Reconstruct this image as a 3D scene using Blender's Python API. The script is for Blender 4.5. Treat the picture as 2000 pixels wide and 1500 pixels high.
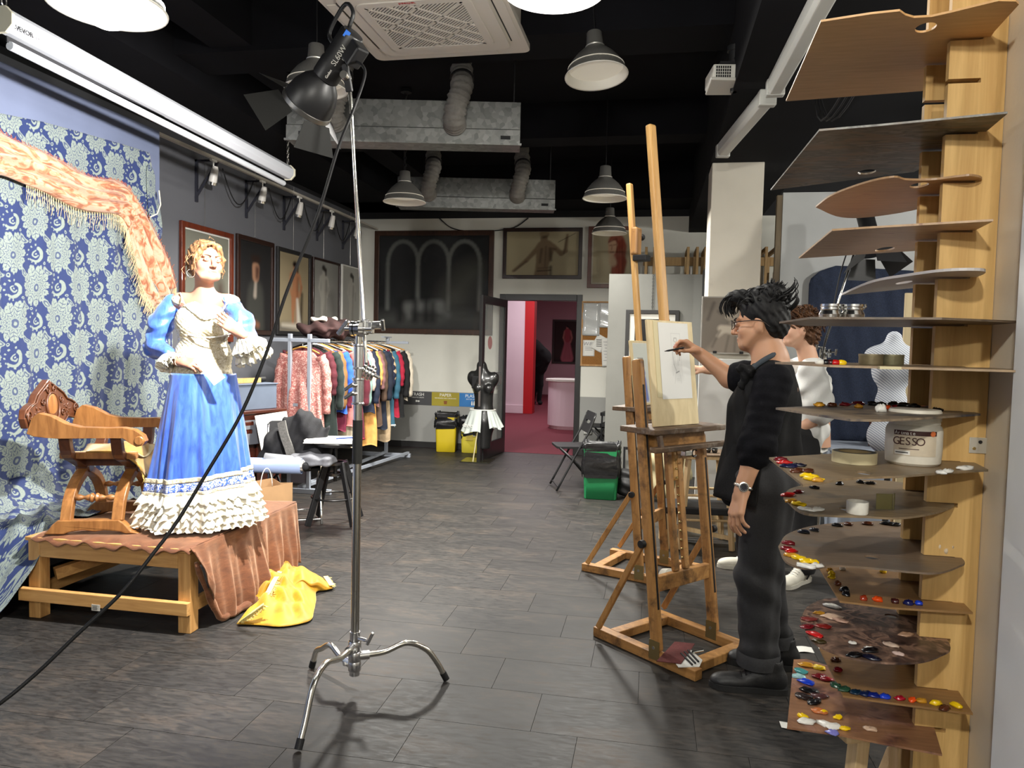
import bpy, bmesh, math, random
import numpy as np
from math import sin, cos, tan, pi, radians, atan2, sqrt
from mathutils import Vector, Matrix, Euler
from mathutils.geometry import tessellate_polygon
random.seed(7); np.random.seed(7)
scn = bpy.context.scene; COL = scn.collection
for _o in list(bpy.data.objects): bpy.data.objects.remove(_o)
# camera
FPX = 1450.0; CAMH = 1.47; YAW = radians(10.6); PIT = radians(2.96); ROL = .023
_f = Vector((-sin(YAW)*cos(PIT), cos(YAW)*cos(PIT), -sin(PIT)))
_r0 = Vector((cos(YAW), sin(YAW), 0)); _u0 = _r0.cross(_f)
_r = _r0*cos(ROL)+_u0*sin(ROL); _u = _u0*cos(ROL)-_r0*sin(ROL); CAM = Vector((0, 0, CAMH))
cd = bpy.data.cameras.new('camera'); cd.sensor_width = 36; cd.lens = 36*FPX/2000; cd.clip_start = .02; cd.clip_end = 100
cam = bpy.data.objects.new('camera', cd); COL.objects.link(cam)
m3 = Matrix((_r, _u, -_f)).transposed()
cam.matrix_world = Matrix.Translation(CAM) @ m3.to_4x4()
scn.camera = cam
# world, exposure
w = bpy.data.worlds.new('world'); scn.world = w; w.use_nodes = True
w.node_tree.nodes['Background'].inputs[0].default_value = (.9, .95, 1, 1)
w.node_tree.nodes['Background'].inputs[1].default_value = .02
scn.view_settings.view_transform = 'Standard'; scn.view_settings.look = 'None'
scn.view_settings.gamma = 1; scn.view_settings.use_curve_mapping = False
scn.view_settings.exposure = 0.15
scn.cycles.use_denoising = True
scn.cycles.max_bounces = 6; scn.cycles.diffuse_bounces = 4; scn.cycles.glossy_bounces = 3
scn.cycles.transmission_bounces = 6; scn.cycles.transparent_max_bounces = 12
scn.cycles.caustics_reflective = False; scn.cycles.caustics_refractive = False
scn.cycles.sample_clamp_indirect = 4.0
def ray(x, y): return _f+_r*((x-1000)/FPX)-_u*((y-750)/FPX)
def Zp(x, y, z=0.0): d = ray(x, y); return CAM+d*((z-CAMH)/d.z)
def Yp(x, y, v): d = ray(x, y); return CAM+d*(v/d.y)
def Xp(x, y, v): d = ray(x, y); return CAM+d*(v/d.x)
def Dp(x, y, v): return CAM+ray(x, y)*v
def PX(p): q = Vector(p)-CAM; return (1000+FPX*q.dot(_r)/q.dot(_f), 750-FPX*q.dot(_u)/q.dot(_f))
V = Vector
# materials
MATS = {}
def lin(c):
 return tuple((x/12.92 if x <= .04045 else ((x+.055)/1.055)**2.4) for x in c)
def srgb(r, g, b): return lin((r/255, g/255, b/255))
class NT:
 def __init__(s, m): s.m = m; s.t = m.node_tree; s.n = s.t.nodes; s.l = s.t.links
 def new(s, typ, **kw):
  n = s.n.new(typ)
  for k, v in kw.items(): setattr(n, k, v)
  return n
 def val(s, x): return x.sock if isinstance(x, Ex) else x
 def put(s, sock, v):
  v = s.val(v)
  if hasattr(v, 'links'): s.l.new(v, sock)
  else: sock.default_value = v
 def math(s, op, *a, clamp=False):
  n = s.new('ShaderNodeMath', operation=op, use_clamp=clamp)
  for i, x in enumerate(a): s.put(n.inputs[i], x)
  return Ex(s, n.outputs[0])
class Ex:
 def __init__(s, nt, sock): s.nt = nt; s.sock = sock
 def __add__(s, o): return s.nt.math('ADD', s, o)
 __radd__ = __add__
 def __sub__(s, o): return s.nt.math('SUBTRACT', s, o)
 def __rsub__(s, o): return s.nt.math('SUBTRACT', o, s)
 def __mul__(s, o): return s.nt.math('MULTIPLY', s, o)
 __rmul__ = __mul__
 def __truediv__(s, o): return s.nt.math('DIVIDE', s, o)
 def __neg__(s): return s.nt.math('MULTIPLY', s, -1.0)
 def __abs__(s): return s.nt.math('ABSOLUTE', s)
def esin(a): return a.nt.math('SINE', a)
def ecos(a): return a.nt.math('COSINE', a)
def efract(a): return a.nt.math('FRACT', a)
def efloor(a): return a.nt.math('FLOOR', a)
def esqrt(a): return a.nt.math('SQRT', a)
def eatan2(a, b): return a.nt.math('ARCTAN2', a, b)
def emin(a, b): return a.nt.math('MINIMUM', a, b)
def emax(a, b): return a.nt.math('MAXIMUM', a, b)
def elen(a, b): return esqrt(a*a+b*b)
def estep(d, w=.02):
 nt = d.nt; n = nt.new('ShaderNodeMapRange'); n.interpolation_type = 'SMOOTHSTEP'
 nt.put(n.inputs[0], d); n.inputs[1].default_value = -w; n.inputs[2].default_value = w
 n.inputs[3].default_value = 1; n.inputs[4].default_value = 0
 return Ex(nt, n.outputs[0])
def mkmat(name):
 m = bpy.data.materials.new(name); m.use_nodes = True; MATS[name] = m
 nt = NT(m); return m, nt, nt.n['Principled BSDF']
def c4(c): return (c[0], c[1], c[2], 1)
def noise(nt, vec, scale=5, detail=4, rough=.5, dist=0.0):
 n = nt.new('ShaderNodeTexNoise'); n.inputs['Scale'].default_value = scale; n.inputs['Detail'].default_value = detail
 n.inputs['Roughness'].default_value = rough; n.inputs['Distortion'].default_value = dist
 if vec is not None: nt.l.new(vec, n.inputs['Vector'])
 return n
def mapping(nt, vec, scale=(1, 1, 1), rot=(0, 0, 0), loc=(0, 0, 0)):
 n = nt.new('ShaderNodeMapping'); n.inputs['Scale'].default_value = scale; n.inputs['Rotation'].default_value = rot
 n.inputs['Location'].default_value = loc; nt.l.new(vec, n.inputs['Vector']); return n.outputs[0]
def ramp(nt, fac, stops):
 n = nt.new('ShaderNodeValToRGB'); nt.put(n.inputs[0], fac); e = n.color_ramp.elements
 while len(e) < len(stops): e.new(.5)
 for k, (p, c) in enumerate(stops): e[k].position = p; e[k].color = c4(c)
 return n.outputs[0]
def mix(nt, fac, a, b, mode='MIX'):
 n = nt.new('ShaderNodeMix', data_type='RGBA', blend_type=mode)
 nt.put(n.inputs[0], fac)
 for s, v in ((n.inputs[6], a), (n.inputs[7], b)):
  if isinstance(v, tuple): s.default_value = c4(v)
  else: nt.l.new(v, s)
 return n.outputs[2]
def bump(nt, b, h, strength=.3, dist=.01):
 n = nt.new('ShaderNodeBump'); n.inputs['Strength'].default_value = strength; n.inputs['Distance'].default_value = dist
 nt.put(n.inputs['Height'], h); nt.l.new(n.outputs[0], b.inputs['Normal'])
def coord(nt, kind='Object'): return nt.new('ShaderNodeTexCoord').outputs[kind]
def pos(nt): return nt.new('ShaderNodeNewGeometry').outputs['Position']
def rnd(nt): return nt.new('ShaderNodeObjectInfo').outputs['Random']
def mat(name, col, rough=.5, metal=0, spec=None, var=0, vs=8, bmp=0, bs=40, sheen=0, trans=0, alpha=1, emit=0, coat=0, sss=0):
 if name in MATS: return MATS[name]
 m, nt, b = mkmat(name)
 b.inputs['Base Color'].default_value = c4(col); b.inputs['Roughness'].default_value = rough; b.inputs['Metallic'].default_value = metal
 if spec is not None: b.inputs['Specular IOR Level'].default_value = spec
 if sheen: b.inputs['Sheen Weight'].default_value = sheen; b.inputs['Sheen Roughness'].default_value = .4
 if trans: b.inputs['Transmission Weight'].default_value = trans
 if alpha < 1: b.inputs['Alpha'].default_value = alpha
 if coat: b.inputs['Coat Weight'].default_value = coat; b.inputs['Coat Roughness'].default_value = .1
 if sss: b.inputs['Subsurface Weight'].default_value = sss; b.inputs['Subsurface Radius'].default_value = (.012, .005, .003); b.inputs['Subsurface Scale'].default_value = 1
 if emit: b.inputs['Emission Color'].default_value = c4(col); b.inputs['Emission Strength'].default_value = emit
 if var:
  n = noise(nt, coord(nt), vs, 4)
  lo = tuple(x*(1-var) for x in col); hi = tuple(min(1, x*(1+var)) for x in col)
  nt.l.new(ramp(nt, n.outputs[0], [(.3, lo), (.7, hi)]), b.inputs['Base Color'])
 if bmp:
  n = noise(nt, coord(nt), bs, 3); bump(nt, b, n.outputs[0], bmp)
 return m
def wood(name, c1, c2, scale=6, stretch=(1, 1, .08), rough=.5, dark=None, bmp=.08, coat=0):
 if name in MATS: return MATS[name]
 m, nt, b = mkmat(name); co = mapping(nt, coord(nt), stretch)
 n = noise(nt, co, scale*6, 6, .62, .8)
 col = ramp(nt, n.outputs[0], [(.3, c1), (.7, c2)])
 if dark:
  n2 = noise(nt, coord(nt), 9, 5, .7)
  col = mix(nt, ramp(nt, n2.outputs[0], [(.52, (0, 0, 0)), (.72, (1, 1, 1))]), col, dark)
 nt.l.new(col, b.inputs['Base Color']); b.inputs['Roughness'].default_value = rough
 if coat: b.inputs['Coat Weight'].default_value = coat
 bump(nt, b, n.outputs[0], bmp, .004)
 return m
def attr_mat(name='printed_picture', rough=.6, spec=.3, gloss=0):
 if name in MATS: return MATS[name]
 m, nt, b = mkmat(name); a = nt.new('ShaderNodeAttribute'); a.attribute_name = 'Col'
 nt.l.new(a.outputs['Color'], b.inputs['Base Color']); b.inputs['Roughness'].default_value = rough
 b.inputs['Specular IOR Level'].default_value = spec
 if gloss: b.inputs['Coat Weight'].default_value = gloss; b.inputs['Coat Roughness'].default_value = .02
 return m
# mesh builder
def rot(x=0, y=0, z=0): return Euler((radians(x), radians(y), radians(z))).to_matrix()
def frame(d, up=V((0, 0, 1))):
 d = V(d).normalized(); up = V(up)
 if abs(d.dot(up.normalized())) > .999: up = V((0, 1, 0)) if abs(d.y) < .9 else V((1, 0, 0))
 s = d.cross(up).normalized(); t = s.cross(d).normalized()
 return s, t, d
class MB:
 def __init__(s): s.v = []; s.f = []; s.c = None
 def add(s, vs, fs):
  o = len(s.v); s.v.extend([tuple(p) for p in vs]); s.f.extend([tuple(i+o for i in f) for f in fs]); return s
 def box(s, c, sz, R=None):
  c = V(c); x, y, z = [a/2 for a in sz]; R = R or Matrix.Identity(3)
  vs = [c+R@V((i*x, j*y, k*z)) for i in (-1, 1) for j in (-1, 1) for k in (-1, 1)]
  return s.add(vs, [(0, 1, 3, 2), (4, 6, 7, 5), (0, 4, 5, 1), (2, 3, 7, 6), (0, 2, 6, 4), (1, 5, 7, 3)])
 def bb(s, a, b): a = V(a); b = V(b); return s.box((a+b)/2, [abs(x) for x in (b-a)])
 def bar(s, p, q, w, h, up=(0, 0, 1)):
  p = V(p); q = V(q); a, t, d = frame(q-p, up)
  R = Matrix((a, d, t)).transposed()
  return s.box((p+q)/2, (w, (q-p).length, h), R)
 def cyl(s, p, q, r0, r1=None, n=16, caps=True):
  r1 = r0 if r1 is None else r1
  return s.tube([p, q], [r0, r1], n, caps=caps)
 def tube(s, pts, r, n=10, closed=False, caps=True):
  pts = [V(p) for p in pts]; N = len(pts)
  rs = list(r) if hasattr(r, '__len__') else [r]*N
  T = []
  for i in range(N):
   a = pts[(i-1) % N] if (closed or i > 0) else pts[i]; b = pts[(i+1) % N] if (closed or i < N-1) else pts[i]
   d = (b-a); T.append(d.normalized() if d.length > 1e-9 else V((0, 0, 1)))
  a, t, _ = frame(T[0]); vs = []; fs = []
  for i in range(N):
   if i:
    ax = T[i-1].cross(T[i])
    if ax.length > 1e-8:
     Q = Matrix.Rotation(T[i-1].angle(T[i]), 3, ax); a = Q@a; t = Q@t
   for k in range(n):
    g = 2*pi*k/n; vs.append(pts[i]+(a*cos(g)+t*sin(g))*rs[i])
  for i in range(N if closed else N-1):
   j = (i+1) % N
   for k in range(n):
    k2 = (k+1) % n; fs.append((i*n+k, i*n+k2, j*n+k2, j*n+k))
  if caps and not closed: fs.append(tuple(range(n-1, -1, -1))); fs.append(tuple((N-1)*n+k for k in range(n)))
  return s.add(vs, fs)
 def sweep(s, pts, prof, up=(0, 0, 1), scale=None, closed=False, caps=True):
  pts = [V(p) for p in pts]; N = len(pts); n = len(prof); vs = []; fs = []
  for i in range(N):
   a = pts[(i-1) % N] if (closed or i > 0) else pts[i]; b = pts[(i+1) % N] if (closed or i < N-1) else pts[i]
   sd, t, d = frame(b-a, up); k = scale[i] if scale else 1
   for (x, y) in prof: vs.append(pts[i]+sd*x*k+t*y*k)
  for i in range(N if closed else N-1):
   j = (i+1) % N
   for k in range(n):
    k2 = (k+1) % n; fs.append((i*n+k, i*n+k2, j*n+k2, j*n+k))
  if caps and not closed: fs.append(tuple(range(n-1, -1, -1))); fs.append(tuple((N-1)*n+k for k in range(n)))
  return s.add(vs, fs)
 def lathe(s, prof, n=24, M=None, c=(0, 0, 0), ax=(0, 0, 1)):
  sd, t, d = frame(ax); c = V(c); vs = []; fs = []; N = len(prof)
  for (r, z) in prof:
   for k in range(n):
    g = 2*pi*k/n; vs.append(c+(sd*cos(g)+t*sin(g))*max(r, 1e-5)+d*z)
  for i in range(N-1):
   for k in range(n):
    k2 = (k+1) % n; fs.append((i*n+k, i*n+k2, (i+1)*n+k2, (i+1)*n+k))
  return s.add(vs, fs)
 def prism(s, out, z0, z1, M=None, holes=()):
  M = M or Matrix.Identity(4); loops = [list(out)]+[list(h) for h in holes]; flat = [p for l in loops for p in l]; n = len(flat)
  tris = tessellate_polygon([[V((p[0], p[1], 0)) for p in l] for l in loops])
  vs = [M@V((p[0], p[1], z0)) for p in flat]+[M@V((p[0], p[1], z1)) for p in flat]; fs = []
  for t in tris:
   a, b, c = [V((flat[i][0], flat[i][1], 0)) for i in t]
   if (b-a).cross(c-a).z < 0: t = t[::-1]
   fs.append(tuple(i+n for i in t)); fs.append(tuple(reversed(t)))
  o = 0
  for li, l in enumerate(loops):
   area = sum(l[i][0]*l[(i+1) % len(l)][1]-l[(i+1) % len(l)][0]*l[i][1] for i in range(len(l)))
   ccw = (area > 0) == (li == 0)
   for i in range(len(l)):
    a = o+i; b = o+(i+1) % len(l)
    fs.append((a, b, b+n, a+n) if ccw else (b, a, a+n, b+n))
   o += len(l)
  return s.add(vs, fs)
 def grid(s, fn, nu, nv, cu=False, cv=False):
  vs = [fn(i/(nu if cu else nu-1), j/(nv if cv else nv-1)) for i in range(nu) for j in range(nv)]; fs = []
  for i in range(nu if cu else nu-1):
   for j in range(nv if cv else nv-1):
    i2 = (i+1) % nu; j2 = (j+1) % nv; fs.append((i*nv+j, i2*nv+j, i2*nv+j2, i*nv+j2))
  return s.add(vs, fs)
 def ell(s, c, r, R=None, nu=14, nv=10):
  c = V(c); R = R or Matrix.Identity(3); r = r if hasattr(r, '__len__') else (r, r, r)
  vs = []; fs = []
  for j in range(1, nv):
   b = -pi/2+pi*j/nv
   for i in range(nu):
    a = 2*pi*i/nu; vs.append(c+R@V((r[0]*cos(a)*cos(b), r[1]*sin(a)*cos(b), r[2]*sin(b))))
  lo = len(vs); vs.append(c+R@V((0, 0, -r[2]))); vs.append(c+R@V((0, 0, r[2])))
  for j in range(nv-2):
   for i in range(nu):
    i2 = (i+1) % nu; fs.append((j*nu+i, j*nu+i2, (j+1)*nu+i2, (j+1)*nu+i))
  for i in range(nu):
   i2 = (i+1) % nu; fs.append((lo, i2, i)); fs.append((lo+1, (nv-2)*nu+i, (nv-2)*nu+i2))
  return s.add(vs, fs)
 def quad(s, a, b, c, d): return s.add([a, b, c, d], [(0, 1, 2, 3)])
 def build(s, name, m, parent=None, smooth=False, bevel=0, local=False, solid=0, sub=0, auto=None, col=None, uv=None):
  vs = s.v
  if parent is not None and not local:
   I = wm(parent).inverted(); vs = [tuple(I@V(p)) for p in vs]
  elif parent is None and not local and len(vs):
   a = np.array(vs); c = V(((a[:, 0].min()+a[:, 0].max())/2, (a[:, 1].min()+a[:, 1].max())/2, a[:, 2].min()))
   vs = [tuple(x) for x in (a-np.array(c))]
  me = bpy.data.meshes.new(name); me.from_pydata(vs, [], s.f); me.update()
  if m is not None: me.materials.append(m)
  if smooth: me.polygons.foreach_set('use_smooth', [True]*len(me.polygons))
  if smooth and auto is not None:
   try: me.set_sharp_from_angle(angle=radians(auto))
   except Exception: pass
  if col is not None:
   at = me.color_attributes.new('Col', 'FLOAT_COLOR', 'POINT'); at.data.foreach_set('color', np.asarray(col, dtype=np.float32).ravel())
  if uv is not None:
   L = me.uv_layers.new(name='UVMap'); li = np.zeros(len(me.loops), np.int32); me.loops.foreach_get('vertex_index', li)
   L.data.foreach_set('uv', np.asarray(uv, dtype=np.float32)[li].ravel())
  o = bpy.data.objects.new(name, me); COL.objects.link(o)
  if parent is not None: o.parent = parent; WM[o] = wm(parent).copy()
  elif not local and len(s.v): o.location = c; WM[o] = Matrix.Translation(c)
  if solid:
   q = o.modifiers.new('thickness', 'SOLIDIFY'); q.thickness = solid; q.offset = 0
  if bevel:
   q = o.modifiers.new('bevel', 'BEVEL'); q.width = bevel; q.segments = 2; q.limit_method = 'ANGLE'; q.angle_limit = radians(40)
  if sub:
   q = o.modifiers.new('smooth', 'SUBSURF'); q.levels = sub; q.render_levels = sub
  return o
WM = {}
def wm(o): return WM.get(o, Matrix.Identity(4))
def tag(o, label=None, cat=None, group=None, kind=None):
 if label: o['label'] = label
 if cat: o['category'] = cat
 if group: o['group'] = group
 if kind: o['kind'] = kind
 return o
def thing(name, label, cat, loc=(0, 0, 0), rz=0, group=None, rx=0, ry=0):
 o = bpy.data.objects.new(name, None); COL.objects.link(o); o.empty_display_size = .05
 o.location = loc; o.rotation_euler = (radians(rx), radians(ry), radians(rz))
 WM[o] = Matrix.Translation(V(loc)) @ o.rotation_euler.to_matrix().to_4x4()
 return tag(o, label, cat, group)
def struct(o): o['kind'] = 'structure'; return o
def dup(root, loc, rz=0, label=None, group=None):
 r = root.copy(); COL.objects.link(r); r.location = loc; r.rotation_euler = (root.rotation_euler[0], root.rotation_euler[1], radians(rz))
 WM[r] = Matrix.Translation(V(loc)) @ r.rotation_euler.to_matrix().to_4x4()
 if label: r['label'] = label
 if group: r['group'] = group
 for ch in list(root.children):
  c = ch.copy(); COL.objects.link(c); c.parent = r
  for g in ch.children:
   d = g.copy(); COL.objects.link(d); d.parent = c
 return r
def text(s, size, m, parent, origin, xdir, ydir, name='lettering', depth=.0006, align='CENTER', kind=None, squash=1.0):
 cu = bpy.data.curves.new('txt', 'FONT'); cu.body = s; cu.size = size; cu.extrude = depth; cu.align_x = align; cu.align_y = 'CENTER'; cu.resolution_u = 3
 t = bpy.data.objects.new('txt', cu); COL.objects.link(t)
 bpy.context.view_layer.update(); dg = bpy.context.evaluated_depsgraph_get()
 me = bpy.data.meshes.new_from_object(t.evaluated_get(dg)); bpy.data.objects.remove(t); bpy.data.curves.remove(cu)
 x = V(xdir).normalized(); y = V(ydir).normalized(); z = x.cross(y)
 R = Matrix((x, y, z)).transposed(); O = V(origin)
 vs = [O+R@V((v.co.x*squash, v.co.y, v.co.z)) for v in me.vertices]; fs = [tuple(p.vertices) for p in me.polygons]
 bpy.data.meshes.remove(me)
 b = MB(); b.add(vs, fs); return b.build(name, m, parent)
# signed-distance modelling (surface nets)
class SDF:
 def __init__(s, lo, hi, h):
  s.lo = np.array(lo, float); s.h = h; s.n = np.ceil((np.array(hi, float)-s.lo)/h).astype(int)+1
  s.F = np.full(s.n, .5, np.float32)
 def block(s, lo, hi):
  a = np.maximum(np.floor((np.array(lo)-s.lo)/s.h).astype(int), 0); b = np.minimum(np.ceil((np.array(hi)-s.lo)/s.h).astype(int)+1, s.n)
  if (b <= a).any(): return None
  sl = tuple(slice(a[i], b[i]) for i in range(3))
  g = np.meshgrid(*[s.lo[i]+s.h*np.arange(a[i], b[i], dtype=np.float32) for i in range(3)], indexing='ij')
  return sl, g
 def put(s, sl, d, k, sub=False):
  A = s.F[sl]
  if sub:
   d = -d
   if k > 0: hh = np.clip(.5-.5*(A-d)/k, 0, 1); s.F[sl] = A*(1-hh)+d*hh+k*hh*(1-hh)
   else: s.F[sl] = np.maximum(A, d)
  elif k > 0:
   hh = np.clip(.5+.5*(d-A)/k, 0, 1); s.F[sl] = d*(1-hh)+A*hh-k*hh*(1-hh)
  else: s.F[sl] = np.minimum(A, d)
 def cone(s, a, b, ra, rb, k=.02, sub=False):
  a = np.array(a, float); b = np.array(b, float); m = max(ra, rb)+max(k, .01)+.03
  q = s.block(np.minimum(a, b)-m, np.maximum(a, b)+m)
  if q is None: return s
  sl, (X, Y, Z) = q; ba = b-a; L2 = max(float(ba@ba), 1e-12)
  px, py, pz = X-a[0], Y-a[1], Z-a[2]
  t = np.clip((px*ba[0]+py*ba[1]+pz*ba[2])/L2, 0, 1)
  d = np.sqrt((px-t*ba[0])**2+(py-t*ba[1])**2+(pz-t*ba[2])**2)-(ra+(rb-ra)*t)
  s.put(sl, d, k, sub); return s
 def chain(s, pts, rs, k=.02):
  for i in range(len(pts)-1): s.cone(pts[i], pts[i+1], rs[i], rs[i+1], k)
  return s
 def ell(s, c, r, k=.02, R=None, sub=False):
  c = np.array(c, float); r = np.array(r if hasattr(r, '__len__') else (r, r, r), float); m = r.max()+max(k, .01)+.03
  q = s.block(c-m, c+m)
  if q is None: return s
  sl, (X, Y, Z) = q; X = X-c[0]; Y = Y-c[1]; Z = Z-c[2]
  if R is not None:
   Q = np.array(R).T
   X, Y, Z = Q[0, 0]*X+Q[0, 1]*Y+Q[0, 2]*Z, Q[1, 0]*X+Q[1, 1]*Y+Q[1, 2]*Z, Q[2, 0]*X+Q[2, 1]*Y+Q[2, 2]*Z
  k0 = np.sqrt((X/r[0])**2+(Y/r[1])**2+(Z/r[2])**2); k1 = np.sqrt((X/r[0]**2)**2+(Y/r[1]**2)**2+(Z/r[2]**2)**2)
  d = k0*(k0-1)/np.maximum(k1, 1e-6); s.put(sl, d, k, sub); return s
 def box(s, c, sz, rad=.01, k=.01, R=None, sub=False):
  c = np.array(c, float); hsz = np.array(sz, float)/2; m = np.linalg.norm(hsz)+max(k, .01)+.03
  q = s.block(c-m, c+m)
  if q is None: return s
  sl, (X, Y, Z) = q; X = X-c[0]; Y = Y-c[1]; Z = Z-c[2]
  if R is not None:
   Q = np.array(R).T
   X, Y, Z = Q[0, 0]*X+Q[0, 1]*Y+Q[0, 2]*Z, Q[1, 0]*X+Q[1, 1]*Y+Q[1, 2]*Z, Q[2, 0]*X+Q[2, 1]*Y+Q[2, 2]*Z
  a, b, e = np.abs(X)-hsz[0]+rad, np.abs(Y)-hsz[1]+rad, np.abs(Z)-hsz[2]+rad
  d = np.sqrt(np.maximum(a, 0)**2+np.maximum(b, 0)**2+np.maximum(e, 0)**2)+np.minimum(np.maximum(a, np.maximum(b, e)), 0)-rad
  s.put(sl, d, k, sub); return s
 def all(s):
  return np.meshgrid(*[s.lo[i]+s.h*np.arange(s.n[i], dtype=np.float32) for i in range(3)], indexing='ij')
 def disp(s, fn, near=.05):
  m = np.abs(s.F) < near; idx = np.argwhere(m); p = s.lo+idx*s.h
  s.F[m] += fn(p[:, 0], p[:, 1], p[:, 2]).astype(np.float32); return s
 def cut(s, fn):
  X, Y, Z = s.all(); s.F = np.maximum(s.F, fn(X, Y, Z)); return s
 def mesh(s):
  F = s.F; n = F.shape
  c = [F[i:n[0]-1+i, j:n[1]-1+j, k:n[2]-1+k] for i in (0, 1) for j in (0, 1) for k in (0, 1)]
  neg = sum((x < 0).astype(np.int8) for x in c); act = (neg > 0) & (neg < 8)
  idx = -np.ones(act.shape, np.int32); cells = np.argwhere(act); idx[act] = np.arange(len(cells))
  cv = np.stack([x[act] for x in c], 1); off = np.array([(i, j, k) for i in (0, 1) for j in (0, 1) for k in (0, 1)], float)
  P = np.zeros((len(cells), 3)); W = np.zeros(len(cells))
  for a in range(8):
   for b in range(a+1, 8):
    if np.abs(off[a]-off[b]).sum() != 1: continue
    va, vb = cv[:, a], cv[:, b]; x = (va < 0) != (vb < 0)
    t = np.where(x, va/np.where(x, va-vb, 1), 0)[:, None]
    P += np.where(x[:, None], off[a]+t*(off[b]-off[a]), 0); W += x
  vs = s.lo+(cells+P/np.maximum(W, 1)[:, None])*s.h; fs = []
  for ax in range(3):
   sl0 = [slice(1, n[i]-1) for i in range(3)]; sl0[ax] = slice(0, n[ax]-1); sl1 = list(sl0); sl1[ax] = slice(1, n[ax])
   A = F[tuple(sl0)] < 0; B = F[tuple(sl1)] < 0; e = np.argwhere(A != B)
   if not len(e): continue
   sg = A[A != B]; base = e.copy(); u, v = [(1, 2), (2, 0), (0, 1)][ax]
   cc = base.copy(); cc[:, u] += 1; cc[:, v] += 1
   def I(du, dv):
    q = cc.copy(); q[:, u] -= du; q[:, v] -= dv; return idx[q[:, 0], q[:, 1], q[:, 2]]
   q = np.stack([I(1, 1), I(0, 1), I(0, 0), I(1, 0)], 1); q = np.where(sg[:, None], q, q[:, ::-1]); fs.append(q)
  fs = np.concatenate(fs) if fs else np.zeros((0, 4), int); fs = fs[(fs >= 0).all(1)]
  return vs, fs
 def build(s, name, m, parent=None, colfn=None, relax=1, **kw):
  vs, fs = s.mesh()
  for _ in range(relax):  # one light smoothing pass
   acc = np.zeros_like(vs); cnt = np.zeros(len(vs))
   for i in range(4):
    a = fs[:, i]; b = fs[:, (i+1) % 4]
    np.add.at(acc, a, vs[b]); np.add.at(cnt, a, 1); np.add.at(acc, b, vs[a]); np.add.at(cnt, b, 1)
   vs = .5*vs+.5*acc/np.maximum(cnt, 1)[:, None]
  b = MB(); b.v = [tuple(p) for p in vs]; b.f = [tuple(int(i) for i in q) for q in fs]
  col = None
  if colfn is not None:
   c = colfn(vs[:, 0], vs[:, 1], vs[:, 2]); col = np.concatenate([c, np.ones((len(vs), 1))], 1)
  return b.build(name, m, parent, smooth=True, col=col, **kw)
def blob_noise(x, y, z, s=1.0, seed=0):
 r = np.random.RandomState(seed); o = 0
 for k in range(4):
  d = r.normal(size=3); d /= np.linalg.norm(d); f = s*(1.2**k)*(.7+.6*r.rand()); o = o+np.sin((x*d[0]+y*d[1]+z*d[2])*f+r.rand()*6.28)
 return o/4
def bez(p, n=24):
 p = [V(q) if len(q) == 3 else V((q[0], q[1], 0)) for q in p]; p = [p[0]*2-p[1]]+p+[p[-1]*2-p[-2]]; out = []; S = len(p)-3
 for i in range(n):
  t = i/(n-1)*S; k = min(int(t), S-1); u = t-k; a, b, c, d = p[k:k+4]
  out.append(.5*((2*b)+(c-a)*u+(2*a-5*b+4*c-d)*u*u+(3*b-a-3*c+d)*u**3))
 return out
def art(name, w, h, fn, parent, origin, xdir, ydir, res=60, m=None):
 nx = max(2, int(res)); ny = max(2, int(res*h/w)); u = np.linspace(0, 1, nx); v = np.linspace(0, 1, ny); U, W = np.meshgrid(u, v, indexing='ij')
 c = np.clip(fn(U, W), 0, 1); x = V(xdir).normalized(); y = V(ydir).normalized(); O = V(origin)
 b = MB(); b.grid(lambda a, e: O+x*(a*w)+y*(e*h), nx, ny)
 cc = np.concatenate([c.reshape(-1, 3), np.ones((nx*ny, 1))], 1)
 return b.build(name, m or attr_mat(), parent, col=cc)
def cap(U, W, p, q, ra, rb=None, asp=1.0, soft=.012):
 rb = ra if rb is None else rb; X = U; Y = W*asp; ax, ay = p[0], p[1]*asp; bx, by = q[0]-p[0], (q[1]-p[1])*asp; L = bx*bx+by*by+1e-9
 t = np.clip(((X-ax)*bx+(Y-ay)*by)/L, 0, 1); d = np.hypot(X-ax-t*bx, Y-ay-t*by)-(ra+(rb-ra)*t)
 return np.clip(.5-d/soft/2, 0, 1)
def over(c, m, col): return c*(1-m[..., None])+np.array(col)*m[..., None]
def nz(U, W, s=6, seed=0): return blob_noise(U, W, U*0, s, seed)
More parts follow.
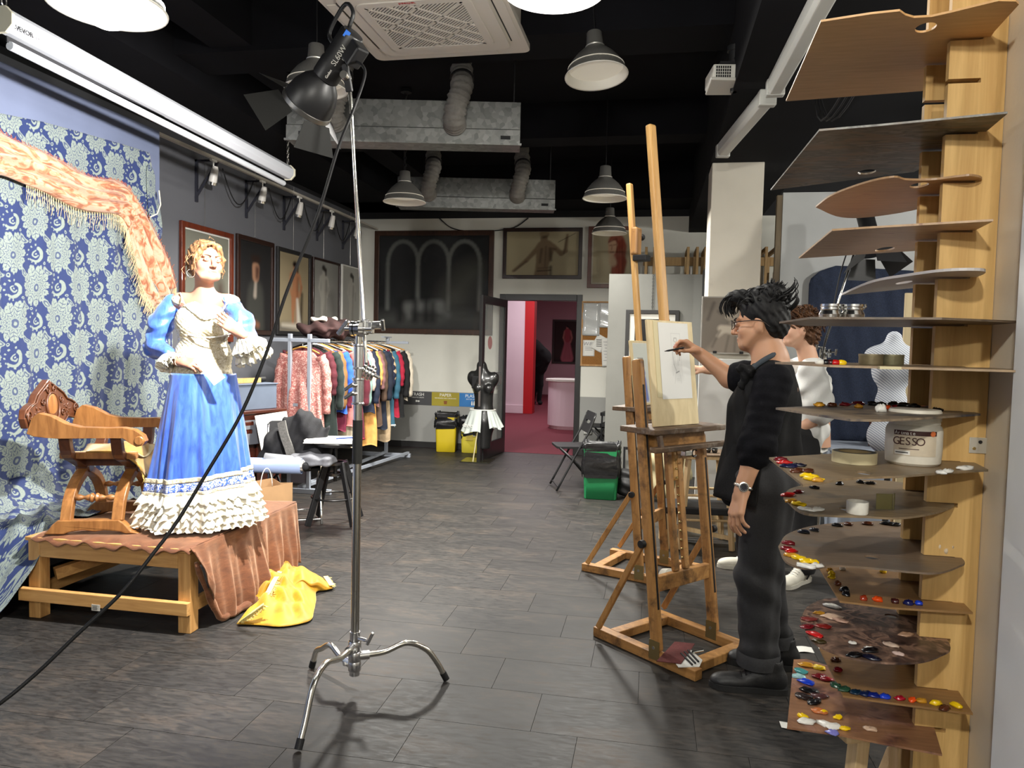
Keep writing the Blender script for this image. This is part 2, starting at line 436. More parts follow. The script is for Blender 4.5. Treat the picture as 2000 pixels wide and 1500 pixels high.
# shared materials
WHITE = mat('white_plastic', srgb(226, 224, 216), .45)
BLACKM = mat('black_metal', (.012, .012, .013), .4)
BLACKP = mat('black_plastic', (.013, .013, .014), .55, spec=.25)
CHROME = mat('chrome', (.82, .82, .80), .16, 1)
STEEL = mat('brushed_steel', (.62, .60, .55), .3, 1)
BRASS = mat('brass', (.55, .42, .18), .35, 1)
GLASS_M, _nt, _b = mkmat('clear_glass')
_b.inputs['Base Color'].default_value = (.9, .97, .94, 1); _b.inputs['Roughness'].default_value = .03; _b.inputs['Alpha'].default_value = .14; _b.inputs['Specular IOR Level'].default_value = .6
def two_tone(name, zs, cols, rough=.8, var=.04):
 m, nt, b = mkmat(name); z = nt.new('ShaderNodeSeparateXYZ'); nt.l.new(pos(nt), z.inputs[0]); Z = Ex(nt, z.outputs[2])
 n = noise(nt, pos(nt), 1.3, 5, .6)
 col = cols[0]
 for zz, c in zip(zs, cols[1:]): col = mix(nt, estep(zz-Z, .002), col, c)
 col = mix(nt, 1.0, col, ramp(nt, n.outputs[0], [(.3, (1-var*2,)*3), (.7, (1, 1, 1))]), 'MULTIPLY')
 nt.l.new(col, b.inputs['Base Color']); b.inputs['Roughness'].default_value = rough
 n2 = noise(nt, pos(nt), 60, 3); bump(nt, b, n2.outputs[0], .06)
 return m
CEIL = (.0045, .0045, .006)
m_back = two_tone('back_wall_paint', [.80, 3.21], [srgb(150, 150, 146), srgb(214, 213, 203), CEIL])
m_left = two_tone('left_wall_paint', [3.25], [srgb(92, 93, 98), CEIL])
m_side = two_tone('side_wall_paint', [3.25], [srgb(200, 199, 192), CEIL])
m_ceil = mat('black_ceiling_paint', CEIL, .9, spec=.15, var=.3, vs=2)
m_pan = mat('blue_grey_panel_paint', srgb(104, 113, 138), .75, var=.08, vs=3, bmp=.05, bs=50)
m_stub = mat('beige_wall_paint', srgb(232, 219, 194), .8, var=.05, vs=4, bmp=.05, bs=70)
m_trimw = mat('white_trim_paint', srgb(246, 245, 240), .6, var=.02, bmp=.04)
m_part = mat('grey_partition_paint', srgb(122, 122, 117), .8, var=.06, vs=3, bmp=.04, bs=60)
m_col = mat('column_paint', srgb(202, 196, 182), .8, var=.05, vs=3, bmp=.05, bs=50)
# floor with vinyl tiles
FY0, FY1, FX0, FX1 = -3.6, 10.05, -4.13, 5.6
fl = struct(MB().bb((FX0, FY0, -.05), (FX1, FY1, -.004)).build('floor', mat('floor_underlay', (.02, .02, .02), .9)))
m, nt, b = mkmat('vinyl_tile'); P = pos(nt); R_ = rnd(nt)
off = nt.new('ShaderNodeCombineXYZ'); nt.put(off.inputs[2], Ex(nt, R_)*37.0)
ad = nt.new('ShaderNodeVectorMath', operation='ADD'); nt.l.new(P, ad.inputs[0]); nt.l.new(off.outputs[0], ad.inputs[1])
n1 = noise(nt, mapping(nt, ad.outputs[0], (1, 2.2, 1)), 2.2, 6, .65, .6); n2 = noise(nt, mapping(nt, ad.outputs[0], (3, 11, 1)), 5, 6, .7, .5)
base = ramp(nt, n1.outputs[0], [(.30, srgb(42, 40, 39)), (.52, srgb(55, 53, 51)), (.72, srgb(74, 66, 59))])
rust = ramp(nt, n2.outputs[0], [(.38, (.36, .36, .36)), (.55, (.90, .90, .90)), (.70, (1.5, 1.32, 1.12))])
col = mix(nt, .85, base, rust, 'MULTIPLY')
col = mix(nt, 1.0, col, ramp(nt, R_, [(0, (.88, .89, .9)), (1, (1.05, 1.03, 1.0))]), 'MULTIPLY')
nt.l.new(col, b.inputs['Base Color'])
nt.put(b.inputs['Roughness'], ramp(nt, n2.outputs[0], [(.3, (.42,)*3), (.7, (.62,)*3)]))
b.inputs['Specular IOR Level'].default_value = .28
bump(nt, b, n2.outputs[0], .05, .004)
VINYL = m
TW, TH = .62, .315
tile_me = None; tiles = []
rows = int((FY1-FY0)/TH)+1
for j in range(rows):
 y0 = 2.42+TH*(j-20) # aligned with the joints seen in the foreground
 if y0+TH < FY0 or y0 > FY1: continue
 sh = (j % 3)*.22
 x = FX0-sh
 while x < FX1:
  tiles.append((x, y0)); x += TW
def vis(t):
 c = V((t[0]+TW/2, t[1]+TH/2, 0)); d = (c-CAM).dot(_f)
 if d < .6: return -1
 px = PX(c); return (1/d if -80 < px[0] < 2080 and px[1] < 1600 else -1)
tb = MB().bb((0.001, .001, -.005), (TW-.001, TH-.001, 0)); proto = None
order = sorted(range(len(tiles)), key=lambda i: -vis(tiles[i])); near = set(order[:300]); rest = MB()
def clampt(t): return t[0] >= FX0-.001 and t[0]+TW <= FX1 and t[1] >= FY0 and t[1]+TH <= FY1
for i, t in enumerate(tiles):
 if i in near and clampt(t):
  if proto is None:
   proto = tb.build('tile', VINYL, None, local=True); o = proto
  else: o = proto.copy(); COL.objects.link(o)
  o.parent = fl; o.location = V((t[0], t[1], 0))-fl.location
 else:
  a = V((max(t[0]+.001, FX0), max(t[1]+.001, FY0), -.005)); c = V((min(t[0]+TW-.001, FX1), min(t[1]+TH-.001, FY1), 0))
  if c.x-a.x > .02 and c.y-a.y > .02: rest.bb(a, c)
ro = rest.build('tile_field', VINYL, fl); ro['kind'] = 'stuff'
# walls, ceiling
DX0, DX1, DZ = -2.03, -.985, 2.13
b = MB(); b.bb((FX0-.1, FY1, 0), (DX0, FY1+.15, 3.75)); b.bb((DX1, FY1, 0), (FX1, FY1+.15, 3.75)); b.bb((DX0, FY1, DZ), (DX1, FY1+.15, 3.75))
struct(b.build('wall_back', m_back))
struct(MB().bb((FX0-.1, FY0, 0), (FX0, FY1, 3.75)).build('wall_left', m_left))
struct(MB().bb((FX1, FY0, 0), (FX1+.1, FY1, 3.75)).build('wall_right', m_side))
struct(MB().bb((FX0-.1, FY0-.1, 0), (FX1+.1, FY0, 3.75)).build('wall_rear', m_side))
PANX = -3.72; PANY = 5.12
struct(MB().bb((PANX-.05, FY0+.02, .001), (PANX, PANY, 3.03)).build('wall_panel', m_pan, bevel=.004))
cl = struct(MB().bb((FX0-.1, FY0-.1, 3.75), (FX1+.1, FY1+.15, 3.85)).build('ceiling', m_ceil))
def beam(n, a, b_): struct(MB().bb(a, b_).build(n, m_ceil))
cA = Zp(1389, 318, 3.0); cB = Zp(1481, 316, 3.0); COLY = cA.y
BX0, BX1 = cA.x-.005, cA.x+.43
beam('trim_1', (BX0, FY0, 3.0), (BX1+.32, FY1, 3.75))
beam('trim_2', (FX0, 4.7, 3.42), (BX0, 5.1, 3.75)); beam('trim_3', (FX0, 7.0, 3.42), (BX0, 7.3, 3.75)); beam('trim_4', (FX0, 9.3, 3.3), (BX0, FY1, 3.75))
beam('trim_5', (FX0, FY0, 3.3), (-3.3, FY1, 3.75)); beam('trim_6', (-3.02, FY0, 3.45), (-2.72, FY1, 3.75))
struct(MB().bb((BX0+.015, COLY, 0.001), (BX0+.425, COLY+.4, 3.0)).build('wall_column', m_col, bevel=.006))
STX = .745
struct(MB().bb((STX, -.9, .001), (STX+.5, 2.0, 3.75)).build('wall_stub', m_stub))
struct(MB().bb((STX-.055, .2, .001), (STX-.0005, 1.60, 3.74)).build('trim_casing', m_trimw, bevel=.006))
bbm = mat('dark_baseboard', (.014, .013, .013), .5)
struct(MB().bb((FX0+.013, FY1-.012, .001), (DX0-.045, FY1, .085)).build('baseboard_back', bbm))
struct(MB().bb((DX1+.045, FY1-.012, .001), (FX1-.001, FY1, .085)).build('baseboard_back_right', bbm))
struct(MB().bb((FX0, PANY, .001), (FX0+.012, FY1-.013, .085)).build('baseboard_left', bbm))
# doorway, door leaf, hall beyond
dfm = mat('door_frame_black', (.014, .014, .014), .35)
b = MB(); y0, y1 = FY1-.02, FY1+.16
b.bb((DX0-.045, y0, 0.001), (DX0+.03, y1, DZ+.045)); b.bb((DX1-.03, y0, 0.001), (DX1+.045, y1, DZ+.045)); b.bb((DX0+.03, y0, DZ-.04), (DX1-.03, y1, DZ+.045))
struct(b.build('trim_door', dfm, bevel=.004))
hin = V((DX0+.05, FY1-.03, 0)); fre = Zp(930, 904, 0); fre.z = 0; dd = (fre-hin).normalized(); W_ = (fre-hin).length
print('door leaf width', W_, fre)
W_ = min(W_, 1.0)
t = thing('door_1', None, None, hin, degrees_ := math.degrees(atan2(dd.y, dd.x))); struct(t)
def dl(a, c): return MB().bb(a, c)
fr = MB(); fr.bb((0, -.022, .006), (.10, .022, 2.09)); fr.bb((W_-.10, -.022, .006), (W_, .022, 2.09)); fr.bb((.10, -.022, .006), (W_-.10, .022, .21)); fr.bb((.10, -.022, 1.99), (W_-.10, .022, 2.09))
fo = fr.build('door_frame', dfm, t, local=True, bevel=.003); fo.parent = t
def part(bm, n, mm, par, **k):
 o = bm.build(n, mm, None, local=True, **k); o.parent = par; return o
part(MB().bb((.10, -.004, .21), (W_-.10, .004, 1.99)), 'pane', GLASS_M, t)
pb = part(MB().tube([(.07, -.08, 1.0), (W_-.07, -.08, 1.0)], .018, 10).bb((.02, -.10, .94), (.10, -.022, 1.06)).bb((W_-.10, -.10, .93), (W_-.02, -.022, 1.07)), 'panic_bar', mat('push_bar_red', srgb(150, 20, 24), .4), t, smooth=True, auto=40)
part(MB().bb((W_-.12, -.115, .92), (W_-.01, -.023, 1.08)).bb((.01, -.115, .92), (.11, -.023, 1.10)), 'bar_housing', BLACKP, t, bevel=.012)
part(MB().bb((W_, -.012, .7), (W_+.004, .012, 1.2)), 'lock_plate', STEEL, t)
part(MB().cyl((.2, -.06, 2.05), (.55, -.06, 2.05), .03, n=10).bar((.3, -.05, 2.09), (.02, -.2, 2.12), .02, .01), 'door_closer', BLACKM, t)
part(MB().lathe([(0, 0), (.085, 0), (.085, .002), (0, .002)], 24, c=(.62*W_, -.006, 1.5), ax=(0, -1, 0)), 'pull_sticker', mat('sticker_red', srgb(170, 30, 34), .5), t)
part(MB().bb((.62*W_-.035, -.010, 1.46), (.62*W_-.01, -.0085, 1.54)).bar((.62*W_+.03, -.009, 1.55), (.62*W_-.0, -.009, 1.45), .002, .02), 'sticker_figure', WHITE, t)
hall_pink = mat('hall_pink_paint', srgb(190, 150, 158), .8, var=.04, vs=2); hall_white = mat('hall_white_paint', srgb(236, 214, 224), .8, var=.03, vs=2)
hall_red = mat('hall_red_paint', srgb(196, 20, 30), .6); m, nt, bb_ = mkmat('red_carpet')
n = noise(nt, mapping(nt, pos(nt), (30, 90, 1)), 3, 3); nt.l.new(ramp(nt, n.outputs[0], [(.3, srgb(98, 34, 46)), (.7, srgb(136, 50, 66))]), bb_.inputs['Base Color']); bb_.inputs['Roughness'].default_value = .9
CARP = m
HY = 22.5; HZ = 3.3; HX0, HX1 = -6.2, 1.8; WY = 15.9
struct(MB().bb((HX0, FY1+.0, -.05), (HX1, HY, -.002)).build('floor_hall', CARP))
struct(MB().bb((HX0, FY1+.16, HZ), (HX1, HY, HZ+.1)).build('ceiling_hall', hall_white))
struct(MB().bb((HX0, HY, 0), (HX1, HY+.1, HZ)).build('wall_hall_end', hall_pink))
struct(MB().bb((HX1, FY1+.16, 0), (HX1+.1, HY, HZ)).build('wall_hall_right', hall_pink))
struct(MB().bb((HX0-.1, FY1+.16, 0), (HX0, HY, HZ)).build('wall_hall_left', hall_pink))
rl = Yp(1024, 700, WY).x; rr = Yp(1042, 700, WY).x
struct(MB().bb((HX0, WY, 0), (rl, WY+.15, HZ)).build('wall_hall_front', hall_white))
struct(MB().bb((rl, WY-.02, 0), (rr, WY+.3, HZ)).build('wall_hall_pillar', hall_red))
struct(MB().bb((HX0+.01, WY-.02, .0), (rl-.001, WY-.001, .18)).build('baseboard_hall', hall_white, bevel=.006))
# lamps that light the room
ALU, nt, b = mkmat('spun_aluminium'); co = coord(nt); sx = nt.new('ShaderNodeSeparateXYZ'); nt.l.new(co, sx.inputs[0])
ang = eatan2(Ex(nt, sx.outputs[1]), Ex(nt, sx.outputs[0])); cx = nt.new('ShaderNodeCombineXYZ'); nt.put(cx.inputs[0], ang*3.0); nt.put(cx.inputs[1], Ex(nt, sx.outputs[2])*60.0)
n = noise(nt, cx.outputs[0], 6, 4); nt.l.new(ramp(nt, n.outputs[0], [(.3, (.42, .41, .38)), (.7, (.62, .61, .57))]), b.inputs['Base Color'])
b.inputs['Metallic'].default_value = .75; b.inputs['Roughness'].default_value = .38; b.inputs['Anisotropic'].default_value = .6
SHADEIN = mat('shade_inside_white', srgb(225, 222, 212), .6)
BULB = mat('lit_bulb', (1, .98, .94), emit=14); BULBOFF = mat('unlit_bulb', srgb(235, 233, 226), .3)
GLOWD = mat('added_glow_diffuser', srgb(222, 216, 200), .6, emit=.22)  # glow added inside the mid-room pendants
DIFF = mat('lit_diffuser', (1, .985, .95), emit=6)
ROOF = 3.74
def pendant(loc, lab, lit=False, power=0, group=None, tilt=(0, 0), zc=ROOF, chain=False, col=(1, .97, .90), fill_light=False):
 t = thing('pendant_lamp', lab, 'lamp', loc, 0, group, rx=tilt[0], ry=tilt[1])
 o = MB(); prof = [(.190, 0), (.186, .006), (.172, .045), (.150, .085), (.118, .125), (.085, .155), (.062, .172), (.058, .178), (.060, .184), (.052, .195), (.046, .27), (.042, .275), (0, .276)]
 ins = [(r-.003, z-.002) for r, z in prof[:7]]+[(0, .172)]
 o.lathe(prof, 40); part(o, 'shade', ALU, t, smooth=True, auto=35)
 part(MB().lathe([(.1899, 0)]+ins, 40), 'shade_lining', SHADEIN, t, smooth=True)
 part(MB().lathe([(.186, -.001), (.1915, -.002), (.193, .002), (.190, .006), (.186, .004)], 40), 'rim', SHADEIN, t, smooth=True)
 if fill_light: part(MB().lathe([(0, .05), (.172, .05), (.172, .054), (0, .056)], 36), 'diffuser', GLOWD, t)
 elif lit: part(MB().lathe([(0, .03), (.182, .03), (.182, .034), (0, .036)], 36), 'diffuser', DIFF, t)
 else: part(MB().ell((0, 0, .09), (.035, .035, .05)), 'bulb', BULBOFF, t, smooth=True)
 h = zc-loc[2]
 if chain:
  c = MB(); k = 0; z = .28
  while z < h: c.tube([(.011*cos(a)*(k % 2), .011*cos(a)*(1-k % 2), z+.02+.02*sin(a)) for a in np.linspace(0, 2*pi, 9)[:-1]], .003, 5, closed=True); z += .031; k += 1
  part(c, 'chain', BLACKM, t)
 part(MB().tube([(0, 0, .27), (.004, 0, .3), (-.01 if chain else 0, 0, h)], .004, 6), 'cable', BLACKP, t)
 part(MB().lathe([(0, 0), (.05, 0), (.04, .03), (0, .03)], 16, c=(0, 0, h-.03)), 'ceiling_rose', BLACKP, t)
 if power:
  L = bpy.data.lights.new('pendant_light', 'AREA' if fill_light else 'POINT'); L.energy = power; L.color = col
  if fill_light: L.shape = 'DISK'; L.size = .36; L.spread = radians(165)  # disk light added under the rim to brighten the back of the room
  else: L.shadow_soft_size = .06; part(MB().ell((0, 0, -.01), (.075, .075, .06)), 'added_globe', DIFF, t, smooth=True)  # globe added below the rim so the light spreads sideways
  lo = bpy.data.objects.new('pendant_light', L); COL.objects.link(lo); lo.parent = t; lo.location = (0, 0, -.004 if fill_light else -.14)
 return t
PW = 80; PB = 52
p = Dp(210, 16, 2.56); pendant((p.x, p.y, p.z), 'lit aluminium bell pendant lamp over the projection screen', True, 4)
p = Dp(1082, -18, 2.75); pendant((p.x, p.y, p.z), 'lit aluminium bell pendant lamp beside the air conditioner', True, 38)
p = Dp(1165, 149, 4.5); pendant((p.x, p.y, p.z), 'aluminium bell pendant lamp given added light, hanging tilted nearest the projector', tilt=(-6, -5), fill_light=True, power=PB*.45)
p = Dp(617, 176, 4.6); pendant((p.x, p.y, p.z), 'aluminium bell pendant lamp given added light, half hidden behind the studio spotlight', fill_light=True, power=PB*.06)
p = Dp(1181, 388, 6.4); pendant((p.x, p.y, p.z), 'aluminium bell pendant lamp given added light, on a thin wire right of the far duct', fill_light=True, power=PB*2.1)
p = Dp(1190, 456, 8.1); pendant((p.x, p.y, p.z), 'aluminium bell pendant lamp given added light, hanging in front of the red chalk portrait', fill_light=True, power=PB*.4)
p = Dp(790, 395, 6.7); pendant((p.x, p.y, p.z), 'aluminium bell pendant lamp given added light, on a chain beside the far duct', chain=True, fill_light=True, power=PB*3)
for q in ((.1, -2.4, 2.75), (-.2, -.6, 2.75), (-1.9, -.6, 2.75)):
 pendant(q, 'lit aluminium bell pendant lamp in the row behind the camera', True, (5 if q[0] < -.5 else 125), 'pendants behind the camera')
for q in ((3.3, 4.6, 2.75), (3.6, 7.4, 2.75), (2.9, 2.4, 2.75)):  # lamps added out of view to light the back wall and partition
 pendant(q, 'added lit bell pendant lamp out of view in the bay right of the column', True, 130, 'added pendants in the right bay', zc=ROOF)
for k, (x, y) in enumerate(((-2.6, 12.6), (-2.2, 14.6), (-1.2, 18.5))):  # unseen ceiling lights added to light the hall
 t = thing('added_ceiling_panel', 'added square ceiling light out of view in the pink hall', 'lamp', (x, y, HZ-.03), 0, 'added hall ceiling lights')
 part(MB().bb((-.3, -.3, 0), (.3, .3, .03)), 'panel_frame', WHITE, t, bevel=.004); part(MB().bb((-.27, -.27, -.004), (.27, .27, -.001)), 'diffuser', DIFF, t)
 L = bpy.data.lights.new('added_hall_light', 'AREA'); L.shape = 'SQUARE'; L.size = .54; L.energy = 34; L.color = (1, .92, .96)
 lo = bpy.data.objects.new('added_hall_light', L); COL.objects.link(lo); lo.parent = t; lo.location = (0, 0, -.01)
# air-conditioning cassette
zc = 3.28; fL = Zp(738, 121, zc); fR = Zp(1034, 101, zc); print('ac', fL, fR)
acx = (fL.x+fR.x)/2; acw = fR.x-fL.x; acy = (fL.y+fR.y)/2-acw/2
t = thing('air_conditioner', 'white square ceiling cassette air conditioner with slotted intake grille', 'air conditioner', (acx, acy, zc), math.degrees(atan2(fR.y-fL.y, fR.x-fL.x))*.4)
ACW = mat('ac_plastic', srgb(206, 200, 190), .5)
s = acw/2; C0 = .06
def rrect(w, h, r, n=6):
 o = []
 for cx_, cy_, a0 in ((w-r, h-r, 0), (-w+r, h-r, 90), (-w+r, -h+r, 180), (w-r, -h+r, 270)):
  for k in range(n+1): a = radians(a0+90*k/n); o.append((cx_+r*cos(a), cy_+r*sin(a)))
 return o
b = MB(); b.prism(rrect(s, s, .05), .0, .035); b.prism(rrect(s-.05, s-.05, .05), .03, .46); part(b, 'body', ACW, t, bevel=.006)
part(MB().prism(rrect(s*.80, s*.80, .07), -.016, 0), 'face_frame', ACW, t, bevel=.005)
part(MB().prism(rrect(s*.64, s*.64, .06), -.024, -.016, holes=[rrect(s*.54, s*.54, .05)]), 'grille_frame', ACW, t, bevel=.004)
part(MB().prism(rrect(s*.54, s*.54, .05), -.0175, -.0165), 'grille_backing', mat('grille_dark', (.02, .02, .02), .8), t)
g = MB(); a_ = s*.54; k = -2*a_
while k < 2*a_:  # lines x+y=k
 x0 = max(-a_, k-a_); x1 = min(a_, k+a_)
 if x1-x0 > .02: g.bar((x0, k-x0, -.0205), (x1, k-x1, -.0205), .0095, .003)
 k += .023
for k in (-.9, -.45, 0, .45, .9):
 k = k*a_; x0 = max(-a_, -k-a_); x1 = min(a_, -k+a_)
 if x1 > x0: g.bar((x0, x0+k, -.021), (x1, x1+k, -.021), .012, .006)
for k in (-.7, 0, .7): k = k*a_*1.2; x0 = max(-a_, k-a_); x1 = min(a_, k+a_); g.bar((x0, k-x0, -.021), (x1, k-x1, -.021), .014, .006)
part(g, 'grille_slats', ACW, t)['kind'] = 'stuff'
for k in range(4):
 R = Matrix.Rotation(pi/2*k, 4, 'Z'); f = MB().bb((-s*.60, s*.845, -.006), (s*.60, s*.955, -.001)); f.v = [tuple(R@V(p)) for p in f.v]; part(f, 'air_flap', ACW, t, bevel=.003)
 f = MB().bb((-s*.62, s*.825, -.0012), (s*.62, s*.84, .0)); f.v = [tuple(R@V(p)) for p in f.v]; part(f, 'outlet_slot', mat('grille_dark', (.02, .02, .02), .8), t)
c, s_ = cos(t.rotation_euler[2]), sin(t.rotation_euler[2])
text('baxi' if False else 'beether', .03, mat('logo_red', srgb(170, 20, 30), .5), t, wm(t)@V((-.02, -s*.60, -.025)), (c, s_, 0), (s_, -c, 0) if False else (-s_, c, 0), 'logo_lettering')
# galvanised duct boxes with fabric hoses
GALV, nt, b = mkmat('galvanised_steel'); v = nt.new('ShaderNodeTexVoronoi'); v.inputs['Scale'].default_value = 28; nt.l.new(coord(nt), v.inputs['Vector'])
nt.l.new(ramp(nt, v.outputs['Color'], [(.1, (.15, .155, .15)), (.9, (.26, .265, .255))]), b.inputs['Base Color']); b.inputs['Metallic'].default_value = .85; b.inputs['Roughness'].default_value = .42
HOSE = mat('grey_fabric_hose', srgb(112, 109, 104), .85, var=.15, vs=30, bmp=.3, bs=60)
def duct(L, R, D, z0, hose_x, lab):
 a = Dp(*L, D); e = Dp(*R, D*(1+.0)); a.z = e.z = z0
 ln = (e-a).length; ang_ = math.degrees(atan2(e.y-a.y, e.x-a.x))
 t = thing('air_duct', lab, 'duct', a, ang_)
 b = MB(); prof = [(0, 0), (.0, .10), (.02, .105), (.02, .30), (.24, .30), (.24, 0)]
 vs = [(0, y, z) for y, z in prof]+[(ln, y, z) for y, z in prof]; n = len(prof)
 b.add(vs, [tuple(range(n)), tuple(range(2*n-1, n-1, -1))]+[(i, i+n, (i+1) % n+n, (i+1) % n) for i in range(n)]); part(b, 'duct_box', GALV, t, bevel=.003)
 part(MB().bb((-.01, -.012, -.012), (ln+.01, .01, .002)), 'lower_flange', GALV, t)
 for x in (.09, ln-.14): part(MB().bb((x, -.004, .03), (x+.07, .002, .055)), 'slot_cover', BLACKP, t)
 for hx in hose_x:
  hx = ln*hx; pts = [V((hx, .03, .12))+V((.0, -.02, 0)), V((hx, -.07, .15)), V((hx+.02, -.10, .24)), V((hx+.05, -.08, .36)), V((hx+.04, .02, .52)), V((hx+.03, .10, z1 if (z1 := ROOF-z0) else 0))]
  P_ = bez(pts, 60); rs = [.075+.006*sin(i*1.9)+.004*sin(i*.7+1) for i in range(60)]
  part(MB().tube(P_, rs, 16), 'fabric_hose', HOSE, t, smooth=True)
  part(MB().tube([P_[41], P_[42]], .085, 16), 'hose_clamp', BLACKM, t)
 for x in (.05, ln-.05): part(MB().cyl((x, .12, .3), (x, .12, ROOF-z0), .006, n=6), 'hanger_rod', BLACKM, t)
 return t
duct((558, 280), (1016, 268), 5.3, Dp(790, 276, 5.3).z, (.21, .72), 'long galvanised steel duct box with two fabric hoses behind the studio spotlight')
duct((775, 407), (1084, 404), 7.6, Dp(930, 405, 7.6).z, (.2, .76), 'smaller galvanised steel duct box with two fabric hoses near the back wall')
# projection screen case over the blue panel
SX = -3.05
a = Xp(8, 40, SX); e = Xp(562, 337, SX); print('screen', a, e); zz = (a.z+e.z)/2;
t = thing('projection_screen', 'white rolled projection screen case hung by chains along the blue wall', 'projection screen', (SX, a.y, a.z))
dv = e-a; prof = [(.06*cos(radians(22.5+45*k)), .06*sin(radians(22.5+45*k))) for k in range(8)]
part(MB().sweep([(0, 0, 0), tuple(dv)], prof), 'case', mat('screen_case_white', srgb(205, 208, 214), .4), t, bevel=.004)
for q, sg in ((V((0, 0, 0)), -1), (dv, 1)):
 part(MB().sweep([q+V((0, sg*.001, 0)), q+V((0, sg*.02, 0))], [(x*1.12, y*1.12) for x, y in prof]), 'end_cap', mat('cap_cream', srgb(206, 202, 180), .5), t, bevel=.003)
 r = MB().tube([q+V((.0, .014*cos(x), .09+.028*sin(x))) for x in np.linspace(0, 2*pi, 13)[:-1]], .004, 6, closed=True)
 z = .13; k = 0
 while q.z+z+a.z < ROOF: r.tube([q+V((.009*cos(x)*(k % 2), .009*cos(x)*(1-k % 2), z+.016*sin(x))) for x in np.linspace(0, 2*pi, 9)[:-1]], .0025, 5, closed=True); z += .025; k += 1
 part(r, 'hanging_chain', STEEL, t)
lo_ = V((.0, .0, -.088)); part(MB().tube([V((-.01, .04, -.1)), dv+V((-.01, -.05, -.1))], .021, 12), 'weight_bar', mat('screen_bar', srgb(208, 212, 216), .4), t, smooth=True, auto=40)
part(MB().bb((-.02, .03, -.085), (-.015, dv.y-.05, -.055)), 'rolled_fabric', mat('screen_fabric_black', (.012, .012, .014), .7), t)
q = Xp(48, 62, SX+.058); text('VEVOR', .032, BLACKP, t, q, (0, 1, 0), (0, 0, 1), 'brand_lettering')
q = Xp(70, 74, SX+.058); text('SCREEN', .016, mat('grey_print', (.3, .3, .32), .6), t, q, (0, 1, 0), (0, 0, 1), 'small_lettering')
# spotlight track on the left wall
TX = -3.87; TZ = 3.07
t = thing('light_track', 'thin white lighting track on wall brackets above the paintings', 'light track', (TX, .5, TZ))
part(MB().bb((-.017, 0, -.012), (.017, FY1-.5-.002, .012)), 'rail', mat('track_white', srgb(190, 184, 172), .5), t)
spots = [(417, 330), (513, 375), (585, 405), (648, 433), (697, 457)]
BRK = mat('bracket_dark', (.02, .021, .03), .5)
ys = [Xp(x, y, TX).y for x, y in spots]
for yy in [y+.0 for y in ys]:
 q = yy-.5+.12; bk = MB(); bk.bb((TX*0-.255, q-.012, -.36), (-.235, q+.012, .02)); bk.bb((-.255, q-.012, .0), (.0, q+.012, .016)); bk.bar((-.24, q, -.30), (-.03, q, .0), .016, .02)
 part(bk, 'bracket', BRK, t)
labs = ['white track spotlight nearest the blue panel', 'second white track spotlight from the blue panel', 'third white track spotlight from the blue panel', 'fourth white track spotlight from the blue panel', 'white track spotlight nearest the back wall']
for yy, lb in zip(ys, labs):
 s = thing('track_spotlight', lb, 'lamp', (TX, yy, TZ-.014), 0, 'spotlights on the wall track')
 part(MB().bb((-.012, -.04, -.02), (.012, .04, 0)).cyl((0, 0, -.02), (0, 0, -.07), .006, n=8), 'stem', WHITE, s)
 d = V((-.25, .1, -.9)).normalized(); c0 = V((.02, 0, -.06))
 part(MB().lathe([(0, 0), (.022, 0), (.030, .03), (.036, .12), (.036, .14), (0, .14)], 18, c=c0, ax=d), 'lamp_body', mat('spot_white', srgb(215, 212, 205), .4), s, smooth=True, auto=40)
 part(MB().lathe([(.03, .135), (.040, .14), (.040, .165), (.030, .168), (0, .160)], 18, c=c0, ax=d), 'reflector', CHROME, s, smooth=True, auto=40)
for k in range(len(ys)-1):
 c = MB(); y0, y1 = ys[k]-.5, ys[k+1]-.5; c.tube([(-.10, y0+.3+(y1-y0-.3)*u, -.02-.28*sin(pi*u)) for u in np.linspace(0, 1, 12)], .006, 6)
 part(c, 'slack_cable', BLACKP, t, smooth=True)
# projector on its drop mount
PY = 4.7
pc = Dp(1433, 158, 4.4); t = thing('projector', 'white ceiling projector on a black drop mount', 'projector', (pc.x, pc.y, pc.z), 8)
PJ = mat('projector_white', srgb(218, 216, 206), .45)
part(MB().bb((-.145, -.11, -.03), (.145, .12, .06)), 'case', PJ, t, bevel=.012)
part(MB().prism([(-.165, -.15), (.14, -.13), (.15, .11), (-.14, .12)], -.046, -.028), 'base_plate', mat('projector_base', srgb(205, 203, 194), .5), t, bevel=.006)
v = MB()
for i in range(7):
 for j in range(4): v.bb((-.128+i*.0125, -.1125, -.018+j*.017), (-.1195+i*.0125, -.1095, -.005+j*.017))
part(v, 'vent_slots', BLACKP, t)['kind'] = 'stuff'
part(MB().cyl((.1, .0, -.047), (.1, 0, -.046), .03, n=20), 'control_ring', mat('mark_grey', (.4, .4, .38), .5), t)
part(MB().bb((-.1, -.08, .06), (.1, .08, .085)).cyl((0, 0, .08), (0, 0, .17), .035, n=14).cyl((0, 0, .17), (0, 0, .2), .045, n=14).cyl((0, 0, .2), (0, 0, ROOF-pc.z if pc.x < BX0 else 3.0-pc.z), .02, n=12), 'drop_mount', BLACKM, t, smooth=True, auto=40)
part(MB().cyl((0, -.03, .115), (0, -.045, .115), .014, n=12).cyl((.04, -.06, .09), (.04, -.075, .09), .012, n=12), 'mount_screw', CHROME, t)
cab = MB()
zb = 3.0-pc.z
for k in range(3):
 cab.tube(bez([(.14, .03, .03), (.2, .06, -.02+.02*k), (.35, .1, .02*k), (.5, .15, .12), (.42+.03*k, -.3, zb-.25), (.44+.03*k, -.9, zb-.03)], 30), .006, 6)
part(cab, 'cables', BLACKP, t, smooth=True)
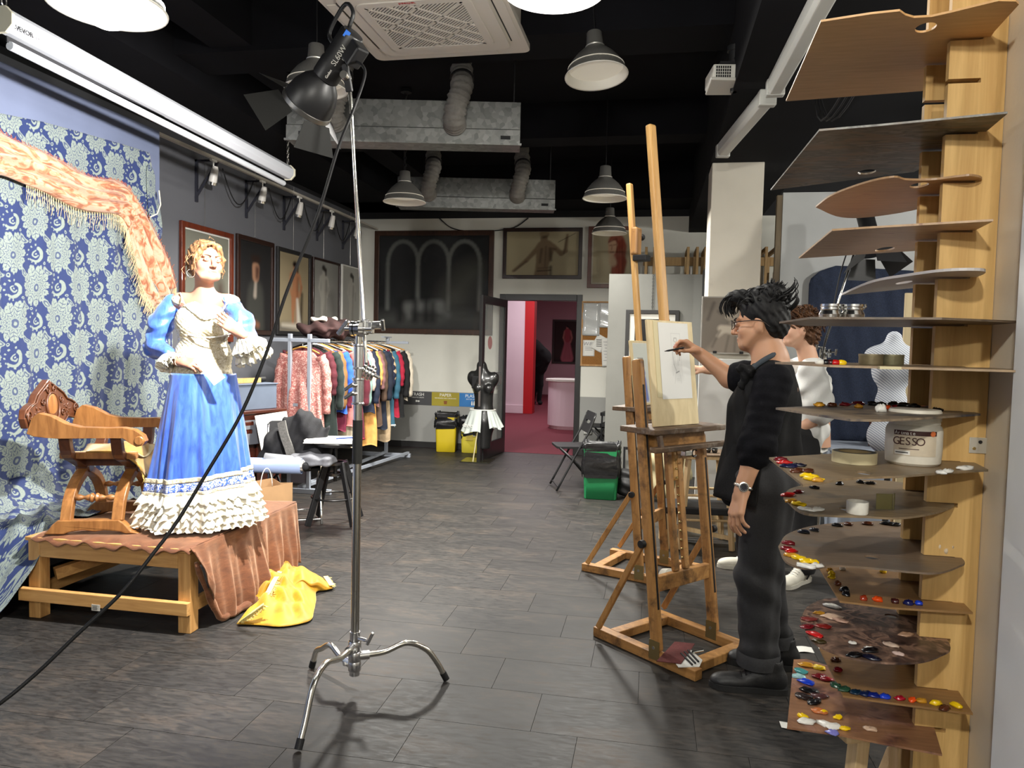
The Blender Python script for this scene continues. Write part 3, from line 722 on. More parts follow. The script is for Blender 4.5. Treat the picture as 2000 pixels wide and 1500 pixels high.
# unlit fluorescent battens under the beam
def batten(pa, pb, lab, zb=3.0, w=.11):
 a = Zp(*pa, zb-.09); e = Zp(*pb, zb-.09); d = e-a; ang_ = math.degrees(atan2(d.y, d.x)); L = d.length
 t = thing('fluorescent_batten', lab, 'lamp', a, ang_)
 part(MB().sweep([(0, 0, .045), (L, 0, .045)], [(-.045, -.02), (-.045, .045), (.045, .045), (.045, -.02), (.03, -.045), (-.03, -.045)]), 'cover', mat('batten_cover', srgb(196, 196, 190), .35), t, bevel=.006)
 for x in (0, L-.05): part(MB().bb((x-.004, -.05, -.004), (x+.054, .05, .089)), 'end_cap', mat('batten_end', srgb(180, 180, 174), .4), t, bevel=.008)
 return t
batten((1410, 308), (1500, 204), 'unlit white fluorescent batten ending at the column')
batten((1512, 190), (1640, -40), 'unlit white fluorescent batten in line before the projector cables')
# damask drape
def damask():
 m, nt, b = mkmat('blue_damask'); uvn = nt.new('ShaderNodeUVMap'); uvn.uv_map = 'UVMap'
 wob = noise(nt, mapping(nt, uvn.outputs[0], (14, 14, 1)), 1.0, 2); sx = nt.new('ShaderNodeSeparateXYZ'); nt.l.new(uvn.outputs[0], sx.inputs[0])
 wx = nt.new('ShaderNodeSeparateColor'); nt.l.new(wob.outputs['Color'], wx.inputs[0])
 x = Ex(nt, sx.outputs[0])+(Ex(nt, wx.outputs[0])-.5)*.035; y = Ex(nt, sx.outputs[1])+(Ex(nt, wx.outputs[1])-.5)*.035
 PXX, PYY = .34, .40; gx = x/PXX; gy = y/PYY
 def lat(ox, oy): return (efract(gx+ox)-.5)*PXX, (efract(gy+oy)-.5)*PYY
 def flower(ax, ay):
  r = elen(ax*1.2, ay*.92); th = eatan2(ax, ay)
  R = (esqrt(abs(ecos(th*5.5)))*.34+esqrt(abs(ecos(th*16.5)))*.10+ecos(th)*(-.10)+.56)*.118
  body = estep(r-R, .004); vein = emax(estep(abs(esin(r*150.0+abs(ecos(th*5.5))*2.6))-.34, .12), estep(abs(esin(th*11.0))-.16, .06)); inner = estep(.016-r, .003)
  veins = vein*estep(.030-r, .004)*estep(r-R*.86, .005)
  hub = estep(r-.024, .003)*estep(.011-r, .003)
  return emax(body-veins*.8-hub*.85, Ex(nt, nt.math('MULTIPLY', estep(r-.012, .002), .0).sock))
 def scroll(ax, ay, sg):
  r = elen(ax, ay); th = eatan2(ay, ax*sg)
  ring = estep(abs(r-.040-th*.0035)-(.0085+ecos(th)*.004), .0025)*estep(ecos(th-.6)*(-1.0)-.35, .1)
  inn = estep(abs(r-.019)-.0048, .002)*estep(ecos(th+.5)-.55, .1); dot = estep(r-.006, .002)
  d2 = estep(abs(r-.058)-.006, .002)*estep(.45-ecos(th*12.0), .3)*estep(ecos(th)-.2, .1)
  return emax(emax(ring, inn), emax(dot, d2))
 def leaf(ax, ay, sg):
  c, s_ = .78, .62*sg; u = ax*c+ay*s_; v = ay*c-ax*s_
  bend = v+u*u*9.0-.01; e = elen(u/2.3, bend); o = estep(e-.0165, .0025); i = estep(abs(e-.0085)-.0028, .0015)
  q = elen(u-.052, v+.016); rg = estep(abs(q-.0075)-.003, .0015); q2 = elen(u+.050, v+.018); rg2 = estep(abs(q2-.0065)-.0028, .0015)
  q3 = elen(u-.03, v+.034); rg3 = estep(abs(q3-.006)-.0026, .0015)
  return emax(emax(o-i*.8, rg), emax(rg2, rg3))
 A = lat(0, 0); B = lat(.5, .5); p = emax(flower(*A), flower(*B))
 Cc = lat(.5, 0); Dd = lat(0, .5); p = emax(p, emax(scroll(*Cc, 1.0), scroll(*Dd, 1.0)))
 lx = (efract(gx*2.0)-.5)*(PXX/2); ly = (efract(gy*2.0)-.5)*(PYY/2); p = emax(p, emax(leaf(lx, ly, 1.0), 0.0))
 fine = noise(nt, mapping(nt, uvn.outputs[0], (700, 260, 1)), 1, 2)
 blue = mix(nt, .5, srgb(26, 44, 92), ramp(nt, fine.outputs[0], [(.3, srgb(18, 32, 74)), (.7, srgb(36, 56, 110))]))
 cream = ramp(nt, fine.outputs[0], [(.3, srgb(92, 106, 106)), (.6, srgb(144, 154, 144))])
 nt.l.new(mix(nt, p, blue, cream), b.inputs['Base Color']); b.inputs['Roughness'].default_value = .75
 b.inputs['Sheen Weight'].default_value = .15
 bump(nt, b, p, .25, .003)
 return m
DAM = damask()
HX = PANX+.022
top = [Xp(x, y, HX) for x, y in ((-160, 190), (0, 222), (80, 238), (160, 260), (230, 280), (287, 298))]
def topz(y):
 ys_ = [p.y for p in top]; return float(np.interp(y, ys_, [p.z for p in top]))
YR = top[-1].y; YL = 2.55
ev = Xp(336, 560, HX).y  # right edge lower down
nu, nv = 170, 230; vs = []; uv = []
for i in range(nu):
 a = i/(nu-1)
 for j in range(nv):
  c = j/(nv-1)  # 0 top .. 1 end
  yr = YR+(ev+.10-YR)*min(1, c*1.6)
  y = YL+(yr-YL)*a; z1 = topz(min(y, YR)); Lw = z1-.62
  L = Lw+1.30; sL = c*L
  fold = .010*sin(y*23+sin(sL*3)*.8)*min(1, sL*1.2)+.014*sin(y*9.0+1.0+sL*.6)*min(1, sL)+.004*sin(y*60+sL*9)*min(1, sL*.7)
  corner = max(0, (y-(YR-.35)))
  fold += corner*.10*sin(sL*7+y*9)*.35
  if sL <= Lw: X = HX+.012+abs(fold)*1.0+.02*max(0, c-.5); z = z1-sL; Yy = y
  else:
   q = sL-Lw  # run-out
   front = min(1, max(0, (3.42-y)/.30))  # 1 in front of the platform corner
   x2 = HX+.03; # arc from the wall to the platform top
   if front < .5:
    r = .16; arc = r*pi/2
    if q < arc: X = x2+r-r*cos(q/r); z = .62-r*sin(q/r)
    else:
     X = x2+r+(q-arc)*.42; z = .462+.022*(1+sin(y*31+q*14))*(.5+.5*sin(q*21+y*11));
   else:
    X = x2+.10+q*.30+.03*sin(y*25+q*6); z = max(.012+.012*(1+sin(y*40+q*30)), .60-q*.62)
   if .0 < front < 1:
    k = front; r = .16; arc = r*pi/2
    XA, zA = (x2+r-r*cos(q/r), .62-r*sin(q/r)) if q < arc else (x2+r+(q-arc)*.42, .462+.02*(1+sin(y*31+q*14))*(.5+.5*sin(q*21+y*11)))
    XB, zB = x2+.10+q*.30+.03*sin(y*25+q*6), max(.014, .60-q*.62)
    kk = k*k*(3-2*k); X = XA*(1-kk)+XB*kk; z = zA*(1-kk)+zB*kk
   bk = min(1, max(0, (y-4.12)/.16)); bk = bk*bk*(3-2*bk)
   X = X*(1-bk)+(x2+.02+.05*max(0, q-.55))*bk; z = z*(1-bk)+max(.012, .62-q)*bk
   X += fold*1.5; Yy = y-.06*q*front
  vs.append((X, Yy, z)); uv.append((y, sL))
b = MB(); b.add(vs, [(i*nv+j, (i+1)*nv+j, (i+1)*nv+j+1, i*nv+j+1) for i in range(nu-1) for j in range(nv-1)])
dr = b.build('damask_drape', DAM, None, smooth=True, uv=uv, solid=.003); tag(dr, 'blue damask curtain with cream flower pattern pinned to the blue wall panel', 'curtain')
cr = [Xp(x, y, HX+.03) for x, y in ((284, 298), (306, 345), (300, 372), (312, 400), (322, 468), (300, 478), (290, 440), (283, 370))]
b = MB(); b.add([p+V((.012*(k % 2), 0, 0)) for k, p in enumerate(cr)], [(0, 1, 2, 7), (2, 3, 6, 7), (3, 4, 5, 6)]); uvc = [(p.y, 2-p.z) for p in cr]
b.build('turned_corner', DAM, dr, uv=uvc, solid=.003, sub=2, smooth=True)
hem = MB().tube([p+V((.02, 0, 0)) for p in [Xp(306, 372, HX+.03), Xp(309, 400, HX+.03), Xp(302, 418, HX+.03), Xp(288, 424, HX+.03)]], .005, 6)
hem.build('hem_tape', mat('cream_tape', srgb(225, 220, 195), .8), dr, smooth=True)
# scarf swag with knotted fringe
m, nt, bb_ = mkmat('rust_devore'); uvn = nt.new('ShaderNodeUVMap'); uvn.uv_map = 'UVMap'
n1 = noise(nt, mapping(nt, uvn.outputs[0], (9, 9, 1)), 1.4, 3, .5, 1.8); n2 = noise(nt, mapping(nt, uvn.outputs[0], (34, 34, 1)), 1, 2, .5, 2.5)
c_ = ramp(nt, n1.outputs[0], [(.46, srgb(216, 176, 150)), (.53, srgb(200, 142, 100)), (.62, srgb(150, 78, 44))])
c_ = mix(nt, .22, c_, ramp(nt, n2.outputs[0], [(.44, srgb(232, 190, 160)), (.54, srgb(160, 86, 50))]), 'MULTIPLY')
c_ = mix(nt, .15, c_, srgb(214, 170, 140)); nt.l.new(c_, bb_.inputs['Base Color']); bb_.inputs['Roughness'].default_value = .6; bb_.inputs['Sheen Weight'].default_value = .2
bump(nt, bb_, n2.outputs[0], .2, .003); SCF = m
SCX = PANX+.06
up_e = bez([Xp(x, y, SCX) for x, y in ((-60, 232), (0, 262), (90, 306), (170, 344), (235, 360), (262, 392), (290, 440), (320, 505), (337, 560))], 90)
lo_e = bez([Xp(x, y, SCX) for x, y in ((-60, 338), (0, 346), (60, 365), (137, 404), (215, 418), (240, 440), (250, 475), (275, 560), (296, 600))], 90)
NA, NB = 90, 46; vs = []; uv = []
for i in range(NA):
 for j in range(NB):
  a = i/(NA-1); c = j/(NB-1); p = up_e[i].lerp(lo_e[i], c)
  ple = abs(sin(c*pi*2.6+.5*sin(a*7)+a*1.2)); out = .018+.05*ple**1.5*sin(pi*min(1, max(0, c*.98+.01)))**.4+.02*sin(a*5)*sin(c*pi)
  vs.append(p+V((out, .006*sin(c*40+a*9), .006*sin(c*17+a*30)))); uv.append((a*1.5, c*.55))
b = MB(); b.add(vs, [(i*NB+j, i*NB+j+1, (i+1)*NB+j+1, (i+1)*NB+j) for i in range(NA-1) for j in range(NB-1)])
sc = tag(b.build('draped_scarf', SCF, None, smooth=True, uv=uv, solid=.003), 'rust and gold patterned scarf with knotted fringe swagged across the damask', 'scarf')
FRM = mat('scarf_fringe', srgb(206, 180, 140), .85); f = MB(); random.seed(3)
def fringe(f, pts, ln, dirv, rr=.0016, step=1, net=True):
 for i in range(0, len(pts)-1, step):
  p = pts[i]; q = pts[min(i+1, len(pts)-1)]; l = ln*(.75+.5*random.random()); w_ = V((random.uniform(-.008, .01), random.uniform(-.012, .012), 0))
  mid = p.lerp(q, 1.0)+dirv*l*.45; e = p+dirv*l+w_
  f.tube([p, p.lerp(mid, .5)+w_*.3, mid, mid.lerp(e, .5)+w_*.2, e], rr, 4, caps=False)
  if net: f.tube([q, q.lerp(p, .5)+dirv*l*.3, p+dirv*l*.45], rr, 4, caps=False)
 return f
low = [V(vs[i*NB+NB-1]) for i in range(20, 58)]; fine_ = []
for i in range(len(low)-1):
 for k in range(3): fine_.append(low[i].lerp(low[i+1], k/3))
fringe(f, fine_, .10, V((.0, .0, -1)), .0016, 2)
dn = [V(vs[i*NB+NB-1]) for i in range(58, 90)]; fine_ = []
for i in range(len(dn)-1):
 for k in range(4): fine_.append(dn[i].lerp(dn[i+1], k/4))
fringe(f, fine_, .11, V((.02, -.45, -.9)).normalized(), .0016, 2)
en = [V(vs[89*NB+j]) for j in range(NB)]; fringe(f, en, .13, V((.0, .02, -1)))
o = f.build('fringe', FRM, sc); o['kind'] = 'stuff'
f = MB(); hi_ = []
for i in range(0, 89):
 for k in range(2): hi_.append(V(vs[i*NB]).lerp(V(vs[(i+1)*NB]), k/2))
fringe(f, hi_, .016, V((.25, .0, .35)).normalized(), .0014, 1, False); o = f.build('edge_fringe', mat('scarf_edge', srgb(190, 110, 66), .9), sc); o['kind'] = 'stuff'
# model platform
PINE = wood('pine', srgb(178, 128, 70), srgb(216, 168, 104), 5, (1, .10, 1), .55)
PINEZ = wood('pine_upright', srgb(178, 128, 70), srgb(218, 170, 106), 5, (1, 1, .08), .55)
PINEX = wood('pine_cross', srgb(178, 128, 70), srgb(216, 168, 104), 5, (.09, 1, 1), .55)
PX0, PX1, PY0, PY1, PZ = -3.14, -2.21, 3.27, 4.33, .44
t = thing('model_platform', 'low pine platform on legs with the chair and the posing model', 'platform', ((PX0+PX1)/2, (PY0+PY1)/2, 0))
TH_ = .068
for x in (PX0, PX1-TH_):
 for y in (PY0, PY1-TH_): MB().bb((x, y, .001), (x+TH_, y+TH_, PZ-.032)).build('leg', PINEZ, t, bevel=.003)
for y, dy in ((PY0-.0, 0), (PY1-.035, 0)):
 MB().bb((PX0+TH_+.001, y, PZ-.115), (PX1-TH_-.001, y+.033, PZ-.032)).build('top_rail', PINEX, t, bevel=.003)
MB().bb((PX0-.03, PY0-.035, .10), (PX1+.006, PY0-.002, .165)).build('lower_rail', PINEX, t, bevel=.003)
MB().bb((PX1-.032, PY0+TH_+.001, .10), (PX1, PY1-TH_-.001, .165)).build('lower_rail', PINE, t, bevel=.003)
MB().bb((PX0, PY0+TH_+.001, .10), (PX0+.032, PY1-TH_-.001, .165)).build('lower_rail', PINE, t, bevel=.003)
for x in (PX0, PX1-.033): MB().bb((x, PY0+TH_+.001, PZ-.115), (x+.033, PY1-TH_-.001, PZ-.032)).build('top_rail', PINE, t, bevel=.003)
MB().bar((PX0+.05, PY0+.12, .20), (PX0+.62, PY1-.12, .39), .05, .06).build('brace', PINE, t, bevel=.003)
MB().bb((PX0-.01, PY0-.01, PZ-.031), (PX1+.01, PY1+.01, PZ-.012)).build('top_board', PINEX, t, bevel=.002)
q = Yp(187, 1187, PY0-.036); lb_ = MB().box(q, (.048, .0015, .032)).build('inventory_label', mat('paper_label', srgb(205, 200, 186), .7), t)
for k in range(4): MB().box(q+V((-.004, -.0012, .009-.006*k)), (.03-.006*(k % 2), .0004, .002)).build('print_line', BLACKP, lb_)
m, nt, bb_ = mkmat('brown_velvet'); n1 = noise(nt, mapping(nt, coord(nt), (3, 3, 9)), 3, 6, .7, .8); n2 = noise(nt, coord(nt), 60, 3)
nt.l.new(ramp(nt, n1.outputs[0], [(.3, srgb(82, 44, 24)), (.55, srgb(112, 66, 38)), (.75, srgb(140, 90, 58))]), bb_.inputs['Base Color']); bb_.inputs['Roughness'].default_value = .75; bb_.inputs['Sheen Weight'].default_value = .5; bb_.inputs['Sheen Tint'].default_value = (.9, .6, .4, 1)
bump(nt, bb_, n1.outputs[0], .3, .01); VELV = m
t2 = thing('velvet_cloth', 'brown velvet cloth spread over the pine platform and hanging down its side', 'cloth', ((PX0+PX1)/2, (PY0+PY1)/2, PZ-.01))
def topf(a, c):
 x = PX0+.04+(PX1+.012-PX0-.04)*a; y = PY0-.02+(PY1+.03-PY0+.02)*c
 z = PZ-.003+.0035*(1+sin(x*21+y*9)*sin(y*17))
 if c < .04: z -= (.04-c)/.04*(.03+.012*sin(x*23)+.01*sin(x*57))
 return (x, y-(.008 if c < .03 else 0), z)
MB().grid(topf, 60, 60).build('top_spread', VELV, t2, smooth=True, solid=.004)
def sidef(y0, y1, bot, out):
 def fn(a, c):
  y = y0+(y1-y0)*a; zb = bot(a); z = PZ-.002-(PZ-zb)*c
  x = PX1+.012+(.012+.045*out(a))*min(1, c*1.3)+.022*sin(y*34+c*2)*c+.012*sin(y*75+1)*c
  return (x, y, max(.012, z))
 return fn
MB().grid(sidef(PY0-.02, PY0+.60, lambda a: max(.012, PZ-.02-.62*min(1, a*1.9)**.8), lambda a: .7+.7*a), 50, 40).build('side_fall', VELV, t2, smooth=True, solid=.005)
MB().grid(sidef(PY0+.55, PY1+.03, lambda a: .10-.06*a+.02*sin(a*15), lambda a: .55), 46, 30).build('side_fall', VELV, t2, smooth=True, solid=.005)
hemp = [V((PX1+.03+.055*min(1, a*1.6), PY0-.02+.62*a, max(.024, PZ-.02-.62*min(1, a*1.9)**.8+.006))) for a in np.linspace(.03, .98, 26)]
MB().tube(hemp, [.010+.012*sin(pi*k/25)+.004*sin(k*1.7) for k in range(26)], 8).build('rolled_hem', VELV, t2, smooth=True)
# folding Savonarola armchair
OAK = wood('chair_walnut', srgb(128, 82, 42), srgb(176, 122, 68), 5, (1, 1, .15), .38, coat=.3)
OAKD = wood('chair_walnut_dark', srgb(70, 38, 22), srgb(104, 60, 34), 5, (1, 1, .2), .4, coat=.3)
cL = Zp(84, 1046, PZ); cR = Zp(272, 1044, PZ); cdir = (cR-cL).normalized(); CA = math.degrees(atan2(cdir.y, cdir.x)); RL = (cR-cL).length; print('chair', CA, RL)
HW = .24
t = thing('savonarola_chair', 'carved wooden X-frame armchair with scrolled arms on the platform', 'chair', cL, CA)
WM[t] = Matrix.Translation(cL) @ Matrix.Rotation(radians(CA), 4, 'Z')
Z0 = .006
def P2(bm, n, mm=OAK, par=t, **k): return part(bm, n, mm, par, **k)
for yy in (0.02, 2*HW):
 out = [(0, 0), (.10, 0), (.13, .012), (.19, .02), (.25, .012), (.31, .02), (.37, .012), (.40, 0), (RL, 0), (RL-.04, .012), (RL-.075, .055), (RL-.10, .072), (.07, .072), (.045, .05), (.02, .016)]
 M_ = Matrix(((1, 0, 0, 0), (0, 0, -1, yy), (0, 1, 0, Z0), (0, 0, 0, 1)))
 P2(MB().prism(out, -.026, .026, M_), 'runner', bevel=.005)
prof = [(-.020, -.027), (.020, -.027), (.020, .027), (-.020, .027)]
for xx in (.105, .355):
 for sg, y0 in ((1, .02), (-1, 2*HW)):
  low = bez([(xx, y0, .07), (xx, y0+sg*.035, .17), (xx, y0+sg*.11, .25), (xx, y0+sg*.24, .315)], 14)
  P2(MB().sweep(low, prof, up=(1, 0, 0)), 'leg', bevel=.004)
  upc = bez([(xx, y0+sg*.22, .325), (xx, y0+sg*.10, .38), (xx, y0+sg*.02, .42), (xx, y0-sg*.012, .515)], 14)
  P2(MB().sweep(upc, prof, up=(1, 0, 0)), 'arm_support', OAKD, bevel=.004)
 P2(MB().lathe([(0, -.035), (.03, -.035), (.036, -.02), (.036, .02), (.03, .035), (0, .035)], 18, c=(xx, HW, .32), ax=(1, 0, 0)), 'pivot_boss', OAKD, smooth=True, auto=40)
for yy in (.055, 2*HW-.035):
 pf = []
 for k in range(41):
  u = k/40; r = .009+.008*abs(sin(u*pi*4))**1.5+(.012 if .4 < u < .6 else 0)*abs(sin((u-.4)/.2*2*pi))**.7
  pf.append((r, .125+.21*u))
 P2(MB().lathe(pf, 14, c=(0, yy, .185), ax=(1, 0, 0)), 'stretcher', smooth=True)
for yy in (.085, 2*HW-.065): P2(MB().bb((.05, yy-.018, .385), (.43, yy+.018, .42)), 'seat_rail', bevel=.006)
P2(MB().bb((.08, HW-.05, .33), (.38, HW+.05, .37)), 'centre_rail', OAKD, bevel=.006)
P2(MB().grid(lambda a, c: (.06+.36*a, .10+(2*HW-.18)*c, .418-.045*sin(pi*c)), 12, 20), 'seat', mat('seat_canvas', srgb(196, 178, 140), .85, bmp=.2, bs=200), smooth=True, solid=.008)
armo = [(-.055, .62), (-.03, .70), (.0, .725), (.06, .71), (.13, .672), (.20, .655), (.32, .652), (.40, .655), (.455, .645), (.50, .615), (.512, .585), (.498, .562), (.468, .556), (.44, .572), (.40, .600), (.30, .600), (.10, .595), (.03, .60), (-.02, .605)]
armo = [(x, z-.09) for x, z in armo]
for yy in (-.015, 2*HW+.015):
 M_ = Matrix(((1, 0, 0, 0), (0, 0, -1, yy), (0, 1, 0, 0), (0, 0, 0, 1)))
 o = P2(MB().prism(armo, -.027, .027, M_), 'arm', bevel=.007)
 P2(MB().lathe([(0, -.032), (.02, -.032), (.024, -.028), (.024, .028), (.02, .032), (0, .032)], 20, c=(.482, yy, .498), ax=(0, 1, 0)), 'arm_scroll', smooth=True, auto=40)
def crest(y, z): z = z-.055; return V((-.045-(z-.55)*.12, y, z))
yl, yr_ = -.045, 2*HW+.045
ou = [(yl, .61), (yl-.012, .66), (yl+.01, .705), (yl+.05, .722), (yl+.10, .735), (yl+.14, .775), (yl+.19, .80), (HW-.035, .83), (HW, .845), (HW+.035, .83), (yr_-.19, .80), (yr_-.14, .775), (yr_-.10, .735), (yr_-.05, .722), (yr_-.01, .705), (yr_+.012, .66), (yr_, .61), (yr_-.06, .615), (yr_-.12, .63), (yr_-.17, .60), (HW+.05, .575), (HW, .59), (HW-.05, .575), (yl+.17, .60), (yl+.12, .63), (yl+.06, .615)]
tri = tessellate_polygon([[V((p[0], p[1], 0)) for p in ou]]); b = MB(); n = len(ou)
b.add([crest(*p)+V((.0, 0, 0)) for p in ou]+[crest(*p)+V((-.035, 0, 0)) for p in ou], [tuple(x) for x in tri]+[tuple(x+n for x in reversed(x_)) for x_ in tri]+[(i, (i+1) % n, (i+1) % n+n, i+n) for i in range(n)])
bm = bmesh.new(); me = bpy.data.meshes.new('t'); me.from_pydata(b.v, [], b.f); bm.from_mesh(me); bmesh.ops.recalc_face_normals(bm, faces=bm.faces[:]); b.v = [tuple(v.co) for v in bm.verts]; b.f = [tuple(v.index for v in f.verts) for f in bm.faces]; bm.free()
cro = P2(b, 'crest_rail', OAKD, bevel=.006)
P2(MB().tube([crest(HW+.068*cos(a), .70+.075*sin(a))+V((.004, 0, 0)) for a in np.linspace(0, 2*pi, 33)[:-1]], .007, 8, closed=True), 'medallion_ring', OAKD, cro, smooth=True)
P2(MB().ell(crest(HW, .70), (.006, .062, .068)), 'medallion', OAK, cro, smooth=True)
P2(MB().tube([crest(*p)+V((.004, 0, 0)) for p in [(HW+(q[0]-HW)*.94, .70+(q[1]-.70)*.90) for q in ou]], .005, 6, closed=True), 'moulding', OAKD, cro, smooth=True)
for sg in (1, -1):
 for (cy, cz, r0, tw) in ((.035, .79, .022, 1), (.10, .735, .02, -1), (.105, .66, .022, 1), (.26, .67, .03, 1), (.06, .605, .016, -1)):
  P2(MB().tube([crest(HW+sg*(cy+r0*(1-u*.8)*cos(tw*u*9)), cz+r0*(1-u*.8)*sin(tw*u*9))+V((.005, 0, 0)) for u in np.linspace(0, 1, 22)], [.005*(1-.4*u) for u in np.linspace(0, 1, 22)], 6), 'carved_scroll', OAKD, cro, smooth=True)
 for (cy, cz, a) in ((.135, .70, 30), (.155, .685, -20), (.175, .70, 60), (.165, .66, -50), (.19, .675, 10), (.15, .65, -80)):
  P2(MB().ell(crest(HW+sg*cy, cz), (.006, .013, .006), Matrix.Rotation(radians(sg*a), 3, 'X')), 'carved_leaf', OAKD, cro, smooth=True)
P2(MB().ell(crest(HW, .815), (.008, .010, .026)), 'carved_palmette', OAKD, cro, smooth=True)
ct = thing('seat_cushion', 'gold velvet cushion with bullion fringe on the carved armchair', 'cushion', cL+wm(t).to_3x3()@V((.28, HW, .39)), CA)
GV = mat('gold_velvet', srgb(158, 118, 44), .7, var=.35, vs=14, sheen=.5)
def cf(a, c):
 x = -.10+.30*a; y = -.17+.34*c; z = .03+.03*sin(pi*c)*sin(pi*min(1, a*1.2));
 if a > .68: k = (a-.68)/.32; x = -.10+.30*.68+.07*sin(k*1.5); z -= .02+.17*k*(.45+.55*sin(pi*c));
 return (x, y, z)
part(MB().grid(cf, 30, 30), 'cushion_cover', GV, ct, smooth=True, solid=.012)
f = MB(); ed = [V(cf(1, c)) for c in np.linspace(.03, .97, 46)]; random.seed(5); fringe(f, ed, .035, V((.0, 0, -1)), .002, 1, False); part(f, 'bullion_fringe', mat('gold_fringe', srgb(214, 180, 96), .7), ct)['kind'] = 'stuff'
# yellow velvet heap on the floor
YEL, nt, bb_ = mkmat('yellow_velvet'); n1 = noise(nt, coord(nt), 14, 4); nt.l.new(ramp(nt, n1.outputs[0], [(.3, srgb(150, 106, 6)), (.6, srgb(190, 142, 12)), (.8, srgb(208, 164, 34))]), bb_.inputs['Base Color']); bb_.inputs['Roughness'].default_value = .55; bb_.inputs['Sheen Weight'].default_value = .5; bb_.inputs['Sheen Tint'].default_value = (1, .9, .4, 1)
outl = [(462, 1221), (500, 1192), (520, 1172), (497, 1180), (490, 1172), (492, 1140), (500, 1112), (496, 1100), (506, 1088), (530, 1076), (552, 1079), (562, 1092), (575, 1112), (596, 1118), (625, 1128), (650, 1148), (640, 1154), (618, 1158), (617, 1175), (612, 1200), (608, 1212), (592, 1219), (550, 1226), (505, 1223)]
op = [Zp(x, y, 0.004) for x, y in outl]; cen = sum(op, V())/len(op); cen = Zp(565, 1168, 0)
loop = bez(op+[op[0]], 160)[:-1]; NR, NAa = 26, len(loop)
t = thing('yellow_curtain', 'mustard yellow velvet curtain heaped on the floor beside the platform', 'cloth', (cen.x, cen.y, 0))
def heap(x, y, e):
 h = .145*(1-(1-e)**2.2)*(.75+.25*sin(x*9+2)); h *= 1.0
 r = abs(sin((x*12+y*17)+1.6*sin(y*11+x*5)))**1.2; r2 = abs(sin((x*-19+y*13)+1.3*sin(x*13)))**1.3
 return .010+h*(.54+.32*r+.18*r2)+.010*sin(x*60+y*30)*min(1, e*2.5)
vs = []
for i in range(NR):
 a = i/(NR-1)
 for k in range(NAa):
  p = cen.lerp(loop[k], a); vs.append((p.x, p.y, heap(p.x, p.y, 1-a)))
b = MB(); b.add(vs, [(i*NAa+k, (i+1)*NAa+k, (i+1)*NAa+(k+1) % NAa, i*NAa+(k+1) % NAa) for i in range(NR-1) for k in range(NAa)])
b.build('heaped_velvet', YEL, t, smooth=True, solid=.004)
BRD = mat('cream_braid', srgb(226, 208, 140), .8, bmp=.5, bs=260); GLD = mat('gold_brocade', srgb(170, 118, 10), .6, var=.35, vs=40)
def hz(p): # drop a floor pixel track on the heap
 q = Zp(*p, .06); bestd = 9
 return V((q.x, q.y, 0))
def onheap(p):
 q = Zp(*p, .0)
 for _ in range(4):
  d = min(range(NAa), key=lambda k: abs(atan2(q.y-cen.y, q.x-cen.x)-atan2(loop[k].y-cen.y, loop[k].x-cen.x))); a = min(1, (V((q.x, q.y, 0))-V((cen.x, cen.y, 0))).length/max(1e-3, (V((loop[d].x, loop[d].y, 0))-V((cen.x, cen.y, 0))).length))
  z = heap(q.x, q.y, 1-a); q = Zp(*p, z)
 return q+V((0, 0, .008))
tracks = [[(528, 1082), (535, 1100), (547, 1118), (535, 1140), (525, 1160), (515, 1176)], [(496, 1106), (508, 1117), (503, 1140), (493, 1160)], [(468, 1219), (490, 1203), (515, 1185)], [(540, 1078), (560, 1088)], [(636, 1130), (648, 1148)]]
for tr in tracks:
 P_ = bez([onheap(p) for p in tr], 24); P_ = [q+V((0, 0, .004)) for q in P_]
 MB().sweep(P_, [(-.014, 0), (-.014, .004), (.014, .004), (.014, 0)]).build('braid_trim', BRD, t)
 fr_ = []
 for i in range(len(P_)-1):
  for k in range(3): fr_.append(P_[i].lerp(P_[i+1], k/3))
 f = fringe(MB(), fr_, .022, V((.7, .1, -.25)).normalized(), .002, 1, False); f.build('braid_fringe', mat('braid_tassels', srgb(232, 214, 140), .8), t)['kind'] = 'stuff'
pp = [onheap(p) for p in ((500, 1098), (525, 1084), (545, 1117), (527, 1155), (513, 1175), (500, 1172), (506, 1140), (510, 1116))]
MB().add([p+V((0, 0, .0)) for p in pp], [(0, 1, 2, 7), (7, 2, 3, 6), (6, 3, 4, 5)]).build('brocade_panel', GLD, t, sub=2, smooth=True, solid=.003)
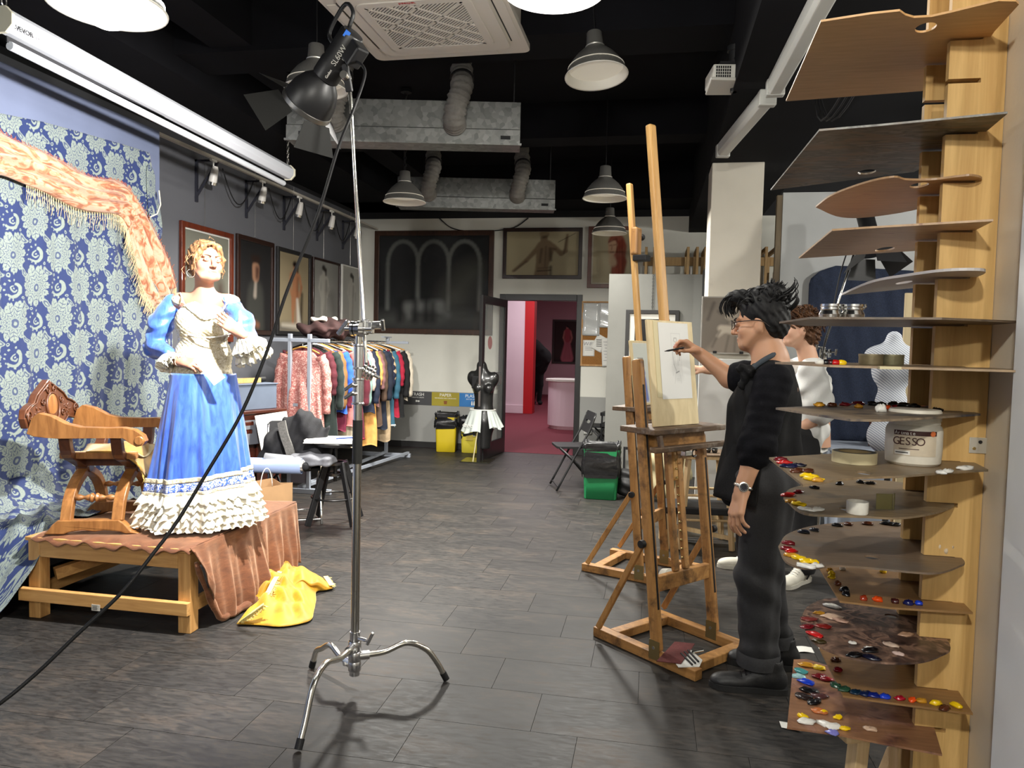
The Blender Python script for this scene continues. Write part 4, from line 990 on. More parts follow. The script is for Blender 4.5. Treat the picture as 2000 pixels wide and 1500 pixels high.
# C-stand with boom arm and LED spotlight
feet = [Zp(582, 1470), Zp(872, 1331), Zp(609, 1306)]
cs = sum(feet, V())/3; q = Zp(692, 1352); base = V((q.x, q.y, 0)); print('cstand', cs, base)
t = thing('c_stand', 'tall chrome C-stand on three bent legs with grip head and boom arm', 'stand', base)
cx, cy = base.x, base.y
NICK = mat('nickel_tube', (.66, .64, .58), .2, 1); BR = mat('cast_chrome', (.72, .72, .72), .25, 1)
for k, f in enumerate(feet):
 d = V((f.x-cx, f.y-cy, 0)); hgt = (.20, .155, .115)[k]
 P_ = bez([(cx, cy, hgt), tuple(V((cx, cy, hgt+.005))+d*.3), tuple(V((cx, cy, hgt+.035))+d*.55), tuple(V((cx, cy, hgt-.0))+d*.76), tuple(V((cx, cy, .09))+d*.89), tuple(V((cx, cy, .02))+d*.985)], 30)
 lg = MB().tube(P_, .0125, 14).build('leg', NICK, t, smooth=True, auto=50)
 e = P_[-1]; dd_ = (P_[-1]-P_[-2]).normalized(); MB().tube([e-dd_*.025, e+dd_*.012], .0145, 14).build('rubber_foot', BLACKP, lg)
 MB().tube([V((cx, cy, hgt))+d.normalized()*.012, V((cx, cy, hgt))+d.normalized()*.06], .019, 14).build('leg_socket', BR, t, smooth=True, auto=40)
 MB().lathe([(.024, -.022), (.027, -.018), (.027, .018), (.024, .022)], 18, c=(cx, cy, hgt)).build('leg_collar', BR, t, smooth=True, auto=40)
 hd = d.normalized(); sd = V((-hd.y, hd.x, 0)); p0 = V((cx, cy, hgt))+hd*.04
 MB().cyl(p0+sd*.017, p0+sd*.026, .008, n=10).build('bolt', CHROME, t)
MB().cyl((cx, cy, .075), (cx, cy, .26), .0215, n=20).build('base_sleeve', BR, t, smooth=True, auto=40)
kn = V((cx, cy, .235)); MB().cyl(kn, kn+V((.06, -.02, .0)), .008, n=10).box(kn+V((.075, -.022, .01)), (.014, .012, .06), rot(0, 25, 0)).build('wing_nut', BR, t, bevel=.004)
zt = lambda y: (Yp(692, y, cy)).z
z1, z2, z3, z4, z5 = zt(880), zt(840), zt(752), zt(700), zt(645)
print('pole z', z1, z2, z3, z4, z5)
def zy(py): return Yp(694, py, cy).z
MB().cyl((cx, cy, .2), (cx, cy, zy(775)), .0175, n=24).build('lower_pole', NICK, t, smooth=True, auto=40)
MB().cyl((cx, cy, zy(905)), (cx, cy, zy(820)), .0205, n=24).build('tape_wrap', mat('black_tape', (.018, .018, .016), .6), t, smooth=True, auto=40)
def collar(pa, pb, r, nm='locking_collar'):
 a, e = zy(pa), zy(pb)
 MB().lathe([(r*.9, a), (r*1.12, a), (r*1.14, a+.006), (r*.98, a+.010), (r*.98, e-.010), (r*1.14, e-.006), (r*1.12, e), (r*.9, e)], 24, c=(cx, cy, 0)).build(nm, BR, t, smooth=True, auto=35)
collar(790, 738, .0235); collar(722, 672, .0205)
MB().cyl((cx, cy, zy(745)), (cx, cy, zy(715)), .0150, n=20).build('middle_pole', NICK, t, smooth=True, auto=40)
MB().cyl((cx, cy, zy(680)), (cx, cy, zy(645)), .0125, n=20).build('top_pole', NICK, t, smooth=True, auto=40)
for py, sg in ((752, -1), (768, 1)):
 p = V((cx, cy, zy(py))); k = V((-.035*sg*-1 if sg < 0 else .0, -.03, .0)); MB().cyl(p+V((0, -.015, 0)), p+V((-.012, -.05, -.0)), .009, n=12).box(p+V((-.016, -.054, -.005)), (.05, .012, .014), rot(0, -35, 0)).build('t_knob', BR, t, bevel=.004)
gz = zy(642); g = V((cx, cy, gz)); gd = V((1, -.12, 0)).normalized()
for k, (o, r, w_) in enumerate(((-.022, .032, .012), (-.006, .03, .012), (.008, .034, .012))):
 MB().cyl(g+gd*(o-w_/2), g+gd*(o+w_/2), r, n=24).build('grip_plate', CHROME, t, smooth=True, auto=40)
MB().cyl(g+gd*-.065, g+gd*.06, .008, n=12).build('grip_spindle', BR, t, smooth=True, auto=40)
MB().box(g+gd*-.072+V((0, 0, .004)), (.02, .018, .075), rot(0, 38, 0)).build('grip_lever', BR, t, bevel=.006)
D0 = (base-CAM).dot(_f)-.03; armb = Dp(716, 725, D0+.03); armt = Dp(683, 172, D0+.05); ga = Dp(714, 640, D0-.02)
MB().tube([armb, armt], .0080, 14).build('boom_arm', NICK, t, smooth=True, auto=40)
MB().cyl(ga+V((0, 0, -.03)), ga+V((0, 0, .035)), .014, n=16).box(ga+V((.02, 0, 0)), (.03, .03, .05)).build('boom_clamp', BR, t, bevel=.005)
MB().cyl(ga+V((.03, 0, .01)), ga+V((.07, 0, .012)), .017, n=14).box(ga+V((.075, 0, .012)), (.016, .014, .05), rot(20, 0, 0)).build('boom_knob', BR, t, bevel=.004)
e2 = armb; ax = V((.85, .25, -.45)).normalized()
for o, r in ((-.014, .034), (.002, .030), (.016, .034), (.030, .030)): MB().cyl(e2+ax*(o-.005), e2+ax*(o+.005), r, n=26).build('spare_grip_plate', CHROME, t, smooth=True, auto=40)
MB().cyl(e2-ax*.03, e2+ax*.06, .008, n=10).build('spare_grip_bolt', BR, t)
AIM = V((-2.75, 3.62, 1.30)); lb0 = Dp(655, 120, D0+.03); ldir = (AIM-lb0).normalized()
T0 = t; t = thing('studio_spotlight', 'black LED studio spotlight with barn doors on the boom arm', 'lamp', lb0); LB = mat('lamp_black', (.013, .013, .014), .42)
sd, up_, _d = frame(ldir)
RF = .105; bc = lb0+ldir*.17
MB().lathe([(0, -.155), (.048, -.152), (.056, -.14), (.058, 0), (.062, .01), (.062, .085), (.057, .09), (0, .09)], 30, c=lb0, ax=ldir).build('lamp_body', LB, t, smooth=True, auto=35)
refl = MB().lathe([(.050, .085), (.062, .10), (.088, .13), (.108, .175), (.116, .22), (.118, .245), (.115, .245), (.112, .22), (.10, .175), (.078, .13), (.05, .10)], 40, c=lb0, ax=ldir).build('bell_reflector', LB, t, smooth=True, auto=50)
MB().lathe([(.118, .238), (.122, .24), (.122, .262), (.114, .262)], 40, c=lb0, ax=ldir).build('barn_door_ring', STEEL, t, smooth=True, auto=40)
MB().lathe([(0, .10), (.045, .10), (.045, .104), (0, .104)], 24, c=lb0, ax=ldir).build('led_chip', mat('led_chip', (1, .98, .95), emit=30), t)
O = lb0+ldir*.262
for k, (a, op_, w_, h_) in enumerate(((0, 45, .2, .13), (90, 72, .2, .14), (180, 45, .21, .15), (270, 40, .2, .13))):
 e = (sd*cos(radians(a))+up_*sin(radians(a))); s2 = ldir.cross(e); outd = (ldir*cos(radians(op_))+e*sin(radians(op_)))
 a0 = O+e*.118; nrm = outd.cross(s2)
 M_ = Matrix((tuple(s2)+(0,), tuple(outd)+(0,), tuple(nrm)+(0,), (0, 0, 0, 1))).transposed(); M_.translation = a0
 MB().prism([(-w_*.36, 0), (w_*.36, 0), (w_*.58, h_), (-w_*.58, h_)], -.0008, .0008, M_).build('barn_door', mat('barn_door_grey', (.02, .02, .019), .55, spec=.2), t)
MB().bar(lb0-ldir*.03-up_*.05, Dp(683, 180, D0+.05), .03, .018).build('lamp_bracket', LB, T0, bevel=.005)
yk = Dp(676, 150, D0+.02); MB().cyl(yk-V((.0, .03, 0)), yk+V((0, .02, 0)), .016, n=16).build('bracket_knob', STEEL, T0)
MB().tube(bez([lb0-ldir*.15+up_*.04, lb0-ldir*.21+up_*.07, lb0-ldir*.20+up_*.14, lb0-ldir*.06+up_*.13, lb0-ldir*.04+up_*.06], 20), .009, 8).build('carry_handle', LB, t, smooth=True)
MB().box(lb0-ldir*.1-up_*.08, (.07, .07, .1), Matrix((sd, up_, ldir)).transposed()).build('power_box', LB, t, bevel=.01)
v_ = (CAM-lb0).normalized(); v_ = (v_-ldir*v_.dot(ldir)).normalized(); xd = ldir*-1; yd = (v_.cross(xd)).normalized()
text('SL60W', .034, WHITE, t, lb0+v_*.0605-ldir*.05, xd, yd, 'model_lettering')
text('RGB', .017, WHITE, t, lb0+v_*.0600-ldir*.06-yd*.024, xd, yd, 'sub_lettering'); text('Godox', .016, WHITE, t, lb0+v_*.0625+ldir*.045-yd*.004, xd, yd, 'maker_lettering')
MB().box(lb0+v_*.05-ldir*.145+yd*.02, (.03, .002, .024), Matrix((xd, v_, yd)).transposed()).build('blue_sticker', mat('blue_sticker', srgb(60, 120, 220), .5), t)
MB().cyl(lb0+v_*.054-ldir*.12-yd*.026, lb0+v_*.062-ldir*.12-yd*.026, .009, n=14).build('white_knob', WHITE, t)
KEYP = lb0+ldir*.24
L = bpy.data.lights.new('spotlight_beam', 'SPOT'); L.energy = 600; L.spot_size = radians(140); L.spot_blend = .5; L.shadow_soft_size = .035; L.color = (1, .97, .94)
lo = bpy.data.objects.new('spotlight_beam', L); COL.objects.link(lo); lo.parent = t; lo.location = KEYP-lb0; lo.rotation_euler = ldir.to_track_quat('-Z', 'Y').to_euler()
t.scale = (.93,)*3
CBX = [(692, 118), (708, 128), (712, 150), (690, 215), (660, 290), (620, 420), (560, 570), (520, 690), (470, 810), (400, 930), (345, 1020), (300, 1080), (240, 1155), (150, 1240), (60, 1325), (-40, 1402)]
dep = np.interp(np.arange(len(CBX)), [0, 3, 8, 15], [(lb0-CAM).dot(_f)-.02, 2.62, 2.3, 1.95])
cp = [Dp(x, y, dd_) for (x, y), dd_ in zip(CBX, dep)]
cp = [V((p.x, p.y, max(p.z, .012))) for p in cp]; last = cp[-1]; cp += [V((last.x-.35, last.y-.1, last.z*.45)), V((last.x-.9, last.y-.3, .012)), V((last.x-1.4, last.y-.5, .012))]
tag(MB().tube(bez(cp, 110), .0055, 8).build('mains_cable', BLACKP, None, smooth=True), 'long black mains cable running from the spotlight down past the model', 'cable')
# framed pictures
PANEF, nt, b = mkmat('picture_glass'); b.inputs['Base Color'].default_value = (.0, .0, .0, 1); b.inputs['Roughness'].default_value = .02; b.inputs['Alpha'].default_value = .07; b.inputs['Specular IOR Level'].default_value = .6
def framed(name, label, cat, O, xd, w_, h_, fw, fm, fn, res=56, matw=0, matc=None, depth=.03, glass=True, group=None):
 xd = V(xd).normalized(); up = V((0, 0, 1)); nrm = xd.cross(up)  # towards the viewer
 R = Matrix((xd, up, nrm)).transposed().to_4x4(); R.translation = V(O)+nrm*.004
 t = thing(name, label, cat, V(O), 0, group)
 r = lambda i: [(i, i), (w_-i, i), (w_-i, h_-i), (i, h_-i)]
 MB().prism(r(0), 0, depth, R, holes=[r(fw)]).build('frame', fm, t, bevel=.004)
 MB().prism(r(fw*.6), .002, .006, R).build('backing_board', mat('backing', (.1, .09, .08), .9), t)
 if matw: MB().prism(r(fw*.8), .007, .010, R, holes=[r(fw+matw)]).build('mount', matc, t)
 i = fw+matw; a = V(O)+nrm*.0115+xd*(i-.002)+up*(i-.002)
 art('picture', w_-2*i+.004, h_-2*i+.004, fn, t, a, xd, up, res)
 if glass: MB().prism(r(fw*.9), .018, .0195, R).build('glass_pane', PANEF, t)
 return t, nrm
def base(U, c, var=.1, seed=0, W=None, s=5): return np.ones(U.shape+(3,))*np.array(c)*(1+var*nz(U, W, s, seed))[..., None]
def figure(c, U, W, asp, x, y0, y1, tone, dark, hair=None, gown=None, lean=0.0, sk=1.0):
 H = (y1-y0); f = lambda px, py: (x+px*H*asp, y0+py*H)
 S = H*asp
 for p, q, r0, r1 in (((-.05, .02), (-.045, .28), .022, .035), ((-.045, .28), (-.03, .52), .036, .06), ((.04, .02), (.05, .28), .022, .035), ((.05, .28), (.02, .52), .036, .06), ((0, .50), (0, .62), .075, .06), ((0, .62), (lean, .80), .06, .085), ((-.09+lean, .80), (-.13, .62), .03, .022), ((-.13, .62), (-.08, .48), .022, .017), ((.09+lean, .80), (.14, .62), .03, .022), ((.14, .62), (.10, .48), .022, .017), ((lean, .80), (lean, .88), .03, .027)):
  c = over(c, cap(U, W, f(*p), f(*q), r0*S*sk, r1*S*sk, asp, .02*S), tone)
 for p, q, r0 in (((.045, .1), (.05, .5), .018), ((.05, .55), (.06, .76), .022), ((.13, .5), (.14, .64), .008)):
  c = over(c, .6*cap(U, W, f(*p), f(*q), r0*S, r0*S*.7, asp, .03*S), dark)
 if gown is not None:
  c = over(c, cap(U, W, f(0, .54), f(0, .03), .07*S, .2*S, asp, .03*S), gown)
  for k in (-.1, -.04, .03, .09): c = over(c, .5*cap(U, W, f(k*.4, .5), f(k, .0), .006*S, .012*S, asp, .02*S), tuple(np.array(gown)*.5))
 c = over(c, cap(U, W, f(lean, .92), f(lean, .95), .05*S, .05*S, asp, .015*S), tone)
 if hair is not None:
  c = over(c, cap(U, W, f(lean-.01, .97), f(lean+.035, .94), .05*S, .035*S, asp, .02*S), hair); c = over(c, cap(U, W, f(lean+.045, .95), f(lean+.05, .86), .022*S, .018*S, asp, .02*S), hair)
 return c
MAHO = wood('mahogany_frame', srgb(64, 24, 14), srgb(110, 48, 26), 5, (1, 1, .2), .3, coat=.4); DARKF = wood('dark_frame', srgb(26, 14, 10), srgb(48, 26, 18), 5, (1, 1, .2), .35, coat=.3); BLKF = mat('black_frame', (.012, .011, .011), .5)
LW = FX0
def wall_left_pic(tl, tr, yb, name, label, fw, fm, fn, **k):
 a = Xp(*tl, LW); e = Xp(*tr, LW); zt = (a.z+e.z)/2; zb = Xp(*yb, LW).z
 return framed(name, label, 'painting', (LW, a.y, zb), (0, 1, 0), e.y-a.y, zt-zb, fw, fm, fn, **k)
CW = np.array
def g1(U, W):
 c = base(U, srgb(120, 120, 108), .15, 1, W, 7); c = over(c, cap(U, W, (.85, .0), (.8, .5), .16, .06, 1.4, .1), srgb(70, 50, 40)); return over(c, .5*cap(U, W, (.5, .2), (.5, .7), .2, .1, 1.4, .2), srgb(96, 92, 82))
def g2(U, W):
 c = base(U, srgb(34, 33, 33), .25, 2, W, 6); c = over(c, cap(U, W, (.5, .0), (.52, .42), .30, .24, 1.55, .06), srgb(58, 58, 54)); c = over(c, cap(U, W, (.50, .40), (.52, .56), .05, .035, 1.55, .03), srgb(150, 140, 128)); c = over(c, cap(U, W, (.52, .62), (.52, .72), .10, .11, 1.55, .03), srgb(150, 112, 88)); c = over(c, cap(U, W, (.56, .62), (.57, .70), .05, .06, 1.55, .04), srgb(84, 56, 44)); c = over(c, cap(U, W, (.44, .82), (.60, .82), .07, .07, 1.55, .03), srgb(40, 26, 20)); c = over(c, cap(U, W, (.42, .10), (.60, .06), .05, .05, 1.55, .04), srgb(124, 84, 64)); return c
def g3(U, W):
 c = base(U, srgb(150, 136, 108), .16, 3, W, 6); c = over(c, cap(U, W, (0, .04), (1, .06), .1, .1, 1.8, .1), srgb(110, 104, 96)); c = over(c, cap(U, W, (.74, .1), (.78, .5), .05, .03, 1.8, .05), srgb(40, 28, 22)); c = figure(c, U, W, 1.8, .55, .08, .9, srgb(170, 116, 82), srgb(96, 54, 36), srgb(26, 18, 14)); c = over(c, cap(U, W, (.62, .42), (.68, .1), .03, .07, 1.8, .04), srgb(216, 208, 192)); return over(c, cap(U, W, (.15, .08), (.65, .07), .03, .06, 1.8, .05), srgb(206, 196, 178))
def g4(U, W):
 c = base(U, srgb(146, 144, 138), .12, 4, W, 6); c = over(c, .6*cap(U, W, (.72, .5), (.85, .2), .14, .05, 1.6, .12), srgb(104, 100, 96)); c = figure(c, U, W, 1.6, .42, .05, .93, srgb(176, 172, 162), srgb(84, 78, 72), srgb(52, 46, 42)); return c
def g5(U, W):
 c = base(U, srgb(176, 174, 166), .1, 5, W, 6); return figure(c, U, W, 1.9, .55, .06, .9, srgb(190, 186, 176), srgb(80, 76, 70), srgb(40, 36, 34))
wall_left_pic((348.7, 429.5), (451, 458), (451, 668), 'framed_painting', 'mahogany framed grey painting right behind the posing model', .05, MAHO, g1, matw=.012, matc=WHITE)
wall_left_pic((459, 455), (531, 475.7), (531, 655), 'framed_painting', 'dark framed oil portrait of a seated figure in a black jacket', .05, DARKF, g2)
wall_left_pic((538, 480), (604, 499), (604, 656), 'framed_painting', 'black framed painting of a standing nude on a beige ground', .045, BLKF, g3)
wall_left_pic((608, 501), (661, 515), (661, 645), 'framed_drawing', 'brown framed grey drawing of a standing figure with soft wings', .03, DARKF, g4)
wall_left_pic((665, 514), (702, 527), (702, 645), 'framed_drawing', 'pale framed grey drawing of a standing figure in the wall corner', .02, mat('pale_frame', srgb(214, 212, 204), .5), g5)
for x, y, yb in ((400, 300, 442), (498, 350, 463), (573, 392, 488), (632, 420, 505), (684, 440, 518)):
 a = Xp(x, yb, LW+.012); tag(MB().cyl(a, V((a.x, a.y, 3.24)), .0016, n=5).build('hanging_wire', STEEL, None), {400: 'thin steel wire holding the mahogany framed painting', 498: 'thin steel wire holding the dark oil portrait', 573: 'thin steel wire holding the beige nude painting', 632: 'thin steel wire holding the winged figure drawing', 684: 'thin steel wire holding the corner drawing'}[x], 'wire')
# back wall pictures, board, signs
BW = FY1
def wall_back_pic(tl, br, name, label, fw, fm, fn, **k):
 a = Yp(*tl, BW); e = Yp(*br, BW); return framed(name, label, 'picture', (a.x, BW, e.z), (1, 0, 0), e.x-a.x, a.z-e.z, fw, fm, fn, **k)
def arches(U, W):
 c = base(U, (.02, .021, .022), .5, 6, W, 7); asp = .83
 for x in (.08, .36, .64, .92):
  for w2, col in ((.024, srgb(92, 94, 92)), (.008, srgb(120, 122, 118))): c = over(c, cap(U, W, (x, .22), (x, .70), w2, w2*.8, asp, .01), col)
 for x in (.08, .36, .64):
  xm = x+.14
  for sg, xx in ((1, x), (-1, x+.28)):
   pts = [(xx+sg*.14*(1-cos(a)), .70+.24*sin(a)) for a in np.linspace(0, pi/2, 8)]
   for p, q in zip(pts[:-1], pts[1:]): c = over(c, cap(U, W, p, q, .014, .014, asp, .012), srgb(110, 112, 108))
 c = over(c, .7*cap(U, W, (.0, .10), (1, .12), .06, .06, asp, .06), srgb(84, 85, 82))
 c = over(c, .6*cap(U, W, (.70, .38), (.86, .60), .12, .10, asp, .1), srgb(96, 96, 88))
 c = over(c, .9*cap(U, W, (.26, .24), (.56, .25), .04, .05, asp, .03), srgb(128, 130, 128)); c = over(c, .9*cap(U, W, (.27, .2), (.29, .14), .03, .02, asp, .03), srgb(120, 122, 120)); c = over(c, .8*cap(U, W, (.57, .22), (.64, .16), .03, .02, asp, .03), srgb(110, 112, 110))
 for x, h in ((.20, .30), (.44, .34), (.50, .27), (.34, .3)): c = over(c, .9*cap(U, W, (x, .1), (x, h), .03, .02, asp, .03), srgb(16, 16, 17))
 return c
def spearman(U, W):
 asp = .67; c = base(U, srgb(178, 166, 134), .1, 8, W, 5); sk = srgb(124, 104, 78); dk = srgb(62, 46, 34)
 for p, q, r0, r1 in (((.49, .0), (.50, .22), .10, .085), ((.50, .22), (.54, .62), .085, .13), ((.44, .62), (.28, .34), .04, .028), ((.28, .34), (.10, .10), .028, .018), ((.65, .66), (.76, .50), .04, .034), ((.76, .50), (.82, .56), .032, .026), ((.82, .56), (.84, .92), .026, .016), ((.52, .66), (.52, .80), .045, .04), ((.52, .84), (.525, .92), .05, .05)): c = over(c, cap(U, W, p, q, r0, r1, asp, .015), sk)
 for p, q, r in (((.54, .2), (.55, .66), .006), ((.47, .3), (.49, .6), .014), ((.62, .35), (.61, .58), .02), ((.6, .62), (.68, .6), .012), ((.28, .32), (.12, .10), .008), ((.80, .5), (.83, .86), .007), ((.45, .16), (.62, .18), .008), ((.62, .02), (.62, .2), .02), ((.52, .88), (.56, .93), .02)): c = over(c, .7*cap(U, W, p, q, r, r, asp, .016), dk)
 c = over(c, cap(U, W, (.49, .95), (.56, .95), .035, .03, asp, .02), srgb(150, 132, 100)); c = over(c, cap(U, W, (.44, .10), (.62, .12), .01, .01, asp, .01), dk)
 return over(c, cap(U, W, (.72, .76), (.95, .96), .004, .003, asp, .006), dk)
def veil(U, W):
 asp = 1.25; c = base(U, srgb(190, 178, 146), .07, 9, W, 5); r1 = srgb(150, 66, 44); r2 = srgb(112, 44, 30)
 for p, q, a, e in (((.66, .22), (.72, .70), .17, .17), ((.60, .80), (.66, .80), .2, .18), ((.72, .1), (.74, .4), .1, .16)): c = over(c, .9*cap(U, W, p, q, a, e, asp, .03), r1)
 c = over(c, cap(U, W, (.50, .62), (.52, .74), .10, .12, asp, .02), srgb(206, 168, 136)); c = over(c, cap(U, W, (.50, .50), (.54, .4), .07, .1, asp, .04), srgb(200, 170, 138))
 for p, q, r in (((.62, .86), (.66, .3), .014), ((.76, .84), (.8, .2), .016), ((.70, .8), (.70, .2), .012), ((.44, .73), (.49, .74), .010), ((.54, .74), (.60, .75), .010), ((.50, .72), (.49, .65), .007), ((.46, .60), (.54, .60), .010), ((.42, .80), (.60, .86), .02)): c = over(c, .7*cap(U, W, p, q, r, r, asp, .02), r2)
 return c
BRWF = wood('brown_frame', srgb(44, 26, 16), srgb(70, 42, 26), 5, (1, 1, .2), .4)
wall_back_pic((733.5, 451.5), (962, 655), 'framed_painting', 'huge dark painting of pointed arches in a brown frame on the back wall', .07, BRWF, arches, res=110)
wall_back_pic((984, 446), (1136, 545.5), 'framed_drawing', 'framed drawing of a figure seen from behind holding a thin spear', .05, DARKF, spearman, res=100, matw=.0)
wall_back_pic((1150, 443), (1240, 563), 'framed_drawing', 'framed red chalk drawing of a veiled head on the back wall', .05, wood('redbrown_frame', srgb(74, 34, 24), srgb(104, 54, 36), 5, (1, 1, .2), .4), veil, res=70, matw=.02, matc=mat('cream_mount', srgb(206, 200, 180), .8))
a = Yp(1137, 588, BW); e = Yp(1192, 716, BW); w_ = e.x-a.x+.1; h_ = a.z-e.z
t = thing('cork_board', 'oak framed cork notice board with pinned papers beside the doorway', 'notice board', (a.x, BW, e.z))
R = Matrix(((1, 0, 0, a.x), (0, 0, -1, BW-.002), (0, 1, 0, e.z), (0, 0, 0, 1)))
r = lambda i: [(i, i), (w_-i, i), (w_-i, h_-i), (i, h_-i)]
OAKF = wood('oak_trim', srgb(150, 110, 62), srgb(186, 142, 86), 5, (1, 1, .2), .5)
MB().prism(r(0), 0, .02, R, holes=[r(.022)]).build('frame', OAKF, t, bevel=.002)
MB().prism(r(.02), .001, .012, R).build('cork_sheet', mat('cork', srgb(138, 94, 44), .9, var=.2, vs=90, bmp=.3, bs=120), t)
PAP = mat('paper_white', srgb(216, 215, 208), .6); PLAS = mat('plastic_sleeve', srgb(196, 198, 196), .12, coat=.8, spec=.8)
def sheet(x0, y0, x1, y1, mm, nm, rz=0, dz=.014, wob=0):
 p = Yp(x0, y0, BW); q = Yp(x1, y1, BW); c = V(((p.x+q.x)/2, BW-dz, (p.z+q.z)/2)); ww = abs(q.x-p.x)/2; hh = abs(p.z-q.z)/2; Rm = Matrix.Rotation(radians(rz), 3, 'Y')
 return MB().grid(lambda a_, c_: c+Rm@V(((a_*2-1)*ww, -wob*(.5+.5*sin(c_*13+a_*2)), (c_*2-1)*hh)), 6, 14).build(nm, mm, t, smooth=True, solid=.001)
sheet(1139, 592, 1171, 656, PLAS, 'plastic_sleeve', wob=.012); sheet(1171, 592, 1194, 640, PLAS, 'plastic_sleeve', wob=.012)
n1 = sheet(1139, 664, 1161, 696, PAP, 'notice'); n2 = sheet(1160, 655, 1182, 686, PAP, 'notice', 28, .02); n3 = sheet(1176, 660, 1194, 716, PAP, 'notice', -4, .022)
q = Yp(1149.5, 672, BW); text('WiFi', .07, mat('grey_ink', (.25, .25, .27), .7), n1, (q.x, BW-.0165, q.z), (1, 0, 0), (0, 0, 1), 'lettering')
for k in range(3): q = Yp(1150, 678+k*3, BW); MB().box((q.x, BW-.0160, q.z), (.10, .0006, .006)).build('print_line', mat('grey_ink', (.25, .25, .27), .7), n1)
for k in range(7): q = Yp(1186, 668+k*6, BW); MB().box((q.x-.005, BW-.0245, q.z), (.09-.02*(k % 3), .0006, .006)).build('print_line', mat('grey_ink', (.25, .25, .27), .7), n3)
for k in range(4): q = Yp(1170, 664+k*4, BW); MB().box((q.x, BW-.0222, q.z), (.07, .0006, .009)).build('print_line', BLACKP, n2)
inkw = mat('white_ink', srgb(226, 226, 220), .6)
for (x0, x1, col, w1, w2, lab) in ((789, 843, srgb(66, 66, 68), 'TRASH', 'UNSORTED WASTE', 'dark grey wall sign reading TRASH'), (843.5, 897, srgb(156, 142, 44), 'PAPER', 'NEWSPAPERS AND CARDBOARD', 'olive yellow wall sign reading PAPER'), (897.5, 951, srgb(44, 112, 176), 'PLASTIC', 'BOTTLES AND CANS', 'blue wall sign reading PLASTIC half behind the glass door')):
 p = Yp(x0, 766, BW); q = Yp(x1, 793.5, BW); cxx = (p.x+q.x)/2
 s = tag(MB().bb((p.x, BW-.003, .602), (q.x, BW-.0005, .792)).build('waste_sign', mat('sign_'+w1.lower(), col, .5), None), lab, 'sign', 'recycling signs')
 text(w1, .062, inkw, s, (cxx, BW-.0036, .752), (1, 0, 0), (0, 0, 1), 'sign_word'); text(w2, .021, inkw, s, (cxx, BW-.0036, .708), (1, 0, 0), (0, 0, 1), 'sign_small_word')
 if w1 == 'TRASH': MB().bb((cxx-.03, BW-.004, .645), (cxx-.005, BW-.003, .67)).box((cxx+.012, BW-.0036, .657), (.02, .001, .02), rot(0, 45, 0)).bb((cxx-.006, BW-.004, .652), (cxx+.03, BW-.003, .662)).build('sign_symbol', inkw, s)['kind'] = 'stuff'
 elif w1 == 'PAPER': MB().prism([(-.026, .022), (.026, .022), (.02, -.026), (-.02, -.026)], 0, .001, Matrix(((1, 0, 0, cxx), (0, 0, -1, BW-.003), (0, 1, 0, .652), (0, 0, 0, 1)))).build('sign_symbol', mat('box_brown', srgb(126, 74, 30), .6), s)
 else:
  for k in (-.016, .016): MB().bb((cxx+k-.010, BW-.004, .625), (cxx+k+.010, BW-.003, .668)).bb((cxx+k-.005, BW-.004, .667), (cxx+k+.005, BW-.003, .685)).build('sign_symbol', inkw, s)
q = [Yp(x, y, BW-.012) for x, y in ((858, 426), (880, 444), (910, 451), (960, 451), (1005, 444), (1032, 426))]; tag(MB().tube(bez(q, 30), .007, 6).build('wall_cable', BLACKP, None, smooth=True), 'slack black cable looping along the top of the back wall', 'cable')
q = Yp(1148, 841, BW); t = thing('wall_socket', 'grey double wall socket beside the folding chair', 'socket', (q.x, BW, q.z))
MB().bb((q.x-.055, BW-.03, q.z-.045), (q.x+.055, BW-.001, q.z+.045)).build('socket_box', mat('socket_grey', srgb(176, 176, 170), .5), t, bevel=.006)
for k in (-.026, .026): MB().cyl((q.x+k, BW-.033, q.z), (q.x+k, BW-.029, q.z), .017, n=14).build('socket_insert', mat('socket_dark', srgb(120, 120, 116), .5), t)
MB().tube(bez([(q.x-.02, BW-.03, q.z-.04), (q.x-.02, BW-.02, q.z-.2), (q.x-.02, BW-.02, .1)], 10), .005, 6).build('flex', mat('socket_dark', srgb(120, 120, 116), .5), t)
